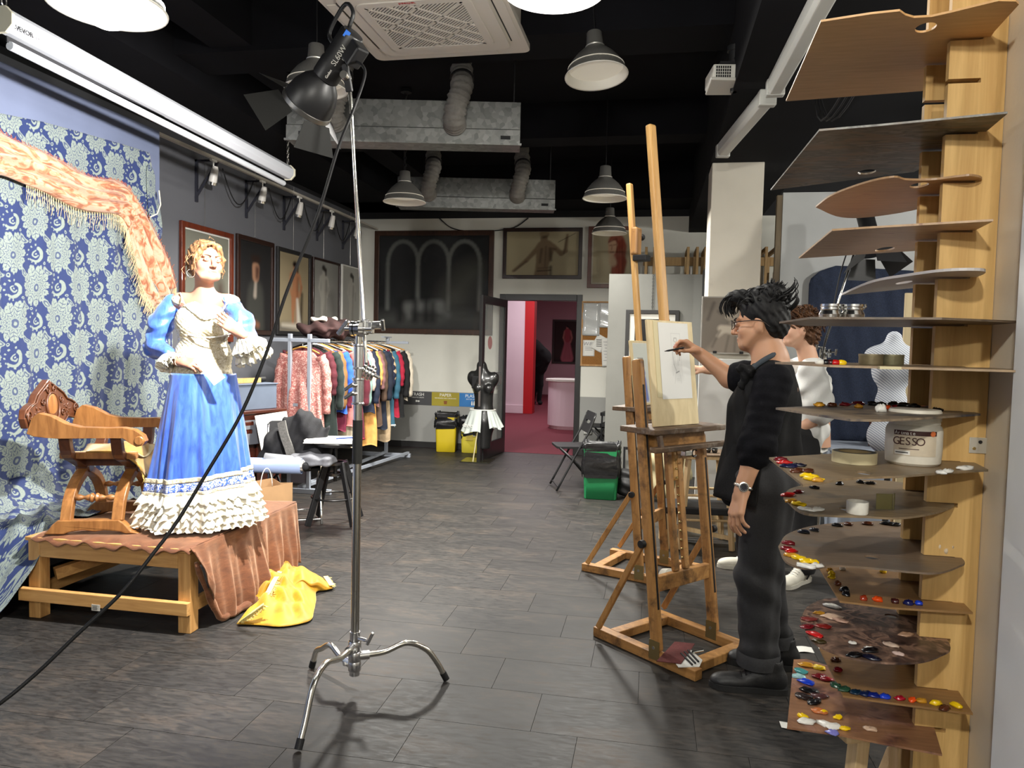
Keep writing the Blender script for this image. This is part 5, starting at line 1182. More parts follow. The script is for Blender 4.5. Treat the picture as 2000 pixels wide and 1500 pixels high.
# bins with black bags
BAG = mat('bin_bag', (.010, .010, .011), .32, spec=.6, bmp=.5, bs=18)
def bin_(loc, w_, d_, h_, bagh, col, lab, rz=0, seed=1, sticker=None):
 t = thing('waste_bin', lab, 'bin', loc, rz); m_ = mat('bin_'+lab.split()[0]+lab.split()[1], col, .5)
 def ring(z, k, n=40): # rounded rectangle, slight taper
  f = .86+.14*z/h_; o = []
  for p in rrect(w_/2*f*k, d_/2*f*k, .035, 9): o.append((p[0], p[1], z))
  return o
 zs = [0.001, .006, h_*.3, h_*.6, h_-.05, h_-.04]; vs = []; n = 40
 for z in zs: vs += ring(z, 1 if z > .003 else .96)
 b = MB(); b.add(vs, [(i*n+k, i*n+(k+1) % n, (i+1)*n+(k+1) % n, (i+1)*n+k) for i in range(len(zs)-1) for k in range(n)]+[tuple(range(n-1, -1, -1)), tuple((len(zs)-1)*n+k for k in range(n))])
 part(b, 'bin_body', m_, t, smooth=True, auto=50)
 rs = np.random.RandomState(seed); vs = []; lev = 16
 for i in range(lev):
  u = i/(lev-1); z = h_-bagh+u*(bagh+.018); k = 1.05+.05*sin(u*5+seed)
  if u > .93: k -= (u-.93)*1.0
  rg = ring(min(z, h_), k)
  for j, p in enumerate(rg):
   a = j/n*2*pi; q = 1+.02*sin(a*9+u*7+seed)+.02*sin(a*17-u*11)+.015*sin(u*40+a*3); jag = .02*sin(a*5+seed)*(1-u) if i == 0 else 0
   vs.append((p[0]*q, p[1]*q, z+jag+(.012*sin(a*7+seed) if u > .85 else 0)))
 for j, p in enumerate(ring(h_, .8)): vs.append((p[0]*.96, p[1]*.96, h_-.05+.015*sin(j*.9)))
 b = MB(); b.add(vs, [(i*n+k, i*n+(k+1) % n, (i+1)*n+(k+1) % n, (i+1)*n+k) for i in range(lev) for k in range(n)]+[tuple(lev*n+k for k in range(n))])
 part(b, 'bin_bag', BAG, t, smooth=True)
 if sticker: part(MB().box((sticker, -d_/2*.93-.002, h_*.5), (.10, .003, .12), rot(-4, 0, 0)), 'paper_sticker', mat('sticker_tan', srgb(190, 170, 70), .7), t)
 return t
q = Zp(866, 884); bin_((q.x, q.y+.16, 0), .30, .30, .52, .18, srgb(200, 176, 30), 'tall yellow waste bin with black bag under the PAPER sign', 8, 1)
q = Zp(916, 886); bin_((q.x, q.y+.16, 0), .30, .28, .47, .26, srgb(206, 190, 60), 'shorter yellow waste bin with tan sticker behind the mannequin', 6, 4, sticker=-.02)
q = Zp(1171, 978); bin_((q.x, q.y+.16, 0), .36, .28, .53, .30, srgb(32, 128, 76), 'green waste bin with black bag beside the partition', 0, 7)
# dress form by the door
MQB = mat('mannequin_black', (.012, .012, .012), .3, coat=.2)
q = Zp(938, 900); q.z = 0; mx, my = q.x, q.y; print('mannequin', q)
t = thing('dress_form', 'black headless female dress form with a white lace apron by the glass door', 'mannequin', q)
zz = lambda py: Yp(950, py, my).z
ztop, zbot = zz(713), zz(838); S = (ztop-zbot)
s = SDF((mx-.30, my-.22, zbot-.25), (mx+.34, my+.22, ztop+.05), .010); c = V((mx+.02, my, 0))
def L_(x, y, f): return (c.x+x, c.y+y, zbot+S*f)
s.cone(L_(-.02, 0, .92), L_(-.03, .0, 1.0), .05, .055, .01); s.ell(L_(0, 0, .70), (.15, .10, .17), .05); s.ell(L_(.01, 0, .45), (.118, .088, .21), .06); s.ell(L_(.01, .0, .15), (.158, .11, .2), .06); s.cone(L_(.02, 0, .1), L_(.02, 0, -.25), .12, .09, .05)
s.ell(L_(-.145, 0, .80), (.065, .06, .085), .06); s.ell(L_(.14, .0, .80), (.06, .06, .08), .06); s.ell(L_(-.05, -.075, .64), (.06, .055, .06), .025); s.ell(L_(.085, -.07, .64), (.06, .06, .06), .025); s.cone(L_(-.01, 0, .78), L_(-.02, 0, .95), .09, .052, .06)
s.build('torso', MQB, t)
AP, nt, bb_ = mkmat('sheer_white_apron'); bb_.inputs['Base Color'].default_value = c4(srgb(214, 222, 216)); bb_.inputs['Alpha'].default_value = .72; bb_.inputs['Roughness'].default_value = .7
def apf(a0, a1, zl):
 def fn(a, c_):
  g = a0+(a1-a0)*a; r = .15+.10*c_+.014*sin(a*26)*c_; return (c.x+r*cos(g)*1.05, c.y+r*sin(g)*.85, zbot+S*.30-(zbot+S*.30-zl-.02*sin(a*9))*c_)
 return fn
zl = zz(843); MB().grid(apf(radians(165), radians(275), zl), 44, 24).build('apron', AP, t, smooth=True); MB().grid(apf(radians(300), radians(375), zz(834)), 30, 24).build('apron', AP, t, smooth=True)
MB().tube([V((c.x+.155*cos(g)*1.05, c.y+.155*sin(g)*.8, zbot+S*.305)) for g in np.linspace(0, 2*pi, 40)[:-1]], .007, 6, closed=True).build('apron_tie', WHITE, t)
for g in (200, 215, 232, 246, 318):
 p = V(apf(radians(g), radians(g)+.001, zl)(0, .72)); MB().tube([p+V((.02*cos(u), -.012, .02*sin(u)*(1-u/12))) for u in np.linspace(0, 8, 18)], .003, 5).build('lace_scroll', WHITE, t)
bq = Zp(905, 908); MB().cyl((mx+.02, my, .012), (mx+.02, my, zbot), .022, n=12).build('stand_pole', BLACKM, t, smooth=True, auto=40)
MB().bb((mx-.22, my-.2, .001), (mx+.16, my+.16, .012)).build('stand_base', mat('dark_glass_base', (.02, .02, .012), .08), t, bevel=.003)
MB().cyl((mx-.06, my-.15, .012), (mx-.015, my-.13, zbot-.03), .008, n=8).build('prop_rod', mat('rod_cream', srgb(190, 180, 140), .5), t)
# clothes rack with costumes
RKG = mat('rack_grey', srgb(150, 156, 166), .5)
ra = Dp(586, 668, 7.1); rb = Dp(757, 674, 9.55); RKZ = 1.475; ra.z = rb.z = 0; rd = (rb-ra).normalized(); rl_ = (rb-ra).length; ran = math.degrees(atan2(rd.y, rd.x)); print('rack', ra, rb, rl_)
t = thing('clothes_rack', 'grey steel clothes rack full of costumes along the left wall', 'clothes rack', ra, ran)
for y in (-.10, .10):
 part(MB().bb((-.02, y-.018, .05), (.015, y+.018, RKZ+.06)), 'upright', RKG, t, bevel=.004)
part(MB().bb((-.02, -.3, RKZ-.018), (.015, .3, RKZ+.018)), 'end_crossbar', RKG, t, bevel=.004)
part(MB().bb((-.018, -.08, .84), (.013, .08, .87)), 'end_bar', RKG, t, bevel=.003)
part(MB().bb((-.005, -.08, .1), (.0, .08, .84)), 'mesh_panel', mat('mesh_panel', srgb(128, 126, 136), .7, var=.1, vs=200), t)
part(MB().bb((rl_-.02, -.02, .05), (rl_+.02, .02, RKZ+.06)), 'upright', RKG, t, bevel=.004)
for y in (-.22, .22): part(MB().bb((rl_-.015, y-.012, RKZ-.005), (rl_+.015, y+.012, RKZ+.02)), 'rail_hook', RKG, t);
part(MB().bb((rl_-.02, -.28, RKZ-.016), (rl_+.012, .28, RKZ+.016)), 'end_crossbar', RKG, t, bevel=.004); part(MB().bb((rl_-.18, -.02, RKZ+.06), (rl_+.1, .02, RKZ+.075)), 'top_bar', RKG, t)
part(MB().cyl((0, 0, RKZ), (rl_, 0, RKZ), .014, n=12), 'rail', CHROME, t, smooth=True, auto=40)
for x in (0, rl_): part(MB().bb((x-.025, -.33, .001), (x+.02, .33, .05)), 'foot', RKG, t, bevel=.004)
part(MB().bar((0, 0, .06), (rl_, 0, .06), .03, .03), 'base_bar', RKG, t)
part(MB().bar((0, -.02, .06), (rl_, -.3, .06), .03, .03), 'base_bar', RKG, t)
RM = wm(t); RL3 = RM.to_3x3()
def garment(x, col, ln, hw, lab, yo=0, top=.06, sleeve=.5, th=.05, rz=0, var=.2, vs=14, sheen=0, seed=0, m_=None, trim=None, nm='costume', hanger='wood', neck=.09):
 o = RM@V((x, yo, RKZ)); g = thing(nm, lab, 'clothes', o, ran+rz, 'costumes on the clothes rack'); rs = np.random.RandomState(seed+11)
 m_ = m_ or mat('cloth_%d_%d' % (int(x*100), seed), col, .85, var=var, vs=vs, sheen=sheen, bmp=.15, bs=60); nv, na = 44, 56; zt = -top; vs_ = []
 ph = rs.rand(4)*6.28
 for i in range(nv):
  v = i/(nv-1); z = zt-ln*v
  w_ = neck+(hw-neck)*min(1, (v/.13))**.6 if v < .13 else hw*(1+.10*(v-.13))
  d = .018+th*min(1, v*3.0)
  for k in range(na):
   a = 2*pi*k/na; f = 1+.16*sin(a*7+ph[0]+v*2)*min(1, v*2)+.10*sin(a*13+ph[1])*min(1, v*2)
   vs_.append((d*sin(a)*f, w_*cos(a)*(1+.03*sin(v*9+ph[2])), z+.035*abs(cos(a))**1.5*(-1 if v < .1 else 0)*(v/.1 if v < .1 else 0)+.012*sin(a*5+ph[3])*v))
 b = MB(); b.add(vs_, [(i*na+k, (i+1)*na+k, (i+1)*na+(k+1) % na, i*na+(k+1) % na) for i in range(nv-1) for k in range(na)]+[tuple((nv-1)*na+k for k in range(na))])
 part(b, 'garment_body', m_, g, smooth=True)
 if sleeve:
  for sg in (-1, 1):
   P_ = bez([(0, sg*(hw-.03), zt-.05), (.005, sg*(hw+.02), zt-.16), (0, sg*(hw+.045), zt-.16-sleeve*.5), (.01, sg*(hw+.03), zt-.16-sleeve)], 20)
   part(MB().tube(P_, [.05-.012*u/19+.005*sin(u*1.7+seed) for u in range(20)], 12), 'sleeve', m_, g, smooth=True)
 if trim is not None: part(MB().tube([(th*1.15*sin(a), hw*1.1*cos(a), zt-ln+.01) for a in np.linspace(0, 2*pi, 40)[:-1]], .012, 6, closed=True), 'hem_trim', mat('trim_%d' % int(x*100), trim, .8), g)
 hm = {'wood': wood('hanger_wood', srgb(160, 112, 50), srgb(196, 148, 80), 5, (1, .1, 1), .4), 'white': WHITE, 'black': BLACKP}[hanger]
 part(MB().tube(bez([(0, -hw+.04, zt-.025), (0, -hw*.4, zt+.015), (0, 0, zt+.035), (0, hw*.4, zt+.015), (0, hw-.04, zt-.025)], 16), .009, 8), 'hanger', hm, g, smooth=True)
 part(MB().tube([(0, 0, zt+.035)]+[(0, .022*sin(u), .0+.022*cos(u)-.004) for u in np.linspace(pi, -.8, 10)], .003, 6), 'hanger_hook', STEEL, g)
 return g
PNK, nt, bb_ = mkmat('pink_brocade'); n1 = noise(nt, coord(nt), 38, 3, .5, 2.0); nt.l.new(ramp(nt, n1.outputs[0], [(.44, srgb(170, 98, 92)), (.54, srgb(198, 138, 128)), (.62, srgb(222, 184, 172))]), bb_.inputs['Base Color']); bb_.inputs['Roughness'].default_value = .6
pd = garment(.06, srgb(190, 120, 112), 1.12, .21, 'long pink brocade dress hanging at the near end of the clothes rack', top=.10, sleeve=.44, th=.07, m_=PNK, seed=1, trim=srgb(226, 214, 196), nm='costume_dress')
for y in (-.085, .085): part(MB().tube([(-.062, y, -.2), (-.078, y*.9, -.5), (-.086, y, -.9)], .003, 5), 'seam', mat('seam_rose', srgb(128, 62, 62), .8), pd)
gl = [(.22, srgb(74, 16, 28), .50, .24, 'dark wine jacket behind the pink brocade dress', .10), (.30, srgb(16, 30, 26), .98, .23, 'very dark green velvet gown beside the pink dress', -.03), (.40, srgb(122, 84, 44), .35, .22, 'mustard brown bodice among the costumes', -.02), (.46, srgb(34, 84, 190), .66, .25, 'bright blue satin robe among the costumes', -.04), (.54, srgb(96, 18, 44), .85, .23, 'crimson patterned gown among the costumes', -.02), (.64, srgb(178, 104, 100), .82, .27, 'dusty rose blouse dress among the costumes', -.06), (.74, srgb(196, 182, 156), 1.05, .22, 'cream skirt hanging low among the costumes', -.05), (.84, srgb(84, 18, 34), .98, .27, 'long burgundy gown with dark red hem', -.06), (.98, srgb(122, 148, 140), .50, .26, 'pale sage green tunic among the costumes', -.05), (1.06, srgb(206, 178, 164), .62, .26, 'pale pink blouse among the costumes', -.07), (1.16, srgb(20, 28, 48), .72, .27, 'navy gown next to the pale pink blouse', -.05), (1.26, srgb(206, 150, 80), 1.1, .26, 'golden apricot dress among the costumes', -.05), (1.38, srgb(120, 84, 84), .66, .26, 'mauve brown jacket among the costumes', -.06), (1.5, srgb(78, 58, 44), .9, .26, 'dark brown coat behind the chrome stand', -.05), (1.62, srgb(20, 26, 42), .95, .27, 'dark navy coat behind the chrome stand', -.06), (1.78, srgb(22, 28, 52), .40, .30, 'short navy cape over the far costumes', -.04), (1.84, srgb(172, 150, 118), 1.12, .28, 'long beige linen coat near the far end of the rack', -.10), (1.96, srgb(44, 88, 108), .95, .28, 'teal denim dress with white hem near the far end', -.12), (2.08, srgb(150, 22, 48), .85, .28, 'crimson red jacket near the far end of the rack', -.14), (2.2, srgb(10, 10, 12), .86, .30, 'long black coat near the far end of the rack', -.16), (2.34, srgb(190, 180, 162), .66, .30, 'cream jacket at the far end of the rack', -.20)]
for k, (x, c, ln, hw, lab, yo) in enumerate(gl):
 x = x/2.42*rl_; yo = yo*.35+(.05 if x > 1.7 else 0); hw *= .93 if x > 1.5 else 1; garment(x, c, ln, hw, lab, yo=yo, top=.07, sleeve=(.45 if k % 3 else .3) if ln < 1.05 else .25, th=.035, rz=(-4+3*(k % 4)), seed=k+2, hanger=('black', 'white', 'wood')[k % 3], trim={8-1: srgb(120, 16, 30), 17: srgb(220, 218, 208)}.get(k), sheen=.3 if k in (1, 3, 7) else 0)
def heapobj(name, label, cat, lo, hi, h, prims, m_, disp=None, parent=None, relax=1, group=None):
 s = SDF(lo, hi, h)
 for p in prims:
  if p[0] == 'e': s.ell(*p[1:])
  elif p[0] == 'c': s.cone(*p[1:])
  else: s.box(*p[1:])
 if disp: s.disp(disp)
 if parent: return s.build(name, m_, parent, relax=relax)
 o = s.build(name, m_, None, relax=relax); return tag(o, label, cat, group)
p = RM@V((.75, .02, RKZ+.10))
heapobj('folded_clothes', 'dark brown and maroon clothes piled on top of the rack', 'clothes', p-V((.4, .55, .13)), p+V((.4, .6, .25)), .014, [('e', p+V((0, 0, .0)), (.22, .42, .075), .03), ('e', p+V((.06, -.1, .06)), (.20, .25, .06), .03), ('e', p+V((-.02, .2, .05)), (.18, .2, .06), .03), ('e', p+V((.0, -.35, .02)), (.2, .12, .05), .03)], mat('maroon_pile', srgb(44, 22, 20), .85, var=.5, vs=6), lambda x, y, z: .02*np.sin(x*30+y*18+z*25)+.012*np.sin(y*41-z*30+1))
p = RM@V((.55, .02, RKZ+.215))
heapobj('folded_shirt', 'white folded shirt on the dark clothes above the rack', 'clothes', p-V((.3, .4, .08)), p+V((.3, .4, .1)), .012, [('e', p, (.07, .22, .028), .02), ('e', p+V((.03, .12, .012)), (.06, .1, .025), .02)], mat('white_linen', srgb(196, 192, 180), .85), lambda x, y, z: .012*np.sin(x*40+y*22+z*25))
# cabinet, box and tools behind the platform
CABM = wood('dark_cabinet', srgb(48, 18, 10), srgb(84, 36, 20), 5, (.15, 1, 1), .35, coat=.3)
tr_ = Dp(560, 792, 6.55); tl_ = Dp(440, 812, 6.0); print('cabinet', tr_, tl_); CZ = (tr_.z+tl_.z)/2
xd = V((tr_.x-tl_.x, tr_.y-tl_.y, 0)); CL = xd.length; ca = math.degrees(atan2(xd.y, xd.x)); o = V((tl_.x, tl_.y, 0))
t = thing('wooden_cabinet', 'dark red-brown wooden cabinet behind the posing platform', 'cabinet', o, ca)
part(MB().bb((-.3, 0, CZ-.03), (CL, .5, CZ)), 'cabinet_top', CABM, t, bevel=.006); part(MB().bb((-.28, .02, .06), (CL-.04, .48, CZ-.031)), 'cabinet_body', CABM, t, bevel=.003); part(MB().bb((-.27, .04, .001), (CL-.05, .46, .06)), 'plinth', CABM, t)
for k in range(3):
 x = -.24+k*(CL+.2)/3; d_ = part(MB().bb((x, .006, .12), (x+(CL+.2)/3-.03, .019, CZ-.09)), 'door', CABM, t, bevel=.006); part(MB().bb((x+.05, .0, .18), (x+(CL+.2)/3-.08, .006, CZ-.15)), 'door_panel', CABM, d_, bevel=.004); part(MB().ell((x+.03, -.006, CZ-.3), .010), 'knob', BRASS, d_, smooth=True)
bz = Dp(548, 748, 6.5).z
t = thing('storage_box', 'blue grey painted box on the dark wooden cabinet', 'box', (o.x, o.y, CZ), ca)
part(MB().bb((-.25, .06, .001), (CL-.06, .44, bz-CZ-.012)), 'box_body', mat('box_bluegrey', srgb(92, 102, 118), .7, var=.06), t, bevel=.004); part(MB().bb((-.26, .05, bz-CZ-.012), (CL-.05, .45, bz-CZ)), 'box_lid', mat('box_bluegrey', srgb(92, 102, 118), .7, var=.06), t, bevel=.004)
def oncab(px, py, z): q = Dp(px, py, 6.45); q.z = z; return q
M4 = Matrix.Rotation(radians(ca), 4, 'Z')
def cabpt(x, y, z): return V((o.x, o.y, 0))+M4.to_3x3()@V((x, y, z))
for k, (x0, x1, y, r, mm, nm, lab) in enumerate(((.12, .50, .15, .022, PINEX, 'wooden_stick', 'short pine stick lying on the blue grey box'), (.05, .34, .20, .014, BLACKP, 'brush_roll', 'black brush roll lying on the blue grey box'), (.36, .60, .19, .026, BLACKP, 'torch', 'black torch lying on the blue grey box'), (.25, .42, .24, .02, WHITE, 'paint_tube', 'white paint tube lying on the blue grey box'))):
 b = MB()
 if nm == 'wooden_stick': b.bar(cabpt(x0, y, bz+.022), cabpt(x1, y+.03, bz+.022), .03, .04)
 elif nm == 'torch': b.lathe([(0, 0), (.016, 0), (.016, .13), (.026, .17), (.026, .215), (0, .215)], 14, c=cabpt(x0, y, bz+.027), ax=M4.to_3x3()@V((1, .1, 0)))
 elif nm == 'paint_tube': b.lathe([(0, 0), (.006, 0), (.007, .02), (.019, .026), (.018, .13), (.005, .16), (0, .16)], 12, c=cabpt(x0, y, bz+.021), ax=M4.to_3x3()@V((1, -.1, 0)))
 else: b.tube([cabpt(x0, y, bz+.016), cabpt((x0+x1)/2, y+.01, bz+.018), cabpt(x1, y-.02, bz+.016)], [.014, .018, .012], 10)
 tag(b.build(nm, mm, None, smooth=nm != 'wooden_stick', auto=40), lab, 'tool')
r = MB().tube([cabpt(.04+.025*cos(u), .16+.025*sin(u)*.4, bz+.03+.022*sin(u)) for u in np.linspace(0, 2*pi, 17)[:-1]], .006, 8, closed=True); tag(r.build('tape_ring', mat('orange_ring', srgb(206, 84, 40), .5), None, smooth=True), 'small orange ring standing on the blue grey box', 'ring')
# drafting stool, chairs and coats beside the platform
fq = [Zp(593, 1030), Zp(668, 1033)]; sc_ = V(((fq[0].x+fq[1].x)/2+.02, fq[0].y+.20, 0)); SH = Yp(640, 862, sc_.y).z; print('stool', sc_, SH)
t = thing('drafting_stool', 'black wooden screw stool with ring footrest', 'stool', sc_, 12); BW_ = mat('black_painted_wood', (.013, .013, .014), .38)
for k in range(4):
 a = radians(45+90*k); p0 = V((.25*cos(a), .25*sin(a), .012)); p1 = V((.085*cos(a), .085*sin(a), SH-.16)); part(MB().bar(p0, p1, .022, .05, up=(cos(a), sin(a), 0)), 'leg', BW_, t, bevel=.004)
for z, r in ((SH-.17, .095), (SH-.26, .085)): part(MB().lathe([(r-.03, -.01), (r, -.01), (r, .01), (r-.03, .01)], 24, c=(0, 0, z)), 'collar_ring', mat('dark_steel', (.10, .10, .10), .35, 1), t, smooth=True, auto=40)
part(MB().tube([(.185*cos(a), .185*sin(a), .22) for a in np.linspace(0, 2*pi, 33)[:-1]], .008, 8, closed=True), 'foot_ring', mat('dark_steel', (.10, .10, .10), .35, 1), t, smooth=True)
part(MB().cyl((0, 0, SH-.32), (0, 0, SH-.03), .016, n=14), 'screw', BLACKM, t, smooth=True, auto=40); part(MB().lathe([(0, -.03), (.155, -.03), (.165, -.018), (.165, -.006), (.155, 0), (0, 0)], 30, c=(0, 0, SH)), 'seat', BW_, t, smooth=True, auto=40)
t = thing('sketchbook', 'white sketchbook with a blue pen on the black screw stool', 'book', sc_+V((-.02, -.0, SH+.001)), 14)
part(MB().bb((-.21, -.15, 0), (.21, .15, .008)), 'cover', WHITE, t, bevel=.003); part(MB().bb((-.205, -.145, .008), (.205, .145, .028)), 'page_block', PAP, t, bevel=.003)
tag(MB().cyl(sc_+V((.03, -.06, SH+.0345)), sc_+V((.13, .04, SH+.0345)), .0055, n=8).build('pen', mat('pen_blue', srgb(30, 60, 130), .4), None), 'dark blue pen lying on the white sketchbook', 'pen')
def folding_chair(loc, rz, lab, m_, seatm, metal=False, back=True, backm=None):
 t = thing('folding_chair', lab, 'chair', loc, rz); w_ = .40; r = .011
 for sg in (-1, 1):
  y = sg*w_/2
  part(MB().tube(bez([(.22, y, .013), (.02, y, .40), (-.10, y, .62), (-.16, y, .78)], 14), r, 8), 'front_leg', m_, t, smooth=True)
  part(MB().tube([(-.24, y*.9, .013), (.0, y*.9, .28), (.19, y*.9, .45)], r, 8), 'rear_leg', m_, t, smooth=True)
 part(MB().cyl((.2, -w_/2, .05), (.2, w_/2, .05), .008, n=8), 'crossbar', m_, t); part(MB().cyl((-.22, -w_/2*.9, .04), (-.22, w_/2*.9, .04), .008, n=8), 'crossbar', m_, t)
 part(MB().prism(rrect(.20, .19, .04), .44, .462, Matrix.Translation((.02, 0, 0))), 'seat', seatm, t, bevel=.006)
 if back:
  Rb = Matrix.Translation((-.135, 0, .70)) @ Matrix.Rotation(radians(-18), 4, 'Y') @ Matrix(((0, 0, 1, 0), (1, 0, 0, 0), (0, 1, 0, 0), (0, 0, 0, 1)))
  part(MB().prism(rrect(.205, .11, .04), -.008, .008, Rb, holes=[rrect(.10, .018, .015)]), 'backrest', backm or seatm, t, bevel=.005)
 return t
GRP = mat('grey_plastic_seat', srgb(84, 86, 92), .5)
q = Dp(500, 930, 6.1); c1 = V((q.x-.02, q.y, 0)); folding_chair(c1, -20, 'grey folding chair half hidden behind the blue skirt', BLACKM, GRP)
q = Dp(575, 930, 6.05); c2 = V((q.x, q.y, 0)); folding_chair(c2, -60, 'chrome folding chair buried under a black coat', CHROME, BLACKP)
COATB = mat('coat_black', (.012, .012, .014), .9, var=.4, vs=12, bmp=.2, bs=90)
p = V((c2.x-.0, c2.y+.05, .62))
heapobj('black_coat', 'black coat thrown over the chrome folding chair', 'coat', p-V((.4, .35, .22)), p+V((.45, .35, .35)), .012, [('e', p+V((.05, .02, .05)), (.22, .14, .22), .05), ('e', p+V((-.13, 0, -.02)), (.14, .13, .16), .05), ('e', p+V((.16, -.02, -.06)), (.12, .14, .12), .05), ('c', p+V((-.2, -.08, .02)), p+V((-.22, -.1, -.14)), .06, .05, .04)], COATB, lambda x, y, z: .02*np.sin(x*34+z*20)+.012*np.sin(x*55-z*31+y*20))
p2 = [p+V((-.06, -.155, .20)), p+V((-.02, -.185, .10)), p+V((.03, -.19, -.02)), p+V((.05, -.18, -.12))]
tag(MB().sweep(bez(p2, 20), [(-.035, -.006), (.035, -.006), (.035, .010), (-.035, .010)], up=(0, -1, 0)).build('grey_scarf', mat('grey_wool', srgb(110, 108, 104), .95, var=.25, vs=70), None), 'grey wool scarf hanging over the black coat', 'scarf')
p = V((c2.x+.24, c2.y-.14, .53)); heapobj('grey_sweater', 'folded grey sweater on the seat next to the black coat', 'clothes', p-V((.25, .2, .1)), p+V((.25, .2, .14)), .010, [('b', p, (.32, .24, .06), .025, .02), ('e', p+V((-.05, 0, .03)), (.13, .11, .03), .02)], mat('grey_knit', srgb(112, 113, 118), .9, var=.12, vs=30), lambda x, y, z: .010*np.sin(x*42+y*20)+.006*np.sin(z*120))
q = Dp(655*0+590, 905, 5.95); p = V((c2.x+.1, c2.y-.2, .52)); tb_ = heapobj('black_tshirt', 'black shirt with white lettering under the grey sweater', 'clothes', p-V((.25, .18, .1)), p+V((.25, .18, .1)), .010, [('b', p+V((0, 0, -.02)), (.3, .2, .05), .02, .02)], COATB, lambda x, y, z: .008*np.sin(x*35+y*25))
text('ES', .055, WHITE, tb_, p+V((-.03, -.115, -.015)), (1, .2, .25), (-.2, -.1, .9), 'shirt_lettering')
wq = [Dp(497, 812, 6.25), Dp(556, 803, 6.4), Dp(566, 865, 6.3), Dp(512, 890, 6.1)]
b = MB(); d_ = V((.01, .02, 0)); b.add([*wq, *[p_+d_ for p_ in wq]], [(3, 2, 1, 0), (4, 5, 6, 7), (0, 1, 5, 4), (1, 2, 6, 5), (2, 3, 7, 6), (3, 0, 4, 7)]); tag(b.build('canvas_board', mat('canvas_white', srgb(208, 206, 198), .8, bmp=.1, bs=200), None, bevel=.003), 'white primed canvas board leaning on the folding chair', 'canvas')
ea = Dp(590, 911, 5.75); eb = Dp(470, 908, 5.75); ax = (ea-eb).normalized(); RR = .058; eb = ea-ax*1.0
t = thing('vinyl_roll', 'pale blue roll of vinyl lying across the folding chairs', 'roll', (ea.x, ea.y, ea.z-RR))
vr = mat('vinyl_blue', srgb(158, 176, 214), .35); MB().tube([eb, ea], RR, 28, caps=False).build('rolled_sheet', vr, t, smooth=True, solid=.003)
s_, u_, _ = frame(ax); MB().sweep([eb, ea+ax*.012], [((RR+.004*k/40-.010)*(1-.012*k)*cos(k*.24), (RR+.004*k/40-.010)*(1-.012*k)*sin(k*.24)) for k in range(60)]+[((RR-.012)*(1-.012*k)*cos(k*.24), (RR-.012)*(1-.012*k)*sin(k*.24)) for k in range(59, -1, -1)]).build('inner_turns', mat('vinyl_back', srgb(214, 204, 190), .6), t)
tag(MB().tube([ea-ax*.3+V((0, .02, .05)), ea+ax*.045+V((0, .05, .015))], .045, 20, caps=False).build('clear_roll', mat('vinyl_grey', srgb(190, 192, 196), .3), None, smooth=True, solid=.003), 'grey roll of sheet tucked behind the pale blue roll', 'roll')
bq = [Dp(512, 985, 4.85), Dp(565, 975, 5.05)]; ctr = (bq[0]+bq[1])/2; xa = math.degrees(atan2(bq[1].y-bq[0].y, bq[1].x-bq[0].x)); BWd = .34; top_z = Dp(540, 955, 4.95).z
t = thing('paper_bag', 'open brown paper shopping bag behind the velvet covered platform', 'bag', (ctr.x-.16, ctr.y+.12, 0), xa); KP = mat('kraft_paper', srgb(176, 140, 100), .8, var=.08)
b = MB(); hw_, hd, hz_ = BWd/2, .10, top_z
b.add([(-hw_, -hd, .001), (hw_, -hd, .001), (hw_, hd, .001), (-hw_, hd, .001), (-hw_, -hd, hz_), (hw_, -hd, hz_), (hw_, hd, hz_+.01), (-hw_, hd, hz_+.01), (-hw_-.0, 0, hz_*.6), (hw_-.02, 0, hz_*.98), (hw_, 0, .001), (-hw_, 0, .001), (-hw_+.02, 0, hz_*.98)], [(0, 3, 2, 1), (0, 1, 5, 4), (2, 3, 7, 6), (1, 10, 9, 5), (10, 2, 6, 9), (3, 11, 12, 7), (11, 0, 4, 12)])
part(b, 'bag_body', KP, t, solid=.002); part(MB().tube([(-.06+.05*cos(u)*-1, -hd+.0, hz_+.13*sin(u)) for u in np.linspace(0, pi, 14)], .003, 6), 'handle', WHITE, t, smooth=True)
part(MB().prism([(.06*cos(u), .03*sin(u)) for u in np.linspace(0, 2*pi, 22)[:-1]], 0, .0015, Matrix(((1, 0, 0, -.06), (0, 0, -1, hd-.004), (0, 1, 0, hz_-.03), (0, 0, 0, 1)))), 'printed_oval', mat('oval_black', (.02, .02, .02), .6), t)
# partitions on the right
PY_ = 8.75
a = Yp(1190, 535, PY_); e = Yp(1378, 700, PY_)
t = thing('partition_panel', 'tall grey freestanding partition panel carrying a framed print', 'partition', ((a.x+e.x)/2, PY_, 0)); P1 = t
MB().bb((a.x, PY_, .001), (e.x, PY_+.06, a.z)).build('panel_board', m_part, t, bevel=.003)
for x in (a.x+.2, e.x-.2): MB().bb((x-.03, PY_-.0005-.0, .001), (x+.03, PY_+.35, .04)).build('foot', BLACKM, t)
def blackart(U, W):
 c = base(U, (.015, .015, .016), .3, 12, W, 6); return over(c, cap(U, W, (.7, .4), (.75, .6), .12, .1, 1.2, .1), srgb(60, 44, 34))
p = Yp(1223, 605, PY_); q = Yp(1323, 727, PY_)
framed('framed_print', 'black framed dark print in a white mount hung by a chain on the partition', 'picture', (p.x, PY_-.001, q.z), (1, 0, 0), q.x-p.x, p.z-q.z, .045, BLKF, blackart, matw=.06, matc=WHITE)
c = MB(); z = p.z+.005; k = 0; xm = Yp(1274, 600, PY_).x
while z < a.z: c.tube([(xm+.008*cos(u)*(k % 2), PY_-.02+.008*cos(u)*(1-k % 2), z+.012+.012*sin(u)) for u in np.linspace(0, 2*pi, 9)[:-1]], .0025, 5, closed=True); z += .02; k += 1
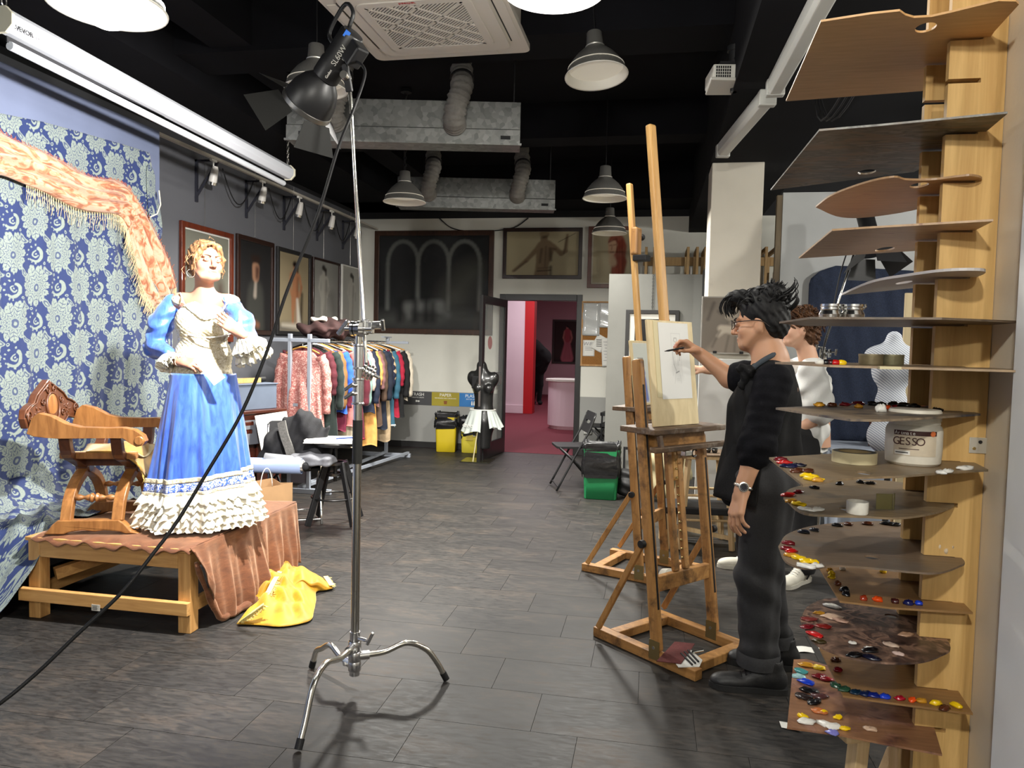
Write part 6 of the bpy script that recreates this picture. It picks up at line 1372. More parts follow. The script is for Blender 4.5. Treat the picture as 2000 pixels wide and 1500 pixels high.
tag(c.build('hanging_chain', BLACKM, None), 'black chain holding the dark framed print on the partition', 'chain')['kind'] = 'stuff'
RY = 9.35; RAW = wood('raw_pine', srgb(150, 118, 76), srgb(186, 154, 106), 5, (1, 1, .08), .7)
z1 = Yp(1320, 482, RY).z; xs = [Yp(x, 500, RY).x for x in (1262, 1278, 1344, 1362, 1378, 1484, 1497, 1516)]; xa, xb = Yp(1255, 500, RY).x, Yp(1560, 500, RY).x
t = thing('painting_rack', 'raw pine vertical painting storage rack against the back wall', 'rack', ((xa+xb)/2, RY+.3, 0))
for x in xs:
 MB().bb((x-.016, RY, .001), (x+.016, RY+.035, z1)).build('front_post', RAW, t, bevel=.002); MB().bb((x-.016, RY+.6, .001), (x+.016, RY+.635, z1)).build('rear_post', RAW, t, bevel=.002); MB().bb((x-.016, RY+.036, z1-.05), (x+.016, RY+.599, z1)).build('depth_rail', RAW, t, bevel=.002)
MB().bb((xa, RY+.636, z1-.16), (xb, RY+.655, z1-.05)).build('rear_beam', RAW, t); MB().bb((xa, RY-.02, .4), (xb, RY-.001, .46)).build('front_beam', RAW, t)
for k, x in enumerate((.06, .10, .15, .30, .45, .52, .58, .74, .80, .87, .93)):
 X_ = xa+(xb-xa)*x; zt_ = z1-.25-.12*(k % 3); ok = all(abs(X_-xx) > .03 for xx in xs)
 if not ok: X_ += .045
 c_ = [srgb(214, 212, 206), srgb(60, 50, 40), srgb(120, 100, 72)][k % 3]
 o = thing('stored_canvas', ['white-edged stretched canvas stored upright in the pine rack', 'dark-edged stretched canvas stored upright in the pine rack', 'brown-edged stretched canvas stored upright in the pine rack'][k % 3], 'canvas', (X_, RY+.3, .47), 0, 'canvases in the painting rack')
 part(MB().bb((-.010, -.27, 0), (.004, .27, zt_-.47)), 'stretcher', mat('canvas_edge_%d' % (k % 3), c_, .8), o); part(MB().bb((.004, -.27, 0), (.006, .27, zt_-.47)), 'canvas_face', mat('canvas_white', srgb(208, 206, 198), .8, bmp=.1, bs=200), o)
for k, (x, yt, c_) in enumerate(((1381.5, 520, (.02, .02, .022)), (1387, 570, srgb(206, 190, 150)))):
 p = Yp(x, yt, 8.2-.4*k); tag(MB().bb((p.x-.015, p.y, .001), (p.x+.015, p.y+.5, p.z)).build('leaning_canvas', mat('lean_%d' % k, c_, .5), None, bevel=.003), ('black framed canvas seen edge-on beside the partition', 'raw pine stretcher seen edge-on beside the column')[k], 'canvas')
def bust(U, W):
 asp = 1.13; c = base(U, srgb(112, 104, 94), .14, 13, W, 6); lt = srgb(176, 166, 150); dk = srgb(66, 60, 54)
 c = over(c, cap(U, W, (.5, .0), (.55, .28), .42, .24, asp, .05), srgb(128, 118, 106)); c = over(c, cap(U, W, (.36, .44), (.66, .40), .07, .09, asp, .03), lt); c = over(c, cap(U, W, (.40, .40), (.30, .30), .05, .03, asp, .03), lt)
 c = over(c, cap(U, W, (.60, .62), (.62, .80), .13, .14, asp, .03), srgb(150, 140, 126)); c = over(c, cap(U, W, (.50, .88), (.70, .90), .09, .10, asp, .03), srgb(166, 156, 140)); c = over(c, cap(U, W, (.47, .70), (.45, .64), .018, .022, asp, .02), lt)
 for p, q, r in (((.52, .75), (.60, .76), .014), ((.48, .56), (.54, .57), .012), ((.70, .56), (.72, .78), .04), ((.2, .1), (.34, .4), .012), ((.45, .02), (.50, .3), .01), ((.62, .03), (.63, .3), .01), ((.75, .05), (.7, .3), .014), ((.1, .6), (.2, .9), .03), ((.3, .75), (.36, .7), .03)): c = over(c, .65*cap(U, W, p, q, r, r, asp, .03), dk)
 return c
BY = COLY-.06; p = Yp(1374, 581, BY); q = Yp(1474, 690, BY); p.x -= .0
t = thing('portrait_board', 'grey chalk portrait bust drawing clipped to a board on the column', 'drawing', ((p.x+q.x)/2, BY+.02, q.z))
MB().bb((p.x-.01, BY+.002, q.z-.01), (q.x+.02, BY+.02, p.z+.01)).build('board', mat('board_grey', srgb(160, 156, 148), .8), t)
art('drawing', q.x-p.x, p.z-q.z, bust, t, (p.x, BY, q.z), (1, 0, 0), (0, 0, 1), 80)
for x in (.25, .75): MB().bb((p.x+(q.x-p.x)*x-.015, BY-.012, q.z-.008), (p.x+(q.x-p.x)*x+.015, BY-.001, q.z+.012)).build('clip', BLACKP, t, bevel=.002)
MB().bb(((p.x+q.x)/2-.01, BY-.012, p.z-.005), ((p.x+q.x)/2+.012, BY-.001, p.z+.02)).build('clip', BLACKP, t, bevel=.002)
p2 = Yp(1366, 700, BY-.05); q2 = Yp(1497, 900, BY-.05); tag(MB().bb((p2.x, BY-.05, .001), (q2.x, BY-.02, p2.z)).build('leaning_board', mat('pale_board', srgb(204, 204, 200), .7, var=.03), None, bevel=.003), 'large pale grey board standing in front of the column under the portrait', 'board')
# far right panel with navy cloth, second light stand
QY = 6.75; a = Yp(1530, 376, QY); xr = a.x+2.6
t = thing('backdrop_panel', 'pale grey backdrop panel with a raw wooden edge behind the palettes', 'partition', (a.x+1.3, QY, 0))
MB().bb((a.x, QY, .001), (xr, QY+.05, a.z)).build('panel_board', mat('panel_pale', srgb(172, 174, 174), .8, var=.05, vs=3), t, bevel=.002)
MB().bb((a.x-.048, QY+.004, .001), (a.x-.002, QY+.06, a.z-.02)).build('edge_post', wood('rough_post', srgb(84, 72, 56), srgb(120, 106, 84), 5, (1, 1, .1), .8), t, bevel=.003)
NAVY, nt, bb_ = mkmat('navy_cloth'); n1 = noise(nt, coord(nt), 160, 3, .7); nt.l.new(ramp(nt, n1.outputs[0], [(.35, srgb(17, 24, 42)), (.7, srgb(40, 52, 76))]), bb_.inputs['Base Color']); bb_.inputs['Roughness'].default_value = .9; bump(nt, bb_, n1.outputs[0], .2, .002)
NY = QY-.03; op = [(1571, 640), (1574, 575), (1582, 545), (1600, 530), (1632, 519), (1660, 520), (1700, 524), (1795, 530)]
tp = [Yp(x, y, NY) for x, y in op]; xl = Yp(1573, 700, NY).x; xR = Yp(1860, 700, NY).x; tx = [p.x for p in tp[2:]]; tz = [p.z for p in tp[2:]]; zb0 = Yp(1650, 862, NY).z
def nf(a_, c_):
 x = xl+(xR-xl)*a_; zt_ = float(np.interp(x, [tp[0].x, tp[1].x]+tx, [tp[0].z, tp[1].z]+tz)); z = zt_-(zt_-zb0)*c_
 return (x, NY-.006-.012*(1+sin(x*19+c_*2))*(.3+.7*c_)-.006*sin(x*43+z*9)-.012*(1 if a_ < .04 else 0), z+.01*sin(x*20)*c_)
tag(MB().grid(nf, 90, 60).build('navy_cloth', NAVY, None, smooth=True, solid=.003), 'dark navy cloth pinned over the pale backdrop panel', 'cloth')
p = Yp(1600, 858, NY-.9); z_ = Yp(1650, 868, QY-.35).z
t = thing('podium', 'pale blue grey low podium below the navy cloth', 'platform', (xl+.5, QY-.5, 0)); MB().bb((xl+.12, QY-.85, .001), (xl+1.5, QY-.08, z_-.03)).build('podium_body', mat('podium_paint', srgb(150, 158, 172), .7, var=.04), t, bevel=.004); MB().bb((xl+.11, QY-.86, z_-.03), (xl+1.51, QY-.07, z_)).build('podium_top', mat('podium_paint', srgb(150, 158, 172), .7, var=.04), t, bevel=.004)
q = Yp(1742, 800, QY-.35); RUST = mat('rust_velvet', srgb(146, 68, 44), .8, var=.25, vs=8, sheen=.4)
b = MB().grid(lambda a_, c_: (q.x-.10+.30*a_+.04*(1-c_)+.02*sin(c_*7)-.10*(1-a_)*c_*0, QY-.34-.02*sin(a_*17+c_*3)-.05*c_, z_+.40*(1-c_)*(.35+.65*a_)+.006), 40, 24); tag(b.build('rust_cloth', RUST, None, smooth=True, solid=.004), 'rust orange cloth hanging beside the navy cloth', 'cloth')
q = Yp(1712, 850, QY-.42); tag(MB().grid(lambda a_, c_: (q.x-.07+.2*a_+.01*sin(c_*9), QY-.44-.025*sin(a_*24), z_+.01+.20*(1-c_)), 30, 16).build('dark_fringed_cloth', mat('dark_rust', srgb(70, 34, 26), .9, var=.4, vs=20), None, smooth=True, solid=.004), 'dark brown fringed cloth on the podium', 'cloth')
for k, (x0, x1, y0, Yq, c_, lab) in enumerate(((1770, 1783, 572, 5.2, srgb(196, 178, 140), 'pale upright plywood strip behind the palette rack'), (1755, 1771, 735, 5.4, srgb(128, 100, 66), 'weathered wooden easel post behind the palette rack'))):
 p = Yp(x0, y0, Yq); q = Yp(x1, y0, Yq); tag(MB().bb((p.x, Yq, .001), (q.x, Yq+.03, p.z)).build(('plywood_strip', 'wooden_post')[k], wood('strip_%d' % k, tuple(v*.8 for v in c_), c_, 5, (1, 1, .1), .7), None, bevel=.002), lab, 'wood')
dq = Yp(1745, 690, 4.9); DX, DY = dq.x, 4.9; zt_ = Yp(1745, 661, 4.9).z; m, nt, bb_ = mkmat('form_fabric'); wv = nt.new('ShaderNodeTexWave'); wv.inputs['Scale'].default_value = 26; nt.l.new(mapping(nt, coord(nt), (1, 1, 1), (0, .9, 0)), wv.inputs['Vector']); nt.l.new(ramp(nt, wv.outputs[0], [(.1, srgb(120, 130, 152)), (.3, srgb(214, 218, 224))]), bb_.inputs['Base Color']); bb_.inputs['Roughness'].default_value = .8
t = thing('dress_form', 'white and blue patterned fabric dress form bust behind the palettes', 'mannequin', (DX, DY, 0)); s = SDF((DX-.25, DY-.2, zt_-.75), (DX+.25, DY+.2, zt_+.06), .011)
s.cone((DX, DY, zt_-.03), (DX, DY, zt_), .05, .045, .02); s.ell((DX-.01, DY, zt_-.10), (.155, .085, .07), .04); s.ell((DX-.05, DY-.06, zt_-.17), (.055, .05, .055), .03); s.ell((DX+.06, DY-.06, zt_-.17), (.055, .05, .055), .03); s.ell((DX, DY, zt_-.20), (.12, .085, .12), .05); s.ell((DX, DY, zt_-.42), (.095, .075, .15), .05); s.ell((DX, DY, zt_-.6), (.13, .10, .12), .05); s.build('bust', m, t)
MB().cyl((DX, DY, .02), (DX, DY, zt_-.68), .018, n=12).build('stand_pole', BLACKM, t); MB().lathe([(0, 0), (.16, 0), (.15, .02), (0, .025)], 24, c=(DX, DY, .001)).build('stand_base', BLACKM, t)
S2Y = 5.9; bp = Yp(1607, 800, S2Y); bx = bp.x; t = thing('c_stand', 'second C-stand with boom arm in front of the navy cloth', 'stand', (bx, S2Y, 0))
zp = lambda py: Yp(1607, py, S2Y).z
MB().cyl((bx, S2Y, .05), (bx, S2Y, zp(790)), .0175, n=16).build('lower_pole', NICK, t, smooth=True, auto=40); MB().cyl((bx, S2Y, zp(800)), (bx, S2Y, zp(690)), .013, n=14).build('upper_pole', NICK, t, smooth=True, auto=40)
for k in range(3):
 a_ = radians(20+120*k); d = V((cos(a_), sin(a_), 0))*.42; MB().tube(bez([(bx, S2Y, .13), tuple(V((bx, S2Y, .16))+d*.55), tuple(V((bx, S2Y, .09))+d*.85), tuple(V((bx, S2Y, .014))+d)], 16), .0125, 10).build('leg', NICK, t, smooth=True)
gk = V((bx, S2Y, zp(690)))
for o_ in (-.03, 0, .03): MB().cyl(gk+V((o_-.006, 0, 0)), gk+V((o_+.006, 0, 0)), .034, n=20).build('grip_plate', CHROME, t, smooth=True, auto=40)
for o_ in ((.07, -.02, .01), (.07, 0, -.07), (-.06, 0, .05)): MB().cyl(gk+V((0, 0, o_[2]*.8)), gk+V(o_), .008, n=8).box(gk+V(o_), (.015, .015, .05), rot(30, 0, 0)).build('t_knob', BR, t, bevel=.004)
a0 = Yp(1602, 700, S2Y-.02); a1 = Yp(1676, 470, S2Y-.02); MB().tube([a0, a1], .008, 10).build('boom_arm', NICK, t, smooth=True)
lq = Yp(1697, 450, S2Y-.03); t = thing('studio_spotlight', 'second black studio spotlight with barn doors, switched off', 'lamp', lq); ld = V((.15, -.35, -.9)).normalized()
MB().lathe([(0, -.2), (.05, -.2), (.06, -.18), (.06, .02), (.09, .06), (.112, .12), (.116, .17), (.11, .17), (0, .12)], 26, c=lq, ax=ld).build('lamp_body', LB, t, smooth=True, auto=40); O = lq+ld*.175; sd, up_, _d = frame(ld)
for k, (a_, op_, col_) in enumerate(((0, 35, None), (90, 10, None), (180, 30, None), (270, 30, 1))):
 e = (sd*cos(radians(a_))+up_*sin(radians(a_))); s2 = ld.cross(e); outd = (ld*cos(radians(op_))+e*sin(radians(op_))); M_ = Matrix((tuple(s2)+(0,), tuple(outd)+(0,), tuple(outd.cross(s2))+(0,), (0, 0, 0, 1))).transposed(); M_.translation = O+e*.11
 MB().prism([(-.09, 0), (.09, 0), (.12, .16), (-.12, .16)], -.0008, .0008, M_).build('barn_door', mat('lamp_black', (.013, .013, .014), .42), t)
MB().bar(lq, a1, .03, .02).build('yoke', LB, t, bevel=.004)
tag(MB().tube(bez([lq-ld*.1, Yp(1660, 480, S2Y-.06), Yp(1640, 540, S2Y-.05), Yp(1622, 630, S2Y-.04), Yp(1606, 700, S2Y-.04), V((bx-.03, S2Y-.04, .6)), V((bx-.05, S2Y-.05, .01)), V((bx+.4, S2Y-.3, .01))], 60), .005, 6).build('mains_cable', BLACKP, None, smooth=True), 'black cable running down beside the second boom arm', 'cable')
# chairs and clutter by the doorway and partition
q = Zp(1115, 958); folding_chair((q.x+.02, q.y+.12, 0), 197, 'black folding chair standing open beside the green bin', BLACKM, BLACKP)
q = Zp(1168, 905); P_ = V((q.x+.05, q.y+.3, 0)); folding_chair(P_, 180, 'black chair standing folded behind the partition edge', BLACKM, BLACKP)
for k in range(2):
 o = thing('stacked_chair', 'black upholstered chair in the stack behind the partition', 'chair', P_+V((.2, -.05, .0+.14*k)), 170, 'stacked black chairs')
 part(MB().prism(rrect(.22, .22, .05), .46, .5), 'seat', BLACKP, o, bevel=.01)
 part(MB().bb((-.24, -.2, .55), (-.21, .2, .92)), 'backrest', BLACKP, o, bevel=.012)
 for sx in (-1, 1):
  for sy in (-1, 1): part(MB().tube([(sx*.2, sy*.2, .012), (sx*.19, sy*.19, .46)], .011, 8), 'leg', BLACKM, o)
  part(MB().tube([(-.2, sx*.19, .46), (-.23, sx*.19, .6)], .011, 8), 'back_post', BLACKM, o)
q = Zp(1219, 975); p = V((q.x+.02, q.y+.14, .14)); heapobj('black_backpack', 'black backpack on the floor between the green bin and the easel', 'bag', p-V((.2, .2, .16)), p+V((.2, .2, .22)), .011, [('b', p+V((0, 0, .0)), (.22, .18, .26), .06, .03), ('e', p+V((0, -.08, -.03)), (.09, .06, .09), .03)], mat('backpack_black', (.012, .012, .013), .6, bmp=.3, bs=30), lambda x, y, z: .008*np.sin(z*60+x*20))
q = Zp(1218, 930); b = MB()
t = thing('easel_frame', 'slim black metal frame standing behind the second easel', 'frame', (q.x, q.y, 0)); zt_ = Yp(1220, 873, q.y).z
for x in (0, .42): MB().bb((q.x+x-.012, q.y, .001), (q.x+x+.012, q.y+.025, zt_)).build('upright', BLACKM, t)
MB().bb((q.x+.013, q.y, zt_-.03), (q.x+.407, q.y+.025, zt_)).build('top_bar', BLACKM, t)
q = Zp(1275, 985); p = V((q.x+.06, q.y+.2, .30)); heapobj('canvas_bag', 'cream and olive canvas bag slumped behind the easels', 'bag', p-V((.32, .25, .31)), p+V((.36, .25, .35)), .012, [('b', p+V((-.02, 0, -.04)), (.34, .22, .48), .07, .04), ('e', p+V((.16, 0, .02)), (.14, .12, .18), .05)], mat('canvas_cream', srgb(176, 164, 128), .85, var=.2, vs=5), lambda x, y, z: .014*np.sin(z*26+x*12)+.008*np.sin(x*40))
q = Zp(1345, 1075); SXp = V((q.x+.10, q.y+.20, 0)); zt_ = Yp(1370, 884, SXp.y).z; print('stool2', SXp, zt_)
PALE = wood('pale_pine', srgb(190, 158, 112), srgb(220, 192, 148), 5, (1, 1, .08), .6)
t = thing('pine_stool', 'tall pale pine stool with a palette on top behind the near easel', 'stool', SXp, 8)
for sx in (-1, 1):
 for sy in (-1, 1): part(MB().bar((sx*.19, sy*.17, .002), (sx*.14, sy*.13, zt_-.03), .035, .035), 'leg', PALE, t, bevel=.005)
for z in (.22, .40):
 for sy in (-1, 1): k_ = .19-.05*z/zt_; part(MB().cyl((-k_, sy*(.17-.04*z/zt_), z), (k_, sy*(.17-.04*z/zt_), z), .010, n=8), 'rung', PALE, t)
 for sx in (-1, 1): part(MB().cyl((sx*k_, -.16+.04*z/zt_, z+.07), (sx*k_, .16-.04*z/zt_, z+.07), .010, n=8), 'rung', PALE, t)
part(MB().prism(rrect(.17, .16, .03), zt_-.03, zt_-.004), 'seat', PALE, t, bevel=.004)
tag(MB().prism(rrect(.26, .17, .05), zt_-.003, zt_+.006, Matrix.Translation(SXp) @ Matrix.Rotation(.2, 4, 'Z')).build('stool_palette', wood('stool_palette_wood', srgb(74, 58, 44), srgb(112, 92, 70), 5, (1, .1, 1), .5), None, bevel=.002), 'dark used palette lying on the pale pine stool', 'palette')
for k, x in enumerate((1383, 1396)):
 jq = Yp(x, 876, SXp.y-.02); t = thing('dipper_cup', ('small dark metal dipper cup on the stool palette, next to the easel', 'small dark metal dipper cup on the stool palette, next to the apron')[k], 'cup', (jq.x, SXp.y-.02, zt_+.007)); part(MB().lathe([(0, 0), (.016, 0), (.022, .012), (.020, .03), (.024, .034), (.021, .034), (.017, .012), (0, .006)], 18), 'cup_body', mat('dark_steel', (.10, .10, .10), .35, 1), t, smooth=True, auto=40); part(MB().tube([(.024*cos(u), .024*sin(u), .024) for u in np.linspace(0, 2*pi, 19)[:-1]], .002, 5, closed=True), 'cup_ring', CHROME, t)
q = Zp(1400, 1085); p = V((q.x+.05, q.y+.25, 0)); t = thing('low_bench', 'low black topped bench with pale pine legs behind the man in the apron', 'bench', p, 6); hz_ = Yp(1390, 985, p.y).z
part(MB().bb((-.45, -.15, hz_-.05), (.25, .18, hz_)), 'bench_top', BLACKP, t, bevel=.008)
for x in (-.42, .22):
 for y in (-.12, .15): part(MB().bb((x-.022, y-.022, .001), (x+.022, y+.022, hz_-.051)), 'leg', PALE, t, bevel=.004)
part(MB().bar((-.4, -.1, hz_*.55), (.2, -.1, hz_*.2), .02, .03), 'brace', PALE, t)
tag(MB().grid(lambda a_, c_: (p.x-.35+.75*a_, p.y+.22+.05*c_, .004+.30*c_+.03*sin(a_*9)*c_), 20, 8).build('paper_sheet', PAP, None, smooth=True, solid=.002), 'large white paper sheet leaning behind the low bench', 'paper')
q = Zp(1690, 1035); p = V((q.x, q.y+.2, .08)); BLU = mat('blue_plastic', srgb(20, 60, 190), .25, spec=.7, bmp=.6, bs=24)
heapobj('blue_plastic_bag', 'shiny blue plastic bag lying on the floor beyond the palettes', 'bag', p-V((.5, .4, .09)), p+V((.5, .4, .2)), .014, [('e', p+V((-.1, 0, 0)), (.26, .2, .085), .04), ('e', p+V((.18, .05, 0)), (.22, .2, .075), .04)], BLU, lambda x, y, z: .02*np.sin(x*38+y*25+z*30)+.012*np.sin(x*21-y*52))
q = Zp(1596, 1045); p = V((q.x, q.y+.12, .07)); heapobj('grey_trainers_bag', 'dark grey bundle on the floor beside the blue plastic bag', 'bag', p-V((.25, .2, .08)), p+V((.25, .2, .16)), .011, [('e', p, (.14, .11, .08), .03), ('e', p+V((.12, .03, -.01)), (.1, .08, .06), .03)], mat('grey_bundle', srgb(70, 72, 74), .7, var=.4, vs=20), lambda x, y, z: .014*np.sin(x*44+y*25+z*30))
q = Zp(1578, 1271); tag(MB().grid(lambda a_, c_: (q.x-.06+.13*a_, q.y-.04+.07*c_+.03*a_, .002+.004*sin(a_*6)), 8, 4).build('paper_scrap', PAP, None, solid=.001), 'small torn paper scrap on the floor behind the black shoes', 'paper')
hc = Zp(1064, 838); t = thing('hall_counter', 'white topped pink counter with rounded end in the hall', 'counter', (hc.x+1.0, hc.y+.4, 0)); zt_ = Yp(1085, 741, hc.y).z
xa = hc.x; ol = [(xa+.35+.35*cos(u), hc.y+.35+.35*sin(u)) for u in np.linspace(pi/2, 3*pi/2, 14)]+[(xa+2.2, hc.y), (xa+2.2, hc.y+.7)]
MB().prism(ol, .06, zt_-.04).build('counter_body', hall_white, t); MB().prism([(x-(.05 if x < xa+.5 else 0), y+(y-hc.y-.35)*.12) for x, y in ol], zt_-.04, zt_).build('counter_top', WHITE, t, bevel=.005); MB().prism([(x+.03, y) for x, y in ol], .001, .06).build('plinth', hall_pink, t)
for k in range(4): MB().cyl((xa+.95+.02*k, hc.y-.25, .9+.02*(k % 2)), (xa+1.0+.02*k, hc.y-.2, .95), .03, n=10).build('hand_dispenser', BLACKP, t)
def dress(U, W):
 c = base(U, srgb(60, 40, 38), .2, 15, W, 6); c = over(c, cap(U, W, (.0, .02), (1, .05), .1, .1, 1.7, .08), srgb(40, 26, 26)); c = figure(c, U, W, 1.7, .60, .08, .92, srgb(200, 130, 120), srgb(120, 50, 50), srgb(30, 20, 20), gown=srgb(190, 104, 116)); return over(c, cap(U, W, (.60, .55), (.6, .75), .12, .13, 1.7, .03), srgb(170, 70, 80))
p = Yp(1080, 624, HY); q = Yp(1128, 711, HY); framed('framed_painting', 'dark framed painting of a figure in a long pink dress at the hall end', 'painting', (p.x, HY-.001, q.z), (1, 0, 0), q.x-p.x, p.z-q.z, .06, DARKF, dress, res=60)
hp = Zp(1056, 790); hp.y = min(hp.y, HY-1.2); sc_h = hp.y; z_of = lambda py: Yp(1050, py, sc_h).z; x_of = lambda px: Yp(px, 720, sc_h).x
t = thing('person', 'person all in black bending forward beside the red hall pillar', 'person', (x_of(1050), sc_h, 0)); xx = x_of(1052)
BLKC = mat('black_clothes', (.006, .006, .007), .95); s = SDF((xx-.75, sc_h-.35, -.01), (xx+.45, sc_h+.35, 1.75), .016)
s.cone((xx+.03, sc_h, .1), (xx+.05, sc_h, .5), .06, .075, .03); s.cone((xx+.05, sc_h, .5), (xx+.02, sc_h, .92), .08, .12, .03); s.cone((xx-.14, sc_h+.05, .1), (xx-.08, sc_h+.05, .5), .06, .075, .03); s.cone((xx-.08, sc_h+.05, .5), (xx-.02, sc_h, .92), .08, .12, .03)
s.cone((xx+.04, sc_h, .95), (xx+.10, sc_h, 1.2), .18, .21, .05); s.cone((xx+.10, sc_h, 1.2), (xx-.12, sc_h, 1.48), .21, .17, .05); s.ell((xx-.36, sc_h, 1.52), (.11, .09, .13), .04); s.cone((xx-.12, sc_h, 1.45), (xx-.32, sc_h, 1.5), .08, .06, .04); s.cone((xx+.12, sc_h-.12, 1.35), (xx+.22, sc_h-.1, 1.1), .07, .055, .03); s.cone((xx+.22, sc_h-.1, 1.1), (xx-.05, sc_h-.2, .95), .05, .04, .03)
for x in (.03, -.14): s.ell((xx+x+.04, sc_h-.06, .045), (.06, .13, .045), .02)
s.build('body', BLKC, t)
# studio easels
BEECH = wood('easel_beech', srgb(142, 98, 52), srgb(186, 138, 80), 5, (1, 1, .07), .5, dark=srgb(78, 54, 32)); BEECHX = wood('easel_beech_rail', srgb(142, 98, 52), srgb(186, 138, 80), 5, (.08, .6, 1), .5, dark=srgb(78, 54, 32)); MASTW = wood('mast_beech', srgb(176, 130, 72), srgb(208, 164, 100), 5, (1, 1, .06), .5); TRAYW = wood('tray_stained', srgb(60, 46, 36), srgb(112, 86, 60), 5, (1, .2, 1), .6, dark=srgb(150, 140, 128))
def easel(O, ang, W_, label, mast_top, tray_z, RL_=.64, k=.132, handle=False, px_=.40):
 t = thing('studio_easel', label, 'easel', O, ang)
 def ln(x, y, z): return V((x+px_-.30-k*max(0, z-.05), y, z))
 for y in (0, W_): part(MB().bb((0, y-.026, .001), (RL_, y+.026, .05)), 'runner', BEECHX, t, bevel=.004)
 for x in (.10, .57): part(MB().bb((x-.03, .027, .006), (x+.03, W_-.027, .05)), 'cross_bar', BEECH, t, bevel=.004)
 ztop = 1.42
 for y in (0, W_):
  zt_ = ztop if y == 0 else tray_z-.03
  part(MB().bar(ln(.30, y, .051), ln(.30, y, zt_), .044, .052, up=(1, 0, 0)), 'upright', BEECH, t, bevel=.012)
  for dx in (.0265,): part(MB().bar(ln(.30+dx, y, .25), ln(.30+dx, y, zt_-.12), .012, .0016, up=(1, 0, 0)), 'slot', BLACKP, t)
  s_ = part(MB().bar((.045, y-.035*(1 if y == 0 else -1), .06), ln(.29, y-.035*(1 if y == 0 else -1), .56), .020, .030), 'brace', BEECH, t, bevel=.004)
  kn_ = ln(.30, y-.055*(1 if y == 0 else -1), .555); part(MB().lathe([(0, -.014), (.018, -.012), (.020, 0), (.018, .012), (0, .014)], 14, c=kn_, ax=(0, 1, 0)), 'star_knob', BLACKP, t, smooth=True, auto=40)
  part(MB().bb((px_-.028, y-.0285, .02), (px_+.035, y-.0265, .11)), 'hinge_plate', BRASS, t); part(MB().cyl((px_, y-.030, .075), (px_, y-.028, .075), .008, n=10), 'hinge_screw', STEEL, t)
 for z in (.36,): part(MB().bar(ln(.305, .023, z), ln(.305, W_-.023, z), .03, .075), 'middle_rail', BEECHX, t, bevel=.004)
 for y in (W_/2-.055, W_/2+.02): part(MB().bar(ln(.31, y, .40), ln(.31, y, tray_z-.02), .036, .024, up=(1, 0, 0)), 'ratchet_rod', BEECH, t, bevel=.003)
 st = MB()
 for i in range(13): z = .46+i*(tray_z-.52)/13; st.ell(ln(.327, W_/2-.018, z), .006, nu=8, nv=6)
 part(st, 'ratchet_studs', BRASS, t)['kind'] = 'stuff'
 part(MB().bar(ln(.30, W_/2, tray_z-.25), ln(.30, W_/2, mast_top), .05, .036, up=(1, 0, 0)), 'mast', MASTW, t, bevel=.010)
 tray_o = tray_z; k0 = k*tray_z-(px_-.30)-.05*k
 part(MB().bb((.20-k0, -.05, tray_z-.005), (.42-k0, W_+.06, tray_z+.022)), 'tray_ledge', TRAYW, t, bevel=.004)
 part(MB().bb((.27-k0, .03, tray_z-.075), (.36-k0, W_-.03, tray_z-.006)), 'tray_box', BEECHX, t, bevel=.006)
 part(MB().bb((.40-k0, -.06, tray_z-.085), (.44-k0, W_+.08, tray_z-.06)), 'tray_lip', TRAYW, t, bevel=.004); part(MB().bar((.405-k0, 0, tray_z-.01), (.42-k0, 0, tray_z-.07), .02, .02), 'tray_side', TRAYW, t)
 part(MB().bb((.40-k0, W_/2-.05, tray_z-.115), (.43-k0, W_/2, tray_z-.09)), 'ratchet_catch', STEEL, t, bevel=.003); part(MB().tube([(.42-k0, W_/2+.03+.018*cos(u), tray_z-.105+.018*sin(u)) for u in np.linspace(.6, 5.6, 14)], .004, 6), 'ratchet_ring', BLACKM, t)
 if handle:
  zc_ = mast_top-.38; c_ = ln(.32, W_/2, zc_); part(MB().bb(c_-V((.02, .045, .09)), c_+V((.025, .045, .09))), 'canvas_clamp', BEECH, t, bevel=.012); part(MB().cyl(c_+V((.0, .045, .04)), c_+V((0, .085, .04)), .010, n=10).ell(c_+V((0, .1, .04)), (.022, .014, .022)), 'clamp_knob', BLACKP, t, smooth=True, auto=40); part(MB().bb(c_-V((.0, .045, .13)), c_+V((.09, .045, -.092))), 'clamp_jaw', BLACKP, t, bevel=.004)
 return t, ln
E1, ln1 = easel((-.232, 3.755, 0), -41, .43, 'beech studio easel holding the pencil drawing the man in the apron works on', 2.60, 1.075)
E2K = .10
E2, ln2 = easel((-.40, 4.85, 0), -22, .43, 'beech studio easel behind, with a canvas clamp on its mast', 2.55, 1.08, k=.10, handle=True)
K = .132; lean = -math.degrees(math.atan(K))
def lean_frame(E, x, y, z, K=.132):
 M_ = wm(E) @ Matrix.Translation((x+.10-K*(z-.05), y, z)) @ Matrix.Rotation(radians(lean), 4, 'Y'); return M_
M1 = lean_frame(E1, .345, .0, 1.099)
def bd(M_, a, c): # box in the leaning frame: x out of board, y across, z up
 b = MB(); b.bb(a, c); b.v = [tuple(M_@V(p)) for p in b.v]; return b
PLY = wood('plywood_board', srgb(206, 186, 142), srgb(226, 208, 166), 4, (1, 1, .2), .6, bmp=.03)
W1 = .34; t = thing('drawing_board', 'pale plywood drawing board resting on the near easel tray', 'board', M1.translation); y0 = .035
bd(M1, (-.014, y0, 0), (.0, y0+W1, .515)).build('plywood_sheet', PLY, t, bevel=.002)
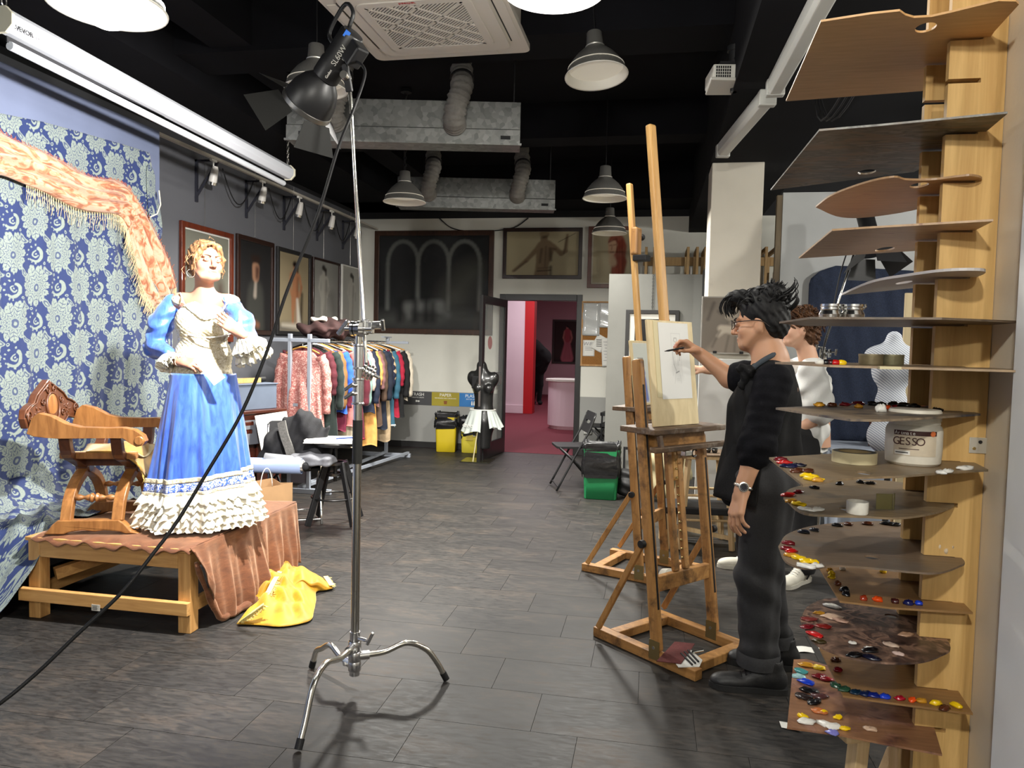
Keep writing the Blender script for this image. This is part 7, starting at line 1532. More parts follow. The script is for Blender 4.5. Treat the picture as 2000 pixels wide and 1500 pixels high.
def sketch(U, W):
 asp = 1.75; c = base(U, srgb(226, 226, 222), .02, 21, W, 5); g = srgb(120, 120, 122); d = srgb(70, 70, 74)
 for p, q, r in (((.40, .86), (.70, .86), .003), ((.40, .86), (.40, .30), .002), ((.70, .86), (.70, .30), .002), ((.50, .80), (.57, .80), .006), ((.48, .76), (.50, .80), .005), ((.59, .76), (.57, .80), .005), ((.49, .72), (.54, .70), .005), ((.54, .70), (.59, .74), .005), ((.50, .75), (.53, .75), .005), ((.55, .75), (.58, .75), .005), ((.42, .64), (.50, .68), .005), ((.60, .68), (.66, .63), .005), ((.42, .64), (.44, .45), .005), ((.44, .45), (.52, .36), .005), ((.66, .63), (.64, .5), .005), ((.47, .6), (.49, .45), .004), ((.60, .6), (.58, .44), .004), ((.5, .34), (.6, .36), .012), ((.47, .5), (.46, .36), .004), ((.44, .2), (.5, .36), .003), ((.66, .2), (.62, .36), .003), ((.5, .26), (.6, .26), .002), ((.52, .24), (.62, .24), .002)): c = over(c, (.75 if r > .004 else .4)*cap(U, W, p, q, r, r, asp, .008), d if r > .004 else g)
 return over(c, .22*cap(U, W, (.5, .4), (.6, .3), .12, .1, asp, .1), g)
pt = thing('drawing_paper', 'white paper with a light pencil figure sketch on the near drawing board', 'drawing', M1@V((.001, .1, .1)))
yy = y0+.075; bd(M1, (.0005, yy, .13), (.0015, yy+.225, .505)).build('paper_sheet', PAP, pt)
R3 = M1.to_3x3(); art('pencil_sketch', .225, .375, sketch, pt, M1@V((.0022, yy, .13)), R3@V((0, 1, 0)), R3@V((0, 0, 1)), 110, m=attr_mat('pencil_print', .8, .2))
bd(M1, (.0005, y0+.04, .14), (.002, yy-.004, .512)).build('tape_strip', mat('masking_cream', srgb(212, 200, 160), .7), pt)
M2 = lean_frame(E2, .345, 0, 1.104, .10); t = thing('sketch_board', 'drawing board with a blue sketch on the second easel', 'drawing', M2.translation)
bd(M2, (-.014, .0, 0), (0, .42, .42)).build('plywood_sheet', PLY, t, bevel=.002)
def bluesk(U, W):
 c = base(U, srgb(206, 210, 202), .03, 22, W, 5); b_ = srgb(60, 90, 190)
 for p, q, r in (((.25, .5), (.27, .05), .03), ((.33, .45), (.36, .05), .04), ((.42, .4), (.46, .05), .03), ((.3, .52), (.4, .5), .03)): c = over(c, .85*cap(U, W, p, q, r, r*1.4, 1, .03), b_)
 for p, q in (((.15, .75), (.38, .75)), ((.15, .75), (.15, .55)), ((.38, .75), (.38, .55))): c = over(c, cap(U, W, p, q, .006, .006, 1, .01), srgb(60, 60, 64))
 return over(c, cap(U, W, (.26, .66), (.27, .6), .02, .02, 1, .02), srgb(70, 70, 70))
R3 = M2.to_3x3(); art('blue_sketch', .36, .38, bluesk, t, M2@V((.002, .03, .02)), R3@V((0, 1, 0)), R3@V((0, 0, 1)), 70)
bd(M2, (.0003, .025, .015), (.0014, .395, .405)).build('paper_sheet', PAP, t)
q = Zp(1303, 1152); t = thing('tape_roll', 'wide roll of white tape standing on the floor inside the near easel', 'tape', (q.x, q.y, 0)); c_ = V((q.x, q.y+.02, .063)); ax = V((.8, -.55, .25)).normalized()
MB().lathe([(.038, -.024), (.062, -.024), (.062, .024), (.038, .024), (.038, -.024)], 30, c=c_, ax=ax).build('tape', mat('tape_white', srgb(214, 210, 196), .6), t, smooth=True, auto=40); MB().lathe([(.034, -.0245), (.038, -.0245), (.038, .0245), (.034, .0245), (.034, -.0245)], 30, c=c_, ax=ax).build('tape_core', mat('core_grey', srgb(90, 92, 96), .6), t, smooth=True, auto=40)
def flat_on(pts, z, th, name, mm, lab, cat_):
 P_ = [Zp(x, y, z) for x, y in pts]; b = MB(); n = len(P_); b.add([*P_, *[p_+V((0, 0, th)) for p_ in P_]], [tuple(range(n)) if True else (), tuple(range(2*n-1, n-1, -1))]+[(i, (i+1) % n, (i+1) % n+n, i+n) for i in range(n)])
 bm = bmesh.new(); me = bpy.data.meshes.new('t'); me.from_pydata([tuple(v) for v in b.v], [], b.f); bm.from_mesh(me); bmesh.ops.recalc_face_normals(bm, faces=bm.faces[:]); b.v = [tuple(v.co) for v in bm.verts]; b.f = [tuple(v.index for v in f.verts) for f in bm.faces]; bm.free()
 return tag(b.build(name, mm, None), lab, cat_)
flat_on([(1282, 1292), (1318, 1254), (1357, 1258), (1330, 1297)], .054, .003, 'sandpaper_sheet', mat('sandpaper_maroon', srgb(92, 40, 38), .9, var=.15, vs=60, bmp=.4, bs=300), 'maroon sandpaper sheet lying on the near easel runner', 'paper')
pbx = flat_on([(1302, 1272), (1340, 1262), (1372, 1290), (1366, 1303), (1325, 1304)], .050, .0025, 'pencil_wrapper', PAP, 'open white paper packet of charcoal pencils on the easel runner', 'packet')
for k in range(3):
 a_, e_ = Zp(1330+k*7, 1276-k*3, .058), Zp(1352+k*6, 1298-k*3, .058); tag(MB().cyl(a_, e_, .0045, n=8).build('charcoal_pencil', BLACKP, None), ('black charcoal pencil in the open packet, nearest its torn edge', 'black charcoal pencil in the middle of the open packet', 'black charcoal pencil beside the runner in the open packet')[k], 'pencil')
tag(MB().cyl(Zp(1352, 1274, .058), Zp(1373, 1270, .058), .006, n=8).build('eraser_holder', CHROME, None, smooth=True, auto=40), 'silver clutch eraser lying beside the charcoal packet', 'tool')
# palette rack on the wall stub
NY1, NY2 = 1.83, 1.975; BXL = .628
OAKL = wood('oak_laminate', srgb(186, 146, 84), srgb(226, 188, 122), 5, (1, 1, .05), .5, bmp=.12); EDGE = mat('board_edge', srgb(150, 132, 106), .7)
SL = [(1890, 74), (1890, 258), (1895, 353), (1890, 450), (1880, 541), (1890, 634), (1890, 721), (1880, 808), (1880, 906), (1870, 988), (1860, 1092), (1860, 1180), (1850, 1252), (1860, 1352), (1850, 1428)]
ZS = [Yp(x, y, NY1).z for x, y in SL]; extra = [Yp(1890, 158, NY1).z]
def comb(Y0, x1):
 zs = sorted(ZS+extra); o = [(BXL, .02)]
 for z in zs: o += [(BXL, z-.0045), (BXL+.066, z-.0045), (BXL+.066, z+.0055), (BXL, z+.0055)]
 o += [(BXL, 2.62), (x1, 2.62), (x1, .02)]
 return o
t = thing('palette_rack', 'oak laminate palette rack of two slotted upright boards on the wall', 'rack', (BXL+.06, (NY1+NY2)/2, 0))
for Y0, nm in ((NY1, 'slotted_board'), (NY2, 'slotted_board')):
 M_ = Matrix(((1, 0, 0, 0), (0, 0, -1, Y0+.018), (0, 1, 0, 0), (0, 0, 0, 1))); MB().prism(comb(Y0, STX-.0015), 0, .018, M_).build(nm, OAKL, t)
q = Yp(1910, 870, NY1-.002); MB().box((q.x, NY1-.002, q.z), (.036, .002, .036)).build('fixing_plate', mat('plate_steel', srgb(206, 202, 190), .4, .5), t, bevel=.002)
for dx, dz, r, mm in ((.004, .008, .004, BLACKM), (-.008, -.007, .0035, BRASS)): MB().cyl((q.x+dx, NY1-.005, q.z+dz), (q.x+dx, NY1-.003, q.z+dz), r, n=10).build('screw', mm, t)
def pal_mat(name, c1, c2, smear=None, amt=(.52, .62), sc=9, rough=.42, st=(1, 1, 1)):
 m, nt, b = mkmat(name); co = coord(nt); g = noise(nt, mapping(nt, co, (3, 30, 1)), 3, 4, .6); col = ramp(nt, g.outputs[0], [(.3, c1), (.7, c2)])
 if smear:
  n1 = noise(nt, mapping(nt, co, st), sc, 4, .55, .9); n2 = noise(nt, mapping(nt, co, st, loc=(3, 1, 2)), sc*1.6, 3, .5, 1.2); k = len(smear)
  pc = ramp(nt, n2.outputs[0], [(.28+.44*i/max(1, k-1), c_) for i, c_ in enumerate(smear)])
  col = mix(nt, ramp(nt, n1.outputs[0], [(amt[0], (0, 0, 0)), (amt[1], (1, 1, 1))]), col, pc); bump(nt, b, n2.outputs[0], .25, .004)
 nt.l.new(col, b.inputs['Base Color']); b.inputs['Roughness'].default_value = rough; return m
def smoothpoly(pts, n):
 P_ = bez(list(pts)+[pts[0]], n+1)[:-1]; return [(p.x, p.y) for p in P_]
TAN, TAN2, UMB, UMB2 = srgb(140, 100, 62), srgb(168, 124, 82), srgb(92, 76, 60), srgb(120, 102, 82)
PALS = []
def palette(i, px, label, m_, curve=0, holes=(), th=.0045, world=None, edge=None, tilt=0):
 z = ZS[i]
 pts = [(lambda q: (q.x, q.y))(Zp(x, y, z)) for x, y in px] if world is None else world
 if curve: pts = smoothpoly(pts, curve)
 cx_ = sum(p[0] for p in pts)/len(pts); cy_ = sum(p[1] for p in pts)/len(pts)
 hs = []
 for (hx, hy, ra, rb_) in holes:
  h = Zp(hx, hy, z); hs.append([(h.x+ra*cos(u), h.y+rb_*sin(u)) for u in np.linspace(0, 2*pi, 23)[:-1]])
 t = thing('palette', label, 'palette', (cx_, cy_, z), 0, 'palettes in the wall rack')
 MB().prism(pts, z, z+th, None, holes=hs).build('palette_board', m_, t); t['_z'] = z+th; PALS.append(t)
 print('pal', i, round(z, 3), [round(min(p[0] for p in pts), 2), round(max(p[0] for p in pts), 2), round(min(p[1] for p in pts), 2), round(max(p[1] for p in pts), 2)])
 return t
DABM = {}
def dabmat(c):
 k = tuple(round(v, 3) for v in c)
 if k not in DABM: DABM[k] = mat('oil_paint_%d' % len(DABM), c, .25, spec=.6)
 return DABM[k]
random.seed(11)
def dab(t, px, py, c, r=.008, h=.005, el=1.6, rz=None):
 z = t['_z']; p = Zp(px, py, z+.001); rz = random.uniform(-40, 40) if rz is None else rz
 b = MB(); R = Matrix.Rotation(radians(rz), 3, 'Z'); b.ell(p+V((0, 0, h*.3)), (r*el, r, h), R, 10, 7); sd_ = random.random()*9
 b.v = [(x+.18*r*sin(x*900+sd_), y+.18*r*sin(y*800+sd_), max(z+.0002, zz+.35*h*sin(x*1100+y*700+sd_))) for x, y, zz in b.v]
 return b.build('paint_dab', dabmat(c), t, smooth=True)
RED, CRIM, YEL_, OCH, WHT, BLU_, BLK_, BRN, GRN, ORG = srgb(190, 24, 24), srgb(110, 18, 28), srgb(240, 200, 20), srgb(196, 140, 40), srgb(232, 230, 222), srgb(24, 60, 190), srgb(14, 14, 18), srgb(86, 44, 24), srgb(36, 70, 50), srgb(230, 80, 24)
p0 = palette(0, [(1535, 198), (1603, 43), (1700, 28), (1757, 22), (1768, 30), (1785, 35), (1820, 33), (1860, 24), (1905, 13), (1950, 2), (1984, 3), (1990, 9), (1942, 62), (1915, 100), (1868, 150), (1800, 178)], 'clean tan plywood palette with a thumb notch, topmost in the rack', pal_mat('pal_tan', srgb(208, 160, 104), srgb(224, 178, 120)), holes=[(1808, 54, .02, .026)])
palette(1, [(1505, 372), (1600, 256), (1720, 246), (1968, 222), (1930, 254), (1860, 300), (1785, 336)], 'palette with grey and black scraped underside, second from the rack top', pal_mat('pal_dark', srgb(96, 82, 64), srgb(120, 104, 82), [srgb(30, 30, 30), srgb(96, 96, 88), srgb(60, 56, 46), srgb(120, 118, 108), srgb(40, 46, 54)], (.40, .50), 7, st=(1, 3, 1)), holes=[(1693, 336, .022, .03)])
palette(2, [(1593, 405), (1625, 382), (1690, 358), (1745, 347), (1770, 352), (1820, 352), (1870, 346), (1900, 344), (1918, 352), (1890, 372), (1800, 407), (1700, 424), (1640, 424)], 'rounded brown palette with reddish tip, third from the rack top', pal_mat('pal_brown', srgb(160, 126, 90), srgb(184, 148, 110), [srgb(140, 84, 64), srgb(140, 110, 84)], (.60, .75), 9), curve=60, holes=[(1795, 362, .018, .03)])
palette(3, [(1560, 505), (1625, 451), (1700, 446), (1940, 432), (1905, 450), (1790, 490)], 'long brown plywood palette with pale front edge, fourth from the rack top', pal_mat('pal_brown2', srgb(168, 134, 98), srgb(190, 156, 116), [srgb(140, 80, 60), srgb(150, 120, 92)], (.58, .7), 12, st=(1, 6, 1)), holes=[(1728, 487, .02, .05)])
palette(4, [(1643, 577), (1700, 553), (1770, 540), (1850, 530), (1922, 530), (1908, 541), (1860, 552), (1790, 562)], 'white plastic palette, the only white one in the rack', mat('pal_white', srgb(206, 200, 198), .45), curve=44, th=.006, holes=[(1765, 552, .012, .05)])
pj = palette(5, None, 'greyish palette carrying two steel dipper jars', pal_mat('pal_grey', UMB, UMB2, [srgb(60, 50, 44), srgb(120, 110, 96)], (.5, .65), 12), world=[(.325, 1.66), (.56, 1.60), (.742, 1.70), (.742, 1.82), (.70, 2.06), (.40, 2.10), (.31, 1.95)])
pt_ = palette(6, None, 'light palette carrying two round metal tins and bright dabs', pal_mat('pal_light', srgb(150, 126, 96), srgb(176, 150, 118), [srgb(110, 92, 76), srgb(150, 134, 112)], (.5, .65), 10), world=[(.29, 1.86), (.36, 1.62), (.745, 1.58), (.745, 1.80), (.70, 2.06), (.40, 2.12)])
p7 = palette(7, [(1515, 800), (1600, 814), (1660, 823), (1720, 824), (1800, 820), (1915, 812), (1885, 804), (1812, 797), (1740, 793), (1620, 795)], 'grey scraped palette with dark blue smears and a white lump', pal_mat('pal_scraped', srgb(116, 100, 82), srgb(150, 132, 108), [srgb(90, 78, 66), srgb(50, 52, 62), srgb(130, 116, 98)], (.46, .6), 9))
p8 = palette(8, [(1502, 897), (1568, 951), (1600, 947), (1640, 940), (1680, 936), (1750, 934), (1850, 926), (1930, 921), (1905, 908), (1880, 902), (1812, 880), (1720, 884)], 'square palette carrying the gesso jar and a roll of masking tape', pal_mat('pal_gesso', srgb(120, 100, 74), srgb(146, 124, 94), [srgb(100, 86, 66), srgb(140, 124, 100)], (.5, .65), 9), holes=[(1687, 928, .016, .022)])
p9 = palette(9, [(1530, 975), (1545, 957), (1600, 946), (1680, 940), (1765, 946), (1815, 965), (1862, 985), (1850, 997), (1810, 1008), (1750, 1015), (1690, 1012), (1620, 1010), (1565, 1004)], 'oval palette with paint round its tip, holding a small white cup', pal_mat('pal_oval', srgb(112, 94, 70), srgb(140, 120, 92), [srgb(90, 78, 62), srgb(130, 116, 96)], (.5, .62), 9), curve=70, holes=[(1652, 998, .014, .018)])
p10 = palette(10, [(1520, 1070), (1540, 1045), (1600, 1028), (1700, 1021), (1765, 1026), (1812, 1050), (1880, 1095), (1870, 1110), (1830, 1122), (1780, 1120), (1700, 1112), (1630, 1108), (1575, 1113), (1535, 1100)], 'large oval palette with crumpled tissue and a ring of bright dabs', pal_mat('pal_big', srgb(108, 90, 72), srgb(128, 108, 88), [srgb(120, 110, 100), srgb(104, 88, 72)], (.55, .62), 6), curve=80, holes=[(1703, 1092, .017, .017)])
p11 = palette(11, [(1598, 1108), (1640, 1177), (1740, 1190), (1900, 1200), (1873, 1172), (1812, 1120), (1700, 1108)], 'rectangular tan palette with a neat row of dabs along its edges', pal_mat('pal_row', srgb(136, 102, 62), srgb(156, 120, 78)))
p12 = palette(12, [(1563, 1215), (1575, 1190), (1600, 1176), (1632, 1171), (1720, 1176), (1805, 1200), (1855, 1262), (1835, 1284), (1790, 1297), (1720, 1297), (1650, 1285), (1590, 1258)], 'oval palette thick with brown, black and flesh paint', pal_mat('pal_thick', srgb(70, 54, 46), srgb(96, 76, 64), [srgb(38, 28, 26), srgb(74, 54, 46), srgb(150, 118, 98), srgb(60, 42, 38), srgb(112, 86, 70)], (.38, .5), 11), curve=70, holes=[(1741, 1206, .016, .014)])
p13 = palette(13, [(1600, 1268), (1646, 1362), (1740, 1376), (1900, 1397), (1868, 1348), (1805, 1280)], 'rectangular palette edged with blue, green and yellow dabs', pal_mat('pal_edge', srgb(128, 94, 56), srgb(152, 114, 70), [srgb(80, 56, 40), srgb(140, 104, 64)], (.56, .7), 8))
p14 = palette(14, [(1550, 1291), (1575, 1290), (1613, 1302), (1700, 1310), (1790, 1340), (1826, 1430), (1840, 1477), (1740, 1458), (1640, 1438), (1537, 1424)], 'messy brown palette covered in thick paint, lowest in the rack', pal_mat('pal_messy', srgb(124, 86, 58), srgb(150, 108, 76), [srgb(60, 40, 36), srgb(110, 70, 56), srgb(150, 110, 90), srgb(84, 54, 46)], (.44, .6), 10))
for (x, y, c, r) in ((1600, 793, OCH, .008), (1625, 793, BRN, .009), (1650, 792, CRIM, .009), (1676, 790, CRIM, .009), (1677, 796, OCH, .006), (1705, 791, BLK_, .009), (1722, 792, BLK_, .008), (1733, 798, ORG, .006), (1748, 798, CRIM, .006), (1745, 791, BLK_, .010), (1765, 793, BLK_, .010), (1785, 795, BLK_, .010), (1830, 803, BLK_, .008)): dab(p7, x, y, c, r, .006)
dab(p7, 1720, 804, WHT, .010, .012, 1.1)
for (x, y, c, r) in ((1525, 899, CRIM, .008), (1532, 905, RED, .009), (1540, 912, srgb(20, 24, 60), .010), (1560, 910, srgb(16, 18, 40), .008), (1556, 921, BRN, .010), (1578, 922, BRN, .008), (1580, 931, YEL_, .009), (1588, 937, YEL_, .010), (1596, 940, OCH, .006), (1885, 916, WHT, .012), (1850, 922, WHT, .008), (1838, 925, WHT, .006)): dab(p8, x, y, c, r, .005, 2.0)
for (x, y, c, r) in ((1540, 968, RED, .012), (1560, 962, CRIM, .009), (1590, 953, BLK_, .009), (1640, 946, BLK_, .007), (1680, 943, BLK_, .006), (1546, 980, OCH, .010), (1560, 986, YEL_, .011), (1575, 996, WHT, .012), (1595, 997, WHT, .010), (1700, 945, BLK_, .008)): dab(p9, x, y, c, r, .005, 1.7)
for (x, y, c, r) in ((1570, 1040, srgb(30, 34, 50), .010), (1590, 1036, srgb(60, 62, 70), .009), (1540, 1062, CRIM, .011), (1536, 1073, CRIM, .010), (1545, 1078, RED, .011), (1545, 1086, OCH, .011), (1560, 1091, YEL_, .012), (1575, 1097, YEL_, .012), (1590, 1099, YEL_, .008), (1575, 1107, WHT, .014), (1595, 1106, WHT, .010), (1635, 1027, BLK_, .009), (1656, 1025, BRN, .008), (1695, 1024, BRN, .010), (1735, 1024, BLK_, .013), (1750, 1026, BLK_, .010)): dab(p10, x, y, c, r, .005, 1.6)
for (x, y, c, r) in ((1620, 1116, OCH, .007), (1624, 1122, YEL_, .007), (1624, 1128, YEL_, .008), (1636, 1142, BRN, .008), (1650, 1154, BLK_, .010), (1652, 1162, BLK_, .009), (1687, 1171, srgb(150, 50, 24), .008), (1714, 1173, ORG, .009), (1748, 1177, srgb(60, 20, 20), .008), (1774, 1180, srgb(18, 24, 80), .009), (1794, 1181, BLU_, .008), (1725, 1118, YEL_, .007), (1645, 1112, WHT, .007)): dab(p11, x, y, c, r, .007, 1.2)
for (x, y, c, r) in ((1625, 1184, WHT, .014), (1608, 1224, srgb(120, 30, 26), .012), (1580, 1210, srgb(120, 50, 46), .013), (1578, 1225, CRIM, .012), (1592, 1240, RED, .013), (1625, 1205, srgb(206, 176, 152), .016), (1640, 1212, srgb(196, 160, 140), .012), (1600, 1198, OCH, .009), (1665, 1257, WHT, .006), (1700, 1270, BLK_, .013), (1670, 1280, BLK_, .012), (1700, 1285, srgb(16, 18, 40), .012), (1740, 1260, srgb(200, 176, 156), .012), (1770, 1240, srgb(176, 140, 112), .012), (1755, 1278, srgb(206, 180, 170), .008), (1697, 1267, WHT, .006), (1600, 1254, srgb(60, 50, 26), .010)): dab(p12, x, y, c, r, .004, 1.7)
for (x, y, c, r) in ((1632, 1340, GRN, .010), (1648, 1348, GRN, .011), (1672, 1354, srgb(14, 40, 60), .010), (1690, 1357, srgb(16, 30, 70), .010), (1706, 1360, srgb(14, 30, 110), .010), (1728, 1362, BLU_, .010), (1757, 1366, srgb(160, 20, 40), .008), (1782, 1369, ORG, .007), (1800, 1371, OCH, .008), (1828, 1375, YEL_, .009), (1868, 1380, YEL_, .009), (1845, 1385, BRN, .010), (1632, 1290, BRN, .009), (1636, 1310, CRIM, .008)): dab(p13, x, y, c, r, .006, 1.5)
for (x, y, c, r) in ((1575, 1300, OCH, .014), (1600, 1305, YEL_, .012), (1565, 1312, srgb(60, 130, 130), .013), (1560, 1322, srgb(150, 190, 190), .012), (1600, 1322, CRIM, .014), (1615, 1328, srgb(150, 30, 40), .012), (1575, 1333, BLU_, .014), (1580, 1350, BLK_, .015), (1570, 1362, srgb(40, 30, 30), .016), (1590, 1372, BLK_, .014), (1600, 1360, srgb(80, 50, 50), .014), (1568, 1400, YEL_, .009), (1600, 1390, srgb(190, 110, 60), .012), (1608, 1392, YEL_, .007), (1637, 1402, YEL_, .008), (1575, 1410, WHT, .014), (1610, 1415, WHT, .013), (1628, 1420, WHT, .012), (1650, 1424, YEL_, .008), (1700, 1425, srgb(206, 176, 150), .010), (1625, 1432, srgb(120, 120, 190), .010)): dab(p14, x, y, c, r, .005, 1.6)
for k, (x, y, c, r) in enumerate(((1600, 733, WHT, .008), (1612, 733, BLK_, .007), (1622, 732, srgb(60, 20, 20), .008), (1630, 732, RED, .010), (1642, 735, YEL_, .009))):
 q = Yp(x, y, 1.70); b = MB().ell((q.x, 1.70, pt_['_z']+.004), (r*1.3, r, .007), None, 10, 7); b.build('paint_dab', dabmat(c), pt_, smooth=True)
def jar_steel(x, Yq, t_, lab):
 q = Yp(x, 640, Yq); t = thing('dipper_jar', lab, 'jar', (q.x, Yq, t_['_z']+.0005), 0, 'steel dipper jars')
 part(MB().lathe([(0, 0), (.018, 0), (.024, .004), (.0255, .012), (.022, .019), (.021, .021), (.0225, .023), (.0225, .026), (.021, .028), (.023, .030), (.023, .035), (0, .036)], 26), 'jar_body', CHROME, t, smooth=True, auto=35); part(MB().tube([(.023, 0, .026), (.028, 0, .03), (.026, 0, .036)], .002, 6), 'clip', STEEL, t)
jar_steel(1621, 1.80, pj, 'steel dipper jar standing next to the man with curly hair'); jar_steel(1664, 1.80, pj, 'steel dipper jar standing nearer the oak rack')
for k, (x, mmc) in enumerate(((1700, srgb(150, 140, 112)), (1746, srgb(140, 136, 108)))):
 q = Yp(x, 722, 1.76); t = thing('round_tin', ('shallow round metal tin, the duller of two on the light palette', 'shallow round metal tin beside the oak board on the light palette')[k], 'tin', (q.x, 1.76+.02*k, pt_['_z']+.0005)); part(MB().lathe([(0, 0), (.024, 0), (.025, .002), (.025, .018), (.0255, .019), (.0255, .024), (0, .024)], 28), 'tin_body', mat('tin_%d' % k, mmc, .4, .7, var=.2, vs=60), t, smooth=True, auto=35)
q = Yp(1733, 735, 1.60); MB().bb((q.x-.018, 1.588, pt_['_z']-.005), (q.x+.022, 1.604, pt_['_z']+.0006)).build('masking_strip', mat('masking_cream', srgb(212, 200, 160), .7), pt_)
q = Zp(1782, 905, p8['_z']); t = thing('gesso_jar', 'white plastic gesso jar with printed label and screw lid', 'jar', (q.x, q.y, p8['_z']+.0005)); GJ = mat('gesso_white', srgb(222, 216, 200), .45, var=.06, vs=40)
part(MB().lathe([(0, 0), (.050, 0), (.055, .005), (.0565, .03), (.0565, .075), (.053, .084), (.049, .088), (0, .088)], 40), 'jar_body', GJ, t, smooth=True, auto=35); part(MB().lathe([(.049, .087), (.0515, .089), (.0505, .094), (.0525, .096), (.0525, .116), (.050, .120), (0, .120)], 40), 'lid', GJ, t, smooth=True, auto=35)
d = (CAM-q); a0 = atan2(d.y, d.x)
def wrap(z0, z1, h0, h1, r, nm, mm): return part(MB().grid(lambda a_, c_: (r*cos(a0+h0+(h1-h0)*a_), r*sin(a0+h0+(h1-h0)*a_), z0+(z1-z0)*c_), 20, 2), nm, mm, t, smooth=True)
lb_ = wrap(.022, .076, -.72, .85, .0570, 'label', mat('label_cream', srgb(206, 192, 168), .6, var=.06, vs=60)); wrap(.066, .076, -.72, .85, .0573, 'label_band', mat('label_brown', srgb(66, 30, 24), .6))
def wtext(s_, ang0, zc_, size, mm, nm, dz=.0577, sp=None):
 n = len(s_); sp = sp or size*.62/.057
 for i, ch in enumerate(s_):
  if ch == ' ': continue
  a_ = a0+ang0+sp*i; P_ = V(wm(t).translation)+V((dz*cos(a_), dz*sin(a_), zc_)); text(ch, size, mm, t, P_, (-sin(a_), cos(a_), 0), (0, 0, 1), 'label_letter', .0002)
wtext('GESSO', -.60, .0525, .024, mat('label_brown', srgb(66, 30, 24), .6), 'l', sp=.21); wtext('Artmate', -.62, .0708, .0105, WHITE, 'l', sp=.105)
wrap(.024, .033, -.66, -.1, .0573, 'label_strip', WHITE); wrap(.0275, .0295, -.62, -.16, .0576, 'label_print', BLACKP); wrap(.036, .0375, -.5, .2, .0573, 'label_print', mat('label_brown', srgb(66, 30, 24), .6)); part(MB().lathe([(0, 0), (.006, 0), (.006, .0006), (0, .0006)], 14, c=V((.0572*cos(a0+.68), .0572*sin(a0+.68), .071)), ax=(cos(a0+.68), sin(a0+.68), 0)), 'label_seal', mat('seal_orange', srgb(206, 110, 60), .5), t)
q = Zp(1668, 903, p8['_z']); t = thing('masking_tape', 'cream roll of masking tape lying on the gesso palette', 'tape', (q.x, q.y, p8['_z']+.0005)); part(MB().lathe([(.036, 0), (.046, 0), (.046, .024), (.036, .024), (.036, 0)], 36), 'tape', mat('masking_cream', srgb(212, 200, 160), .7), t, smooth=True, auto=40); part(MB().lathe([(.033, .001), (.036, .001), (.036, .0235), (.033, .0235), (.033, .001)], 36), 'tape_core', mat('core_tan', srgb(150, 130, 90), .7), t, smooth=True, auto=40)
part(MB().lathe([(.034, .0236), (.044, .0236), (.044, .0242), (.034, .0242)], 36), 'printed_label', mat('tape_print', srgb(70, 66, 56), .6), t)
q = Zp(1674, 1003, p9['_z']); t = thing('plastic_cup', 'small white plastic cup on the oval palette', 'cup', (q.x, q.y, p9['_z']+.0005)); part(MB().lathe([(0, 0), (.0205, 0), (.0215, .002), (.0215, .026), (.0200, .026), (.0195, .003), (0, .003)], 26), 'cup_body', mat('cup_white', srgb(224, 220, 208), .5, var=.06, vs=80), t, smooth=True, auto=40)
q = Zp(1738, 996, p9['_z']); t = thing('folded_card', 'folded olive card standing on the oval palette', 'card', (q.x, q.y, p9['_z']+.0005)); OL = mat('olive_card', srgb(112, 104, 60), .5)
part(MB().box((-.012, .0, .017), (.036, .002, .034), rot(0, 0, 12)), 'card_leaf', OL, t); part(MB().box((.010, .008, .017), (.002, .02, .034), rot(0, 0, -20)), 'card_leaf', OL, t)
q = Zp(1838, 1082, p10['_z']); p = V((q.x, q.y, p10['_z']+.016)); heapobj('crumpled_tissue', 'crumpled white paint-stained tissue on the large oval palette', 'tissue', p-V((.06, .05, .0175)), p+V((.06, .05, .04)), .0028, [('e', p, (.030, .022, .014), .008), ('e', p+V((-.018, .0, .002)), (.016, .014, .012), .008), ('e', p+V((.016, .0, .008)), (.014, .012, .012), .008)], mat('tissue', srgb(214, 196, 168), .9, var=.15, vs=60), lambda x, y, z: .006*np.sin(x*260+y*190)*np.sin(z*240+y*150)+.004*np.sin(x*420-y*300))
q = Zp(1715, 1490, .45); t = thing('pine_trestle', 'pale pine trestle standing on the floor under the lowest palette', 'trestle', (q.x, q.y, 0), 20)
for sx in (-1, 1): part(MB().bar((sx*.09, 0, .002), (sx*.055, 0, .52), .035, .04, up=(0, 1, 0)), 'leg', PALE, t, bevel=.003)
part(MB().bar((-.08, .03, .08), (.07, .03, .46), .03, .03), 'brace', PALE, t, bevel=.003); part(MB().bb((-.11, -.03, .52), (.12, .05, .55)), 'top_rail', PALE, t, bevel=.004)
q = Zp(1534, 1416); tag(MB().grid(lambda a_, c_: (q.x-.02+.07*a_, q.y-.03+.05*c_-.02*a_, .003+.004*a_), 4, 4).build('paper_scrap', PAP, None, solid=.001), 'small white paper corner on the floor under the lowest palette', 'paper')
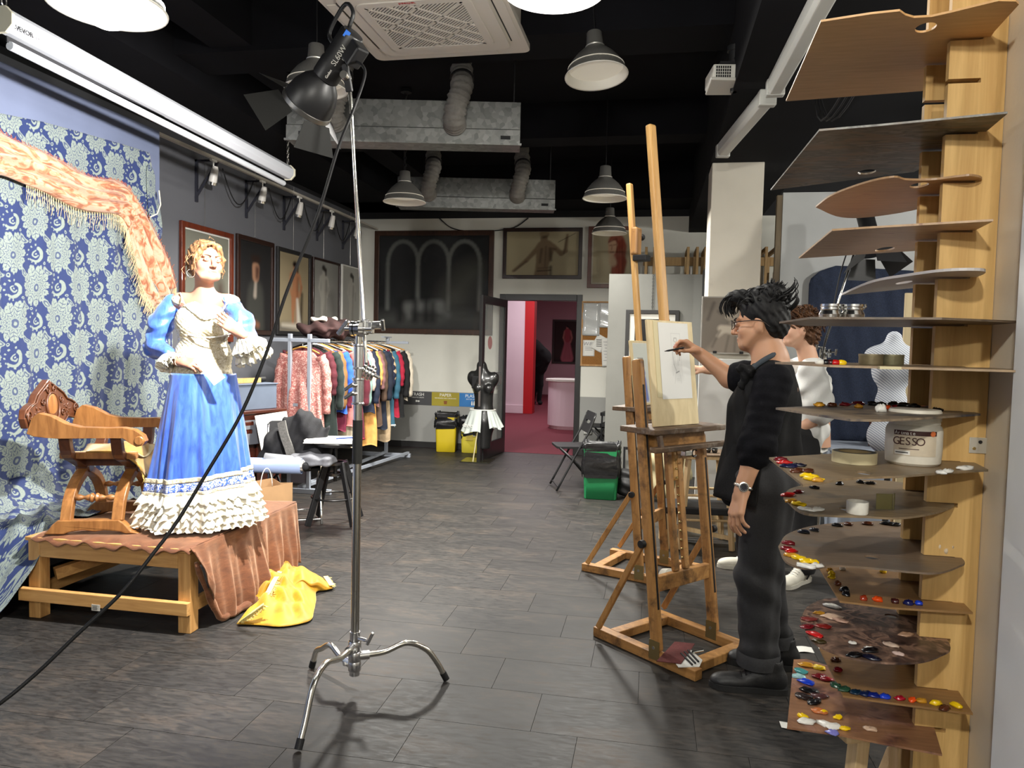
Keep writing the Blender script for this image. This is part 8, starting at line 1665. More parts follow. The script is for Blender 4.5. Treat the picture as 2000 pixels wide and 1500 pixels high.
# people
SKINA, nt, b = mkmat('skin'); a_ = nt.new('ShaderNodeAttribute'); a_.attribute_name = 'Col'; nt.l.new(a_.outputs['Color'], b.inputs['Base Color']); b.inputs['Roughness'].default_value = .5; b.inputs['Subsurface Weight'].default_value = .12; b.inputs['Subsurface Radius'].default_value = (.012, .005, .003); b.inputs['Subsurface Scale'].default_value = .6
def nv3(v): return np.array(v, float)
class Head:
 def __init__(s, C, f, up=(0, 0, 1), sc=1.0):
  s.C = V(C); s.f = V(f).normalized(); s.x = s.f.cross(V(up)).normalized(); s.z = s.x.cross(s.f).normalized(); s.k = sc
  s.R = Matrix((s.x, s.f, s.z)).transposed()
 def p(s, x, y, z): return s.C+(s.x*x+s.f*y+s.z*z)*s.k
 def carve(s, d, neck, nr=.052, fem=0):
  k = s.k; R = s.R; E = lambda c, r, b=.02, sub=False: d.ell(s.p(*c), [v*k for v in r], b, R, sub)
  E((0, -.012, .022), (.074, .094, .094)); E((0, .025, -.045), (.060-.003*fem, .066, .070)); E((0, .062, -.088), (.030, .030, .024), .025)
  for sg in (-1, 1):
   E((sg*.042, .048, -.030), (.026, .030, .028), .02); d.cone(s.p(sg*.066, -.01, -.03), s.p(sg*.045, .05, -.085), .012*k, .012*k, .03)
   E((sg*.076, -.012, -.012), (.009, .020, .030), .008); E((sg*.032, .098, .006), (.019, .014, .012), .010, True); d.cone(s.p(sg*.015, .087, .024), s.p(sg*.045, .074, .026), .008*k, .007*k, .012)
   E((sg*.031, .080, .005), (.016, .0125, .012), .003)
  d.cone(s.p(0, .086, .014), s.p(0, .108, -.022), .008*k, .011*k, .012); E((0, .110, -.030), (.0125, .011, .010), .008)
  for sg in (-1, 1): E((sg*.012, .098, -.033), (.008, .009, .007), .006)
  E((0, .088, -.058), (.022, .010, .006), .006); E((0, .087, -.069), (.018, .010, .007), .006); d.cone(s.p(-.022, .096, -.0635), s.p(.022, .096, -.0635), .0018, .0018, .003, True)
  d.cone(s.p(0, -.025, -.05), neck, nr, nr*1.08, .03)
 def skin(s, base_, lip, cheek):
  def fn(X, Y, Z):
   q = np.stack([X-s.C.x, Y-s.C.y, Z-s.C.z], 1)/s.k; x = q@nv3(s.x); y = q@nv3(s.f); z = q@nv3(s.z); c = np.ones((len(x), 3))*nv3(base_)
   ml = np.clip(1.6-np.sqrt((x/.024)**2+((z+.0635)/.0125)**2)*1.6, 0, 1)*(y > .07); c = c*(1-.8*ml[:, None])+nv3(lip)*.8*ml[:, None]
   mc = np.exp(-((np.abs(x)-.042)/.018)**2-((z+.03)/.02)**2)*(y > .03)+.6*np.exp(-(x/.015)**2-((z+.03)/.012)**2)*(y > .09); mc = mc*(np.abs(z) < .1); c = c*(1-.4*mc[:, None])+nv3(cheek)*.4*mc[:, None]
   return c
  return fn
 def parts(s, t, iris, brow, look=(0, 0), lid=True):
  for sg in (-1, 1):
   e = s.p(sg*.031, .0815, .0055); ey = MB().ell(e, (.0142*s.k, .0125*s.k, .0085*s.k), s.R, 16, 12).build('eye', mat('eye_white', srgb(222, 214, 208), .25), t, smooth=True)
   g = (s.f+s.x*look[0]+s.z*look[1]).normalized(); MB().ell(e+g*.0102*s.k, (.0058*s.k, .0034*s.k, .0058*s.k), s.R, 12, 8).build('iris', mat('iris_'+iris[0], iris[1], .15), ey, smooth=True); MB().ell(e+g*.0118*s.k, (.0028*s.k, .0024*s.k, .0028*s.k), s.R, 10, 6).build('pupil', BLACKP, ey, smooth=True)
   MB().tube([s.p(sg*(.031+.017*cos(u)), .0945-.010*abs(cos(u))-.001, .0055+.0085*sin(u)) for u in np.linspace(.1, pi-.1, 9)], [.0012+.0006*sin(u) for u in np.linspace(.1, pi-.1, 9)], 5).build('eyelid', brow[1], t, smooth=True)
   MB().tube([s.p(sg*(.012+.040*u), .1005-.018*u-.010*u*u, .0235+.007*sin(pi*u*.8)) for u in np.linspace(0, 1, 9)], [.0034*(1-.6*u)*s.k for u in np.linspace(0, 1, 9)], 6).build('eyebrow', brow[0], t, smooth=True)
def hand(d, w_, dr, n, sc=1.0, curl=((10, 15, 10),)*4, thumb=(.55, .75, .35), tcurl=.3, flip=1, spread=1.0):
 w_ = V(w_); dr = V(dr).normalized(); n = V(n); n = (n-dr*n.dot(dr)).normalized(); t_ = dr.cross(n)*flip; tips = []
 P = lambda a, b, c: w_+(dr*a+t_*b+n*c)*sc
 for b_, l in ((.028, .088), (.010, .092), (-.009, .088), (-.026, .080)): d.cone(P(.01, b_*.6, 0), P(l, b_, 0), .0145*sc, .0125*sc, .012)
 d.cone(P(-.03, 0, 0), P(.02, 0, 0), .024*sc, .023*sc, .015); d.ell(P(.03, .024, .006), .017*sc, .012)
 for i, (b_, l0, ln) in enumerate(((.029, .090, .070), (.0100, .095, .078), (-.0095, .091, .072), (-.0275, .082, .058))):
  c = curl[min(i, len(curl)-1)]; p = P(l0, b_, 0); a = 0; sp = radians(b_*130*spread); r = (.0088, .0082, .0076, .0066); r = [v*sc*(.9 if i == 3 else 1) for v in r]
  for k, f in enumerate((.45, .31, .24)):
   a += radians(c[k]); dd_ = (dr*cos(sp)+t_*sin(sp))*cos(a)+n*sin(a); q = p+dd_*ln*f*sc; d.cone(p, q, r[k], r[k+1], .0035); p = q
  tips.append(p)
 p = P(.022, .026, .004); dd_ = (dr*thumb[0]+t_*thumb[1]+n*thumb[2]).normalized(); q = p+dd_*.042*sc; d.cone(p, q, .0135*sc, .0105*sc, .010); d2 = (dd_+(dr*.8+n*.4)*tcurl).normalized(); q2 = q+d2*.030*sc; d.cone(q, q2, .0100*sc, .0090*sc, .004); d3 = (d2+(dr*.8+n*.4)*tcurl).normalized(); q3 = q2+d3*.024*sc; d.cone(q2, q3, .0090*sc, .0072*sc, .004); tips.append(q3)
 return tips
def strands(name, m_, par, items, n=7, kind=True):
 b = MB()
 for pts, r0 in items:
  P_ = bez(pts, n); b.tube(P_, [r0*(1-.75*(i/(n-1))**1.5) for i in range(n)], 5)
 o = b.build(name, m_, par, smooth=True)
 if kind: o['kind'] = 'stuff'
 return o
def hairmat(name, c1, c2, sc=60, rough=.5):
 m, nt, b = mkmat(name); n = noise(nt, mapping(nt, coord(nt), (1, 1, .35)), sc, 4, .6, .5); nt.l.new(ramp(nt, n.outputs[0], [(.35, c1), (.65, c2)]), b.inputs['Base Color']); b.inputs['Roughness'].default_value = rough; b.inputs['Specular IOR Level'].default_value = .22; bump(nt, b, n.outputs[0], .5, .003); return m
# ================= the posing woman
DW = 4.09
def P(px, py, dy=0.0): return Dp(px, py, DW-dy)
vf = V((.534, -.845, 0)); vr = V((.845, .534, 0)); rs = random.Random(4)
t = W_T = thing('person', 'person posing in a blue satin dress with a cream lace bodice, hand on chest', 'person', V((P(395, 1000).x, P(395, 1000).y, PZ+.004)))
hf = (vf*cos(radians(24))+vr*sin(radians(24))+V((0, 0, .05))).normalized()
H1 = Head(P(402, 513, .02), hf, (vr.x*.03, vr.y*.03, 1), .98)
lo = P(400, 800); s = SDF((lo.x-.52, lo.y-.48, .98), (lo.x+.50, lo.y+.40, 2.06), .0038)
H1.carve(s, P(400, 585, -.01), .047, 1)
s.ell(P(400, 622, -.02), (.125, .078, .10), .04, Matrix((vr, vf, V((0, 0, 1)))).transposed()); s.cone(P(352, 588, -.02), P(446, 590, -.02), .048, .046, .05); s.cone(P(400, 640), P(400, 740), .075, .07, .05)
sR, eR, wR = P(336, 596, -.02), P(304, 678, .0), P(352, 706, .12); s.chain([sR, eR, wR], [.045, .036, .024], .02)
sL, eL, wL = P(450, 596, -.02), P(486, 676, .06), P(468, 650, .17); s.chain([sL, eL, wL], [.045, .036, .025], .02)
hR = hand(s, wR, P(396, 712, .16)-wR, V((.0, 0, -1))*.55+vr*.35-vf*.4, .92, ((28, 35, 25), (34, 38, 25), (38, 40, 25), (42, 40, 25)), (.75, .45, .55), .25, flip=1)
hL = hand(s, wL, P(424, 617, .17)-wL, -vf+V((0, 0, -.1)), .95, ((6, 12, 10), (6, 14, 10), (8, 16, 10), (10, 18, 12)), (.55, .7, .1), .1, flip=-1, spread=.5)
body = s.build('body', SKINA, t, H1.skin(srgb(170, 124, 102), srgb(130, 66, 64), srgb(160, 92, 78))); H1.parts(t, ('hazel', srgb(110, 120, 110)), (mat('brow_brown', srgb(112, 80, 58), .8), mat('lid_brown', srgb(150, 104, 88), .7)), (.35, .12))
HM = hairmat('light_brown_hair', srgb(84, 58, 38), srgb(150, 112, 76), 70); s = SDF(H1.C-V((.18, .18, .16)), H1.C+V((.18, .18, .19)), .0042); q = lambda c, r, k=.02, sub=False: s.ell(H1.p(*c), r, k, H1.R, sub)
q((0, -.022, .036), (.086, .098, .094)); q((0, -.05, -.01), (.080, .070, .080)); q((0, .092, -.028), (.062, .070, .104), .010, True); q((-.072, -.062, .088), (.040, .038, .036), .012); q((-.02, -.09, .05), (.045, .04, .05), .015)
for sg in (-1, 1): s.chain([H1.p(sg*.006, .080, .098), H1.p(sg*.046, .070, .078), H1.p(sg*.078, .040, .016), H1.p(sg*.082, .012, -.045)], [.009, .013, .014, .010], .012)
s.disp(lambda x, y, z: .0016*np.sin(((x-H1.C.x)*vr.x+(y-H1.C.y)*vr.y)*330+z*60)+.0012*np.sin(z*150+x*150), .03); s.build('hair', HM, t)
it = []
for k in range(22):
 sg = rs.choice((-1, 1)); a = rs.uniform(.2, 1); p0 = H1.p(sg*rs.uniform(.06, .086), rs.uniform(-.05, .06), rs.uniform(-.03, .06)); ln_ = rs.uniform(.04, .11); w_ = [V((rs.uniform(-1, 1), rs.uniform(-1, 1), 0))*.016 for _ in range(3)]
 it.append(([p0, p0+H1.x*sg*.010+V((0, 0, -ln_*.35))+w_[0], p0+H1.x*sg*.014+V((0, 0, -ln_*.7))+w_[1], p0+H1.x*sg*.004+V((0, 0, -ln_))+w_[2]], rs.uniform(.0018, .0042)))
for k in range(30): a = rs.uniform(0, 6.28); p0 = H1.p(-.072+.03*cos(a), -.062+.02*sin(a), .095+.02*sin(a*2)); it.append(([p0, p0+V((0, 0, .016))+vr*.02*cos(a), p0+vr*.034*cos(a*1.3)+V((0, 0, .012)), p0+vr*.03*cos(a+1)-V((0, 0, .012))], .0035))
for k in range(5): a = rs.uniform(-1.3, 1.3); p0 = H1.p(.082*sin(a), .05*cos(a)-.01, .10*abs(cos(a))+.03); it.append(([p0, p0+V((rs.uniform(-.02, .02), rs.uniform(-.02, .02), .014)), p0+V((rs.uniform(-.035, .035), rs.uniform(-.03, .03), .010)), p0+V((rs.uniform(-.04, .04), rs.uniform(-.04, .04), -.012))], .0013))
strands('loose_locks', HM, t, it)
e = H1.p(.078, -.012, -.048); MB().tube([e+V((0, 0, -.018))+(vr*cos(u)+V((0, 0, 1))*sin(u))*.021 for u in np.linspace(0, 2*pi, 21)[:-1]], .0024, 6, closed=True).build('hoop_earring', CHROME, t, smooth=True)
LACE, nt, b = mkmat('cream_lace'); v = nt.new('ShaderNodeTexVoronoi'); v.inputs['Scale'].default_value = 58; nt.l.new(coord(nt), v.inputs['Vector']); n = noise(nt, coord(nt), 46, 4, .6, 2.5); nt.l.new(ramp(nt, n.outputs[0], [(.36, srgb(176, 160, 120)), (.5, srgb(214, 202, 170)), (.62, srgb(228, 220, 196))]), b.inputs['Base Color']); b.inputs['Roughness'].default_value = .85; bump(nt, b, n.outputs[0], .55, .006)
RW = Matrix((vr, vf, V((0, 0, 1)))).transposed(); c0 = P(400, 660); s = SDF((c0.x-.34, c0.y-.34, 1.16), (c0.x+.34, c0.y+.34, 1.84), .0055)
s.ell(P(398, 630, .005), (.150, .108, .12), .06, RW); s.ell(P(377, 642, .062), (.062, .058, .062), .05, RW); s.ell(P(424, 642, .062), (.062, .058, .062), .05, RW); s.ell(P(397, 695, .0), (.150, .112, .12), .06, RW); s.ell(P(395, 735, .0), (.162, .122, .08), .05, RW)
for x in (352, 450): s.ell(P(x, 588, -.02), (.052, .062, .036), .03, RW)
s.ell(P(404, 566, .07), (.090, .10, .088), .008, RW, True); zb_ = P(398, 741).z
s.cut(lambda X, Y, Z: (zb_-.02*np.abs(((X-c0.x)*vr.x+(Y-c0.y)*vr.y)*0)+.0*X)-Z); s.disp(lambda x, y, z: .0022*np.sin(x*210+z*120)*np.sin(y*190-z*160)+.0015*np.sin(z*300+x*200), .02); s.build('lace_bodice', LACE, t)
nk = [(352, 572, .02), (362, 596, .09), (384, 614, .122), (408, 618, .128), (432, 608, .112), (446, 588, .06)]; MB().tube(bez([P(*a) for a in nk], 40), [.0042+.0015*sin(i*2.6) for i in range(40)], 6).build('neckline_beads', mat('bead_white', srgb(228, 224, 212), .4), t, smooth=True)
MB().tube(bez([P(*a) for a in ((344, 640, .06), (362, 652, .11), (395, 659, .135), (430, 657, .12), (456, 650, .06))], 30), .004, 6).build('bodice_cord', mat('bead_white', srgb(228, 224, 212), .4), t, smooth=True)
SAT, nt, b = mkmat('blue_satin'); n = noise(nt, mapping(nt, coord(nt), (9, 9, 2)), 3, 4, .6, 1.0); nt.l.new(ramp(nt, n.outputs[0], [(.3, srgb(44, 78, 176)), (.7, srgb(78, 122, 214))]), b.inputs['Base Color']); b.inputs['Roughness'].default_value = .34; b.inputs['Sheen Weight'].default_value = .25; bump(nt, b, n.outputs[0], .22, .01)
for (a1, a2, a3, nm) in ((sR, eR, wR, 0), (sL, eL, wL, 1)):
 mn = [min(a1[i], a2[i], a3[i])-.12 for i in range(3)]; mx_ = [max(a1[i], a2[i], a3[i])+.12 for i in range(3)]; s = SDF(mn, mx_, .0055); m2 = a1.lerp(a2, .45)+(vr*(-1 if nm == 0 else 1))*.02
 s.chain([a1+V((0, 0, .005)), m2, a2, a2.lerp(a3, .55)], [.054, .060, .055, .042], .03); ax_ = (a2-a1).normalized(); s.disp(lambda x, y, z: .0045*np.sin(z*62+x*46+1.5*np.sin(x*30))+.0025*np.sin(z*120-y*60), .04); s.build('sleeve', SAT, t)
RUF = mat('cream_ruffle', srgb(226, 220, 200), .8, var=.08, vs=20)
def ruffle(c, ax, r0, r1, ln_, n, amp, seed, nm='cuff_ruffle', m_=RUF, par=t, sq=1.0, up=None):
 s_, u_, d_ = frame(ax, up or (0, 0, 1)); g = random.Random(seed); ph = [g.uniform(0, 6.28) for _ in range(4)]; NA_ = n*10
 def fn(a, e):
  th = 2*pi*a; r = r0+(r1-r0)*e**.8+amp*e*sin(n*th+ph[0]+.7*sin(3*th+ph[1])); off = amp*.9*e*cos(n*th+ph[0]+.9)+.3*amp*e*sin(5*th+ph[2]); th2 = th+.35*amp/r1*e*cos(2*n*th+ph[3]); return V(c)+(s_*cos(th2)+u_*sin(th2)*sq)*r+d_*(ln_*e+off)
 return MB().grid(fn, NA_, 9, cu=True).build(nm, m_, par, smooth=True, solid=.0022)
ax = (wR-eR).normalized();
for k, (o, r1) in enumerate(((-.10, .066), (-.085, .072), (-.07, .060))): ruffle(wR+ax*o, ax*.55+V((0, 0, -.75))+vr*-.1, .040, r1, .055, 11+k, .016, k)
ax = (wL-eL).normalized()
for k, (o, r1) in enumerate(((-.05, .075), (-.035, .085), (-.02, .07), (-.06, .092))): ruffle(wL+ax*o+vr*.012+V((0, 0, -.005)), ax*-.25+V((0, 0, -.85))+vr*.35, .036, r1, .05+.02*k, 12+k, .015, 20+k)
sk = V((P(395, 1000).x, P(395, 1000).y, 0)); zw = P(398, 728).z; zh = PZ+.006
def skf(e, th):
 r = .160+(.272-.160)*(e**.92); fd = 1+(.07*sin(9*th+.6)+.04*sin(17*th+e*2)+.02*sin(31*th+e*5))*min(1, e*1.4); x = r*fd*cos(th)*(1.0 if cos(th) > 0 else 1.05); y = r*fd*sin(th)*.86
 return sk+vr*(x+.012*(1-e))+vf*y+V((0, 0, zw-(zw-zh-.02)*e))
MB().grid(lambda a, e: skf(e, 2*pi*a), 220, 70, cu=True).build('skirt', SAT, t, smooth=True, solid=.002)
def band(e0, e1, out, m_, nm, tilt=.0):
 def fn(a, c):
  th = 2*pi*a; e = e0+(e1-e0)*c-tilt*cos(th); p = skf(e, th); d_ = V((p.x-sk.x, p.y-sk.y, 0)).normalized(); return p+d_*out
 return MB().grid(fn, 200, 5, cu=True).build(nm, m_, t, smooth=True, solid=.003)
BRO, nt, b = mkmat('blue_white_brocade'); n = noise(nt, coord(nt), 75, 3, .5, 1.5); nt.l.new(ramp(nt, n.outputs[0], [(.46, srgb(54, 92, 190)), (.54, srgb(206, 210, 220))]), b.inputs['Base Color']); b.inputs['Roughness'].default_value = .7
band(.655, .685, .008, LACE, 'lace_band', .03); band(.685, .745, .006, BRO, 'brocade_band', .03); band(.742, .765, .009, LACE, 'lace_band', .03)
for k in range(5):
 e = .76+.048*k; r = .142+(.335-.142)*e**.8
 def rf(a, c, e=e, k=k):
  th = 2*pi*a; ee = min(1.015, e+.075*c-.025*cos(th)*(1-k/5)); p = skf(min(1, ee), th); d_ = V((p.x-sk.x, p.y-sk.y, 0)).normalized(); n_ = 34+3*k
  w1 = sin(n_*th+k*1.7+1.2*sin(5*th+k)); return p+d_*(.008+.010*k*.4+(.013+.022*max(0, w1))*c)+V((0, 0, max(-.0, .016*c*cos(n_*th+k+1)-max(0, ee-1)*.2)))
 MB().grid(rf, 400, 7, cu=True).build('skirt_ruffle', RUF, t, smooth=True, solid=.002)
cc = [P(377, 702, .20), P(394, 694, .20), P(440, 737, .22), P(418, 753, .22)]; b = MB(); d_ = vf*.0012; b.add([*cc, *[p+d_ for p in cc]], [(0, 1, 2, 3), (7, 6, 5, 4), (0, 4, 5, 1), (1, 5, 6, 2), (2, 6, 7, 3), (3, 7, 4, 0)]); tag(b.build('paper_card', mat('card_white', srgb(238, 238, 234), .6), None), 'blank white card held in the posing person\'s lowered hand', 'card')
# ================= the man in the black apron
DM = 3.15
def P(px, py, dy=0.0): return Dp(px, py, DM-dy)
fl_ = V((-.97, .12, 0)).normalized(); tow = V((.18, -.98, 0)).normalized()  # he faces left, slightly away; tow = towards the camera
g0 = Zp(1470, 1325); t = thing('person', 'person in a black apron and grey trousers drawing with an outstretched arm', 'person', (g0.x, g0.y, 0))
hf = V((-.93, .30, -.10)).normalized(); H2 = Head(P(1483, 632, -.02), hf, (0, 0, 1), 1.0)
c = P(1460, 750); s = SDF((c.x-.46, c.y-.40, .66), (c.x+.26, c.y+.36, 1.76), .0036)
H2.carve(s, P(1505, 705, -.01), .056)
s.cone(P(1505, 705, 0), P(1505, 760, 0), .07, .11, .05); s.cone(P(1505, 745, -.14), P(1505, 745, .12), .06, .06, .05)
sN, eN, wN = P(1510, 745, .15), P(1478, 872, .20), P(1450, 956, .20); s.chain([sN, eN, wN], [.055, .045, .029], .02)
sF, eF, wF = P(1478, 742, -.12), P(1432, 742, -.20), P(1378, 690, -.22); sF = P(1490, 735, -.15); eF = P(1425, 738, -.20); wF = P(1368, 692, -.22); s.chain([sF, eF, wF], [.055, .045, .027], .02)
hN = hand(s, wN, P(1436, 1010, .21)-wN, -tow*.45+fl_*-.75, 1.14, ((14, 24, 16), (18, 28, 18), (22, 30, 18), (26, 30, 18)), (.8, .35, .35), .15, flip=-1)
hF = hand(s, wF, P(1338, 672, -.23)-wF, V((0, 0, -.75))+tow*.35+fl_*.1, .96, ((38, 42, 20), (46, 46, 22), (56, 50, 25), (62, 52, 25)), (.75, .2, .75), .2, flip=1)
SK2 = srgb(198, 150, 118); s.build('body', SKINA, t, H2.skin(SK2, srgb(170, 96, 84), srgb(196, 128, 104))); H2.parts(t, ('dark', srgb(40, 26, 18)), (mat('brow_black', (.02, .018, .016), .8), mat('lid_brown', srgb(150, 104, 88), .7)), (0, -.1))
print('pencil tip', hF[0], PX(hF[0]), 'near hand', PX(hN[1]))
tipp = (hF[0]+hF[4])*.5; pd_ = (P(1322, 677, -.24)-tipp); pd_ = V((-.85, .35, -.18)).normalized(); t_p = MB().cyl(tipp-pd_*.03, tipp+pd_*.045, .0045, n=10).lathe([(.0045, 0), (.001, .018), (0, .018)], 10, c=tipp+pd_*.045, ax=pd_).build('charcoal_stick', BLACKP, None, smooth=True, auto=40); tag(t_p, 'black charcoal pencil held to the sketch on the near easel', 'pencil')
HB = hairmat('black_hair', (.006, .006, .007), (.016, .0155, .0155), 90, .6); s = SDF(H2.C-V((.2, .2, .16)), H2.C+V((.2, .2, .22)), .0042); q = lambda c, r, k=.02, sub=False: s.ell(H2.p(*c), r, k, H2.R, sub)
q((0, -.026, .050), (.086, .104, .090)); q((0, -.062, -.005), (.078, .062, .075)); q((0, .075, .118), (.062, .062, .036), .03); q((0, -.05, .125), (.07, .07, .04), .03); q((0, .100, -.030), (.08, .085, .088), .012, True)
for sg in (-1, 1): q((sg*.088, .012, -.035), (.03, .055, .055), .01, True)
s.disp(lambda x, y, z: .0018*np.sin(x*190+z*150)+.0014*np.sin(y*230-z*120), .03); s.build('hair', HB, t)
it = []
for k in range(170):
 a = rs.uniform(-pi, pi); e = rs.uniform(.15, 1.25); p0 = H2.p(.082*sin(a)*sin(e), -.026+.10*cos(a)*sin(e), .052+.088*cos(e)); out = (p0-H2.p(0, -.03, .03)).normalized(); fw_ = max(0, cos(a))
 if p0.z < H2.C.z+.05: continue
 L_ = rs.uniform(.035, .075); j = V((rs.uniform(-1, 1), rs.uniform(-1, 1), rs.uniform(-.4, .6)))*.016; d_ = out*.35+H2.f*(.65*fw_-.25)+V((0, 0, .12-.4*fw_)); it.append(([p0-out*.008, p0+d_*L_*.4+out*.012, p0+d_*L_*.8+j, p0+d_*L_*1.15+j*1.6-V((0, 0, .03*fw_))], rs.uniform(.003, .0065)))
for k in range(26): x = rs.uniform(-.06, .06); p0 = H2.p(x, .06+rs.uniform(-.02, .03), .13); it.append(([p0, p0+H2.f*.045-V((0, 0, .012)), p0+H2.f*.062-V((0, 0, .05)), p0+H2.f*.052-V((0, 0, .075+rs.uniform(0, .02)))], rs.uniform(.004, .007)))
for k in range(14): p0 = H2.p(rs.uniform(-.05, .05), -.11, .06+rs.uniform(-.03, .06)); it.append(([p0, p0-H2.f*.03+V((0, 0, .02)), p0-H2.f*.045+V((0, 0, .045)), p0-H2.f*.04+V((0, 0, .06))], .004))
strands('hair_tufts', HB, t, it)
for sg in (-1, 1): MB().tube([H2.p(sg*.033+.024*cos(u), .110-.008*abs(cos(u)), .003+.019*sin(u)) for u in np.linspace(0, 2*pi, 22)[:-1]], .0018, 6, closed=True).build('glasses_rim', mat('glasses_metal', srgb(60, 54, 52), .4, .6), t, smooth=True); MB().tube(bez([H2.p(sg*.056, .102, .010), H2.p(sg*.082, .05, .012), H2.p(sg*.085, -.02, .008), H2.p(sg*.078, -.055, -.022)], 14), .0022, 6).build('glasses_arm', mat('glasses_metal', srgb(60, 54, 52), .4, .6), t, smooth=True)
DKS = mat('black_sweatshirt', (.007, .007, .009), .9, spec=.1, var=.3, vs=20, bmp=.15, bs=120); APR = mat('apron_black', (.011, .011, .0115), .85, spec=.12, var=.25, vs=10, bmp=.12, bs=160)
def sleeve(a1, a2, a3, r, m_, nm='sleeve', f3=.5, h=.0055):
 mn = [min(a1[i], a2[i], a3[i])-.12 for i in range(3)]; mx_ = [max(a1[i], a2[i], a3[i])+.12 for i in range(3)]; s = SDF(mn, mx_, h); e3 = a2.lerp(a3, f3); s.chain([a1, a2, e3], r, .03); dz = (a2-a1).normalized()
 s.disp(lambda x, y, z: .0012*np.sin((x*dz.x+y*dz.y+z*dz.z)*150+18*x)+.0028*np.sin((x*dz.x+y*dz.y+z*dz.z)*70+x*50-y*40+1)*np.clip(((x-a1.x)*dz.x+(y-a1.y)*dz.y+(z-a1.z)*dz.z)*5-.3, 0, 1), .03); return s.build(nm, m_, t)
sleeve(sN+V((0, 0, .0)), eN, wN, [.076, .070, .062], DKS, f3=.22); sleeve(sF, sF.lerp(eF, .6), eF, [.075, .068, .062], DKS, f3=.4)
RM_ = Matrix((fl_, tow, V((0, 0, 1)))).transposed(); s = SDF((c.x-.24, c.y-.34, .80), (c.x+.30, c.y+.30, 1.56), .0065)
s.ell(P(1500, 770, -.01), (.125, .195, .14), .06, RM_); s.ell(P(1488, 850, -.01), (.122, .175, .16), .06, RM_); s.ell(P(1482, 930, -.01), (.132, .18, .13), .06, RM_); s.cone(P(1462, 800, -.01), P(1446, 960, -.01), .085, .085, .05); s.cone(P(1528, 800, -.01), P(1532, 950, -.01), .07, .075, .05); s.ell(P(1512, 722, -.01), (.075, .13, .05), .04, RM_)
zb_ = P(1470, 984).z; s.cut(lambda X, Y, Z: zb_-Z); s.cut(lambda X, Y, Z: Z-P(1500, 700).z); s.disp(lambda x, y, z: .006*np.sin(y*34+x*30+z*6)*(1.35-z)*1.6+.003*np.sin(y*70-z*30), .04); s.build('apron_vest', APR, t)
apx = [P(1436, 820, .0), P(1412, 900, .0), P(1396, 968, 0)]
MB().grid(lambda a, e: (lambda p: p+tow*(.19*(2*a-1))+fl_*(-.10*(2*a-1)**2)+fl_*.006*sin(a*19+e*4))(bez(apx, 12)[min(11, int(round(e*11)))]), 30, 12).build('apron_skirt', APR, t, smooth=True, solid=.006)
MB().tube(bez([P(1464, 728, .10), P(1474, 716, .095), P(1492, 703, .085), P(1512, 692, .062), P(1526, 682, .01), P(1524, 682, -.05)], 24), .011, 8).build('neck_strap', mat('strap_grey', srgb(52, 60, 68), .8), t, smooth=True)
q = P(1462, 728, .11); s = SDF(q-V((.1, .1, .1)), q+V((.1, .1, .1)), .0055); s.ell(q, (.022, .03, .022), .01); s.ell(q+V((-.02, 0, .018)), (.03, .02, .02), .015); s.cone(q, q+V((-.025, 0, -.055)), .022, .016, .015); s.disp(lambda x, y, z: .004*np.sin(x*160+z*140), .02); s.build('strap_bow', APR, t)
d_ = (wN-eN).normalized(); wc = wN-d_*.012; MB().tube([wc+(frame(d_)[0]*cos(u)*1.05+frame(d_)[1]*sin(u))*.0315 for u in np.linspace(0, 2*pi, 25)[:-1]], .0072, 6, closed=True).build('watch_strap', STEEL, t, smooth=True); wd = (tow*.9+fl_*.25); wd = (wd-d_*wd.dot(d_)).normalized(); wo = MB().lathe([(0, 0), (.019, 0), (.020, .003), (.020, .008), (.016, .009), (0, .009)], 24, c=wc+wd*.030, ax=wd).build('watch_case', STEEL, t, smooth=True, auto=40); MB().lathe([(0, 0), (.0155, 0), (.0155, .0006), (0, .0006)], 24, c=wc+wd*.0392, ax=wd).build('watch_dial', mat('dial_navy', srgb(14, 18, 34), .2), wo)
for k in range(12): a = k*pi/6; u1, u2, _ = frame(wd); MB().box(wc+wd*.0402+(u1*cos(a)+u2*sin(a))*.0125, (.0022, .0022, .0008)).build('hour_mark', WHITE, wo)
TRO, nt, b = mkmat('charcoal_trousers'); n = noise(nt, coord(nt), 260, 2); n2 = noise(nt, coord(nt), 9, 4); nt.l.new(mix(nt, .5, ramp(nt, n.outputs[0], [(.3, srgb(40, 40, 42)), (.7, srgb(58, 58, 60))]), ramp(nt, n2.outputs[0], [(.3, srgb(36, 36, 38)), (.7, srgb(60, 60, 62))])), b.inputs['Base Color']); b.inputs['Roughness'].default_value = .9; bump(nt, b, n.outputs[0], .15, .002)
fn_, ff_ = Zp(1478, 1348), Zp(1506, 1302); fN = V((fn_.x, fn_.y+.03, 0)); fF = V((ff_.x, ff_.y+.02, 0)); hip = P(1490, 960, 0); s = SDF((c.x-.28, c.y-.34, .07), (c.x+.3, c.y+.36, 1.02), .0065)
for f_, sg in ((fN, 1), (fF, -1)):
 hp_ = V((hip.x, hip.y, .92))+tow*.085*sg; kn_ = V((f_.x-.012, f_.y, .50)).lerp(V((hp_.x, hp_.y, .5)), .45); s.chain([hp_, kn_+fl_*.015, V((f_.x+.005, f_.y, .155))], [.112, .092, .082], .03)
s.ell((hip.x, hip.y, .94), (.14, .19, .12), .05, RM_); s.disp(lambda x, y, z: .006*np.sin(z*44+x*30+y*12)*np.exp(-((z-.48)/.12)**2)+.006*np.sin(z*60+y*25)*np.exp(-((z-.18)/.08)**2)+.004*np.sin(x*60+y*40+z*8), .04); s.cut(lambda X, Y, Z: .118-Z); s.build('trousers', TRO, t)
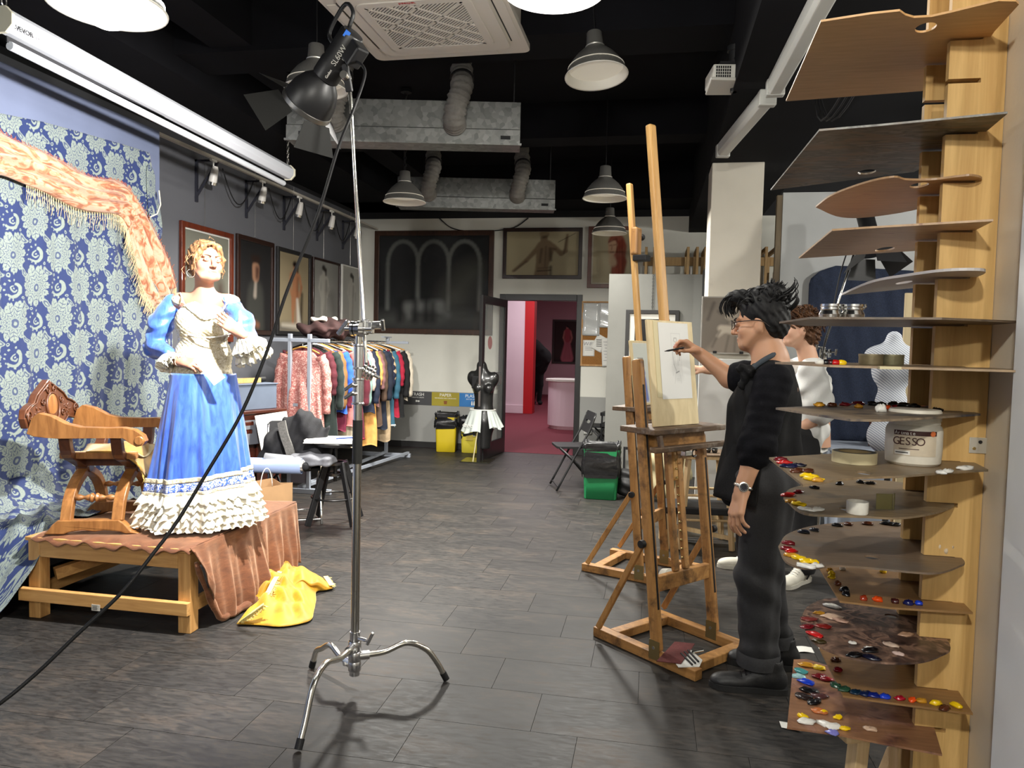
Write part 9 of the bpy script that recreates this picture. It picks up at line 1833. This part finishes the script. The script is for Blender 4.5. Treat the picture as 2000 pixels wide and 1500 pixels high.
for f_ in (fN, fF): MB().lathe([(.083, .100), (.090, .102), (.092, .125), (.092, .155), (.088, .162), (.080, .160)], 30, c=(f_.x+.005, f_.y, 0)).build('trouser_cuff', TRO, t, smooth=True, auto=50); MB().lathe([(.046, .05), (.052, .09), (.05, .13)], 20, c=(f_.x+.012, f_.y, 0)).build('sock', BLACKP, t, smooth=True)
SHO = mat('black_leather_shoe', (.013, .013, .014), .5, bmp=.15, bs=60); SOL = mat('black_rubber_sole', (.010, .010, .010), .75)
def shoe(f_, dirv, L_, m_, sm, par, lace=BLACKP, sc=1.0, extra=None):
 dirv = V(dirv).normalized(); sd = V((-dirv.y, dirv.x, 0)); R = Matrix((dirv, sd, V((0, 0, 1)))).transposed(); Q = lambda a, b, z: V((f_.x, f_.y, 0))+dirv*a*sc+sd*b*sc+V((0, 0, z*sc)); s = SDF(V(Q(.07, 0, 0))-V((.22, .22, .0))+V((0, 0, .012)), V(Q(.07, 0, 0))+V((.22, .22, .16)), .0045)
 s.ell(Q(-.045, 0, .055), (.052, .040, .055), .02, R); s.ell(Q(.02, 0, .055), (.075, .040, .05), .03, R); s.ell(Q(.13, 0, .036), (.085, .046, .036), .03, R); s.ell(Q(.185, 0, .03), (.045, .040, .026), .02, R); s.cone(Q(-.03, 0, .08), Q(-.03, 0, .125), .046, .044, .02); s.cone(Q(-.03, 0, .09), Q(-.03, 0, .17), .036, .036, .004, True)
 so = s.build('shoe', m_, par); ol = [(-.10, 0), (-.09, .03), (-.04, .042), (.05, .040), (.13, .050), (.19, .044), (.228, .016), (.23, -.012), (.19, -.044), (.13, -.050), (.05, -.040), (-.04, -.042), (-.09, -.03)]; M_ = Matrix.Translation(V((f_.x, f_.y, 0))) @ R.to_4x4(); MB().prism([(x*sc, y*sc) for x, y in smoothpoly(ol, 44)], .001, .026*sc, M_).build('sole', sm, so, bevel=.004)
 for k in range(5): MB().tube(bez([Q(.045+.018*k, -.026, .092-.009*k), Q(.048+.018*k, 0, .104-.009*k), Q(.045+.018*k, .026, .092-.009*k)], 7), .0032*sc, 5).build('lace', lace, so, smooth=True)
 return so
shoe(fN+V((.03, -.03, 0)), (-.97, -.02, 0), .28, SHO, SOL, t); shoe(fF+V((.03, -.02, 0)), (-.95, .02, 0), .28, SHO, SOL, t)
# ================= the man in the white T-shirt, behind
DT = 4.93
def P(px, py, dy=0.0): return Dp(px, py, DT-dy)
g0 = Zp(1500, 1125); t = thing('person', 'person with curly brown hair in a white T-shirt standing at the second easel', 'person', (g0.x, g0.y, 0))
hf = V((-.96, .02, .02)).normalized(); H3 = Head(P(1561, 643, 0), hf, (0, 0, 1), 1.03); c = P(1560, 800); s = SDF((c.x-.86, c.y-.36, .85), (c.x+.30, c.y+.36, 1.86), .0048)
H3.carve(s, P(1580, 705), .058); s.ell(P(1585, 760, -.02), (.10, .17, .12), .05, RM_); s.cone(P(1585, 760), P(1585, 900), .11, .12, .05)
sF, eF, wF = P(1560, 722, -.18), P(1450, 728, -.15), P(1378, 722, -.10); s.chain([sF, eF, wF], [.052, .043, .028], .02); hand(s, wF, V((-1, .1, .15)), V((0, .2, -1)), .96, ((20, 30, 20),)*4, (.8, .3, .5), .2)
sN, eN, wN = P(1588, 732, .17), P(1606, 812, .20), P(1560, 838, .14); s.chain([sN, eN, wN], [.052, .045, .03], .02); hand(s, wN, P(1530, 842, .10)-wN, V((0, .3, -1)), .96, ((30, 40, 20),)*4, (.8, .3, .5), .2, flip=-1)
s.build('body', SKINA, t, H3.skin(srgb(206, 160, 132), srgb(182, 104, 92), srgb(206, 136, 112))); H3.parts(t, ('dark', srgb(40, 26, 18)), (mat('brow_dark', srgb(54, 36, 26), .8), mat('lid_brown', srgb(150, 104, 88), .7)), (0, -.1))
HC = hairmat('curly_brown_hair', srgb(40, 24, 14), srgb(98, 66, 42), 60); s = SDF(H3.C-V((.2, .2, .18)), H3.C+V((.2, .2, .2)), .005); q = lambda c, r, k=.02, sub=False: s.ell(H3.p(*c), r, k, H3.R, sub)
q((0, -.03, .045), (.096, .108, .098)); q((0, -.065, -.03), (.086, .066, .085)); q((0, .05, .10), (.075, .07, .045), .03); q((0, .105, -.035), (.08, .085, .092), .012, True)
for sg in (-1, 1): q((sg*.095, .03, -.04), (.03, .05, .05), .01, True)
s.disp(lambda x, y, z: .010*np.sin(x*95+z*70)*np.sin(y*100-z*80)+.006*np.sin(z*190+x*120), .03); s.build('hair', HC, t); it = []
for k in range(130):
 a = rs.uniform(-pi, pi); e = rs.uniform(.1, 1.9); p0 = H3.p(.092*sin(a)*sin(e), -.03+.105*cos(a)*sin(e), .045+.094*cos(e))
 if cos(a) > .3 and p0.z < H3.C.z+.06: continue
 o_ = (p0-H3.p(0, -.03, .03)).normalized(); s1 = o_.cross(V((0, 0, 1))).normalized(); r_ = rs.uniform(.010, .018); it.append(([p0+(o_*(.008+.004*i)+s1*r_*cos(i*1.5)+V((0, 0, -.006*i+r_*sin(i*1.5)))) for i in range(6)], rs.uniform(.003, .005)))
strands('curls', HC, t, it, 12)
TSH = mat('white_tshirt', srgb(212, 212, 208), .85, var=.03, bmp=.08, bs=120)
s = SDF((c.x-.36, c.y-.36, .82), (c.x+.30, c.y+.36, 1.56), .0075); s.ell(P(1584, 760, 0), (.135, .20, .15), .06, RM_); s.ell(P(1580, 840, 0), (.135, .185, .16), .06, RM_); s.ell(P(1580, 900, 0), (.145, .19, .10), .06, RM_); s.ell(P(1588, 712, 0), (.08, .15, .05), .04, RM_); s.ell(P(1578, 690, 0), (.065, .07, .05), .01, RM_, True)
s.chain([sF, sF.lerp(eF, .75)], [.085, .08], .04); s.chain([sN, sN.lerp(eN, .9)], [.09, .085], .04); zb_ = P(1580, 915).z; s.cut(lambda X, Y, Z: zb_-Z); s.disp(lambda x, y, z: .007*np.sin(y*28+x*36+z*22)+.005*np.sin(x*55-z*46+y*12), .04); s.build('tshirt', TSH, t)
q = P(1556, 748, .20); MB().tube(bez([q, q+V((-.01, 0, .012)), q+V((-.02, 0, 0)), q+V((-.03, 0, .01))], 10), .004, 5).build('chest_logo', BLACKP, t)
BTR = mat('black_trousers', (.010, .010, .011), .9); f1 = Zp(1432, 1113); f2 = Zp(1555, 1140); s = SDF((c.x-.45, c.y-.45, .06), (c.x+.3, c.y+.36, 1.02), .009); hp_ = V((c.x, c.y, .92)); fA = V((f1.x+.16, f1.y+.1, 0)); fB = V((f2.x+.05, f2.y+.05, 0))
for f_, o in ((fA, -.08), (fB, .08)): s.chain([hp_+tow*o, (hp_+tow*o).lerp(V((f_.x, f_.y, .08)), .5), V((f_.x, f_.y, .10))], [.115, .09, .075], .03)
s.ell((hp_.x, hp_.y, .95), (.14, .18, .12), .05, RM_); s.build('trousers', BTR, t)
SNK = mat('white_sneaker', srgb(206, 202, 188), .6, var=.06, vs=20); SNS = mat('sneaker_sole', srgb(196, 192, 180), .7)
shoe(fA+V((-.03, -.04, 0)), (-.98, -.08, 0), .28, SNK, SNS, t, WHITE); so = shoe(fB+V((-.02, -.02, 0)), (-.6, -.75, 0), .28, SNK, SNS, t, WHITE)
for k in range(2): q = V((fB.x, fB.y-.06, .055)); MB().bar(q+V((-.02+.03*k, -.0, -.02)), q+V((.0+.03*k, -.0, .025)), .012, .006).build('side_mark', BLACKP, so)
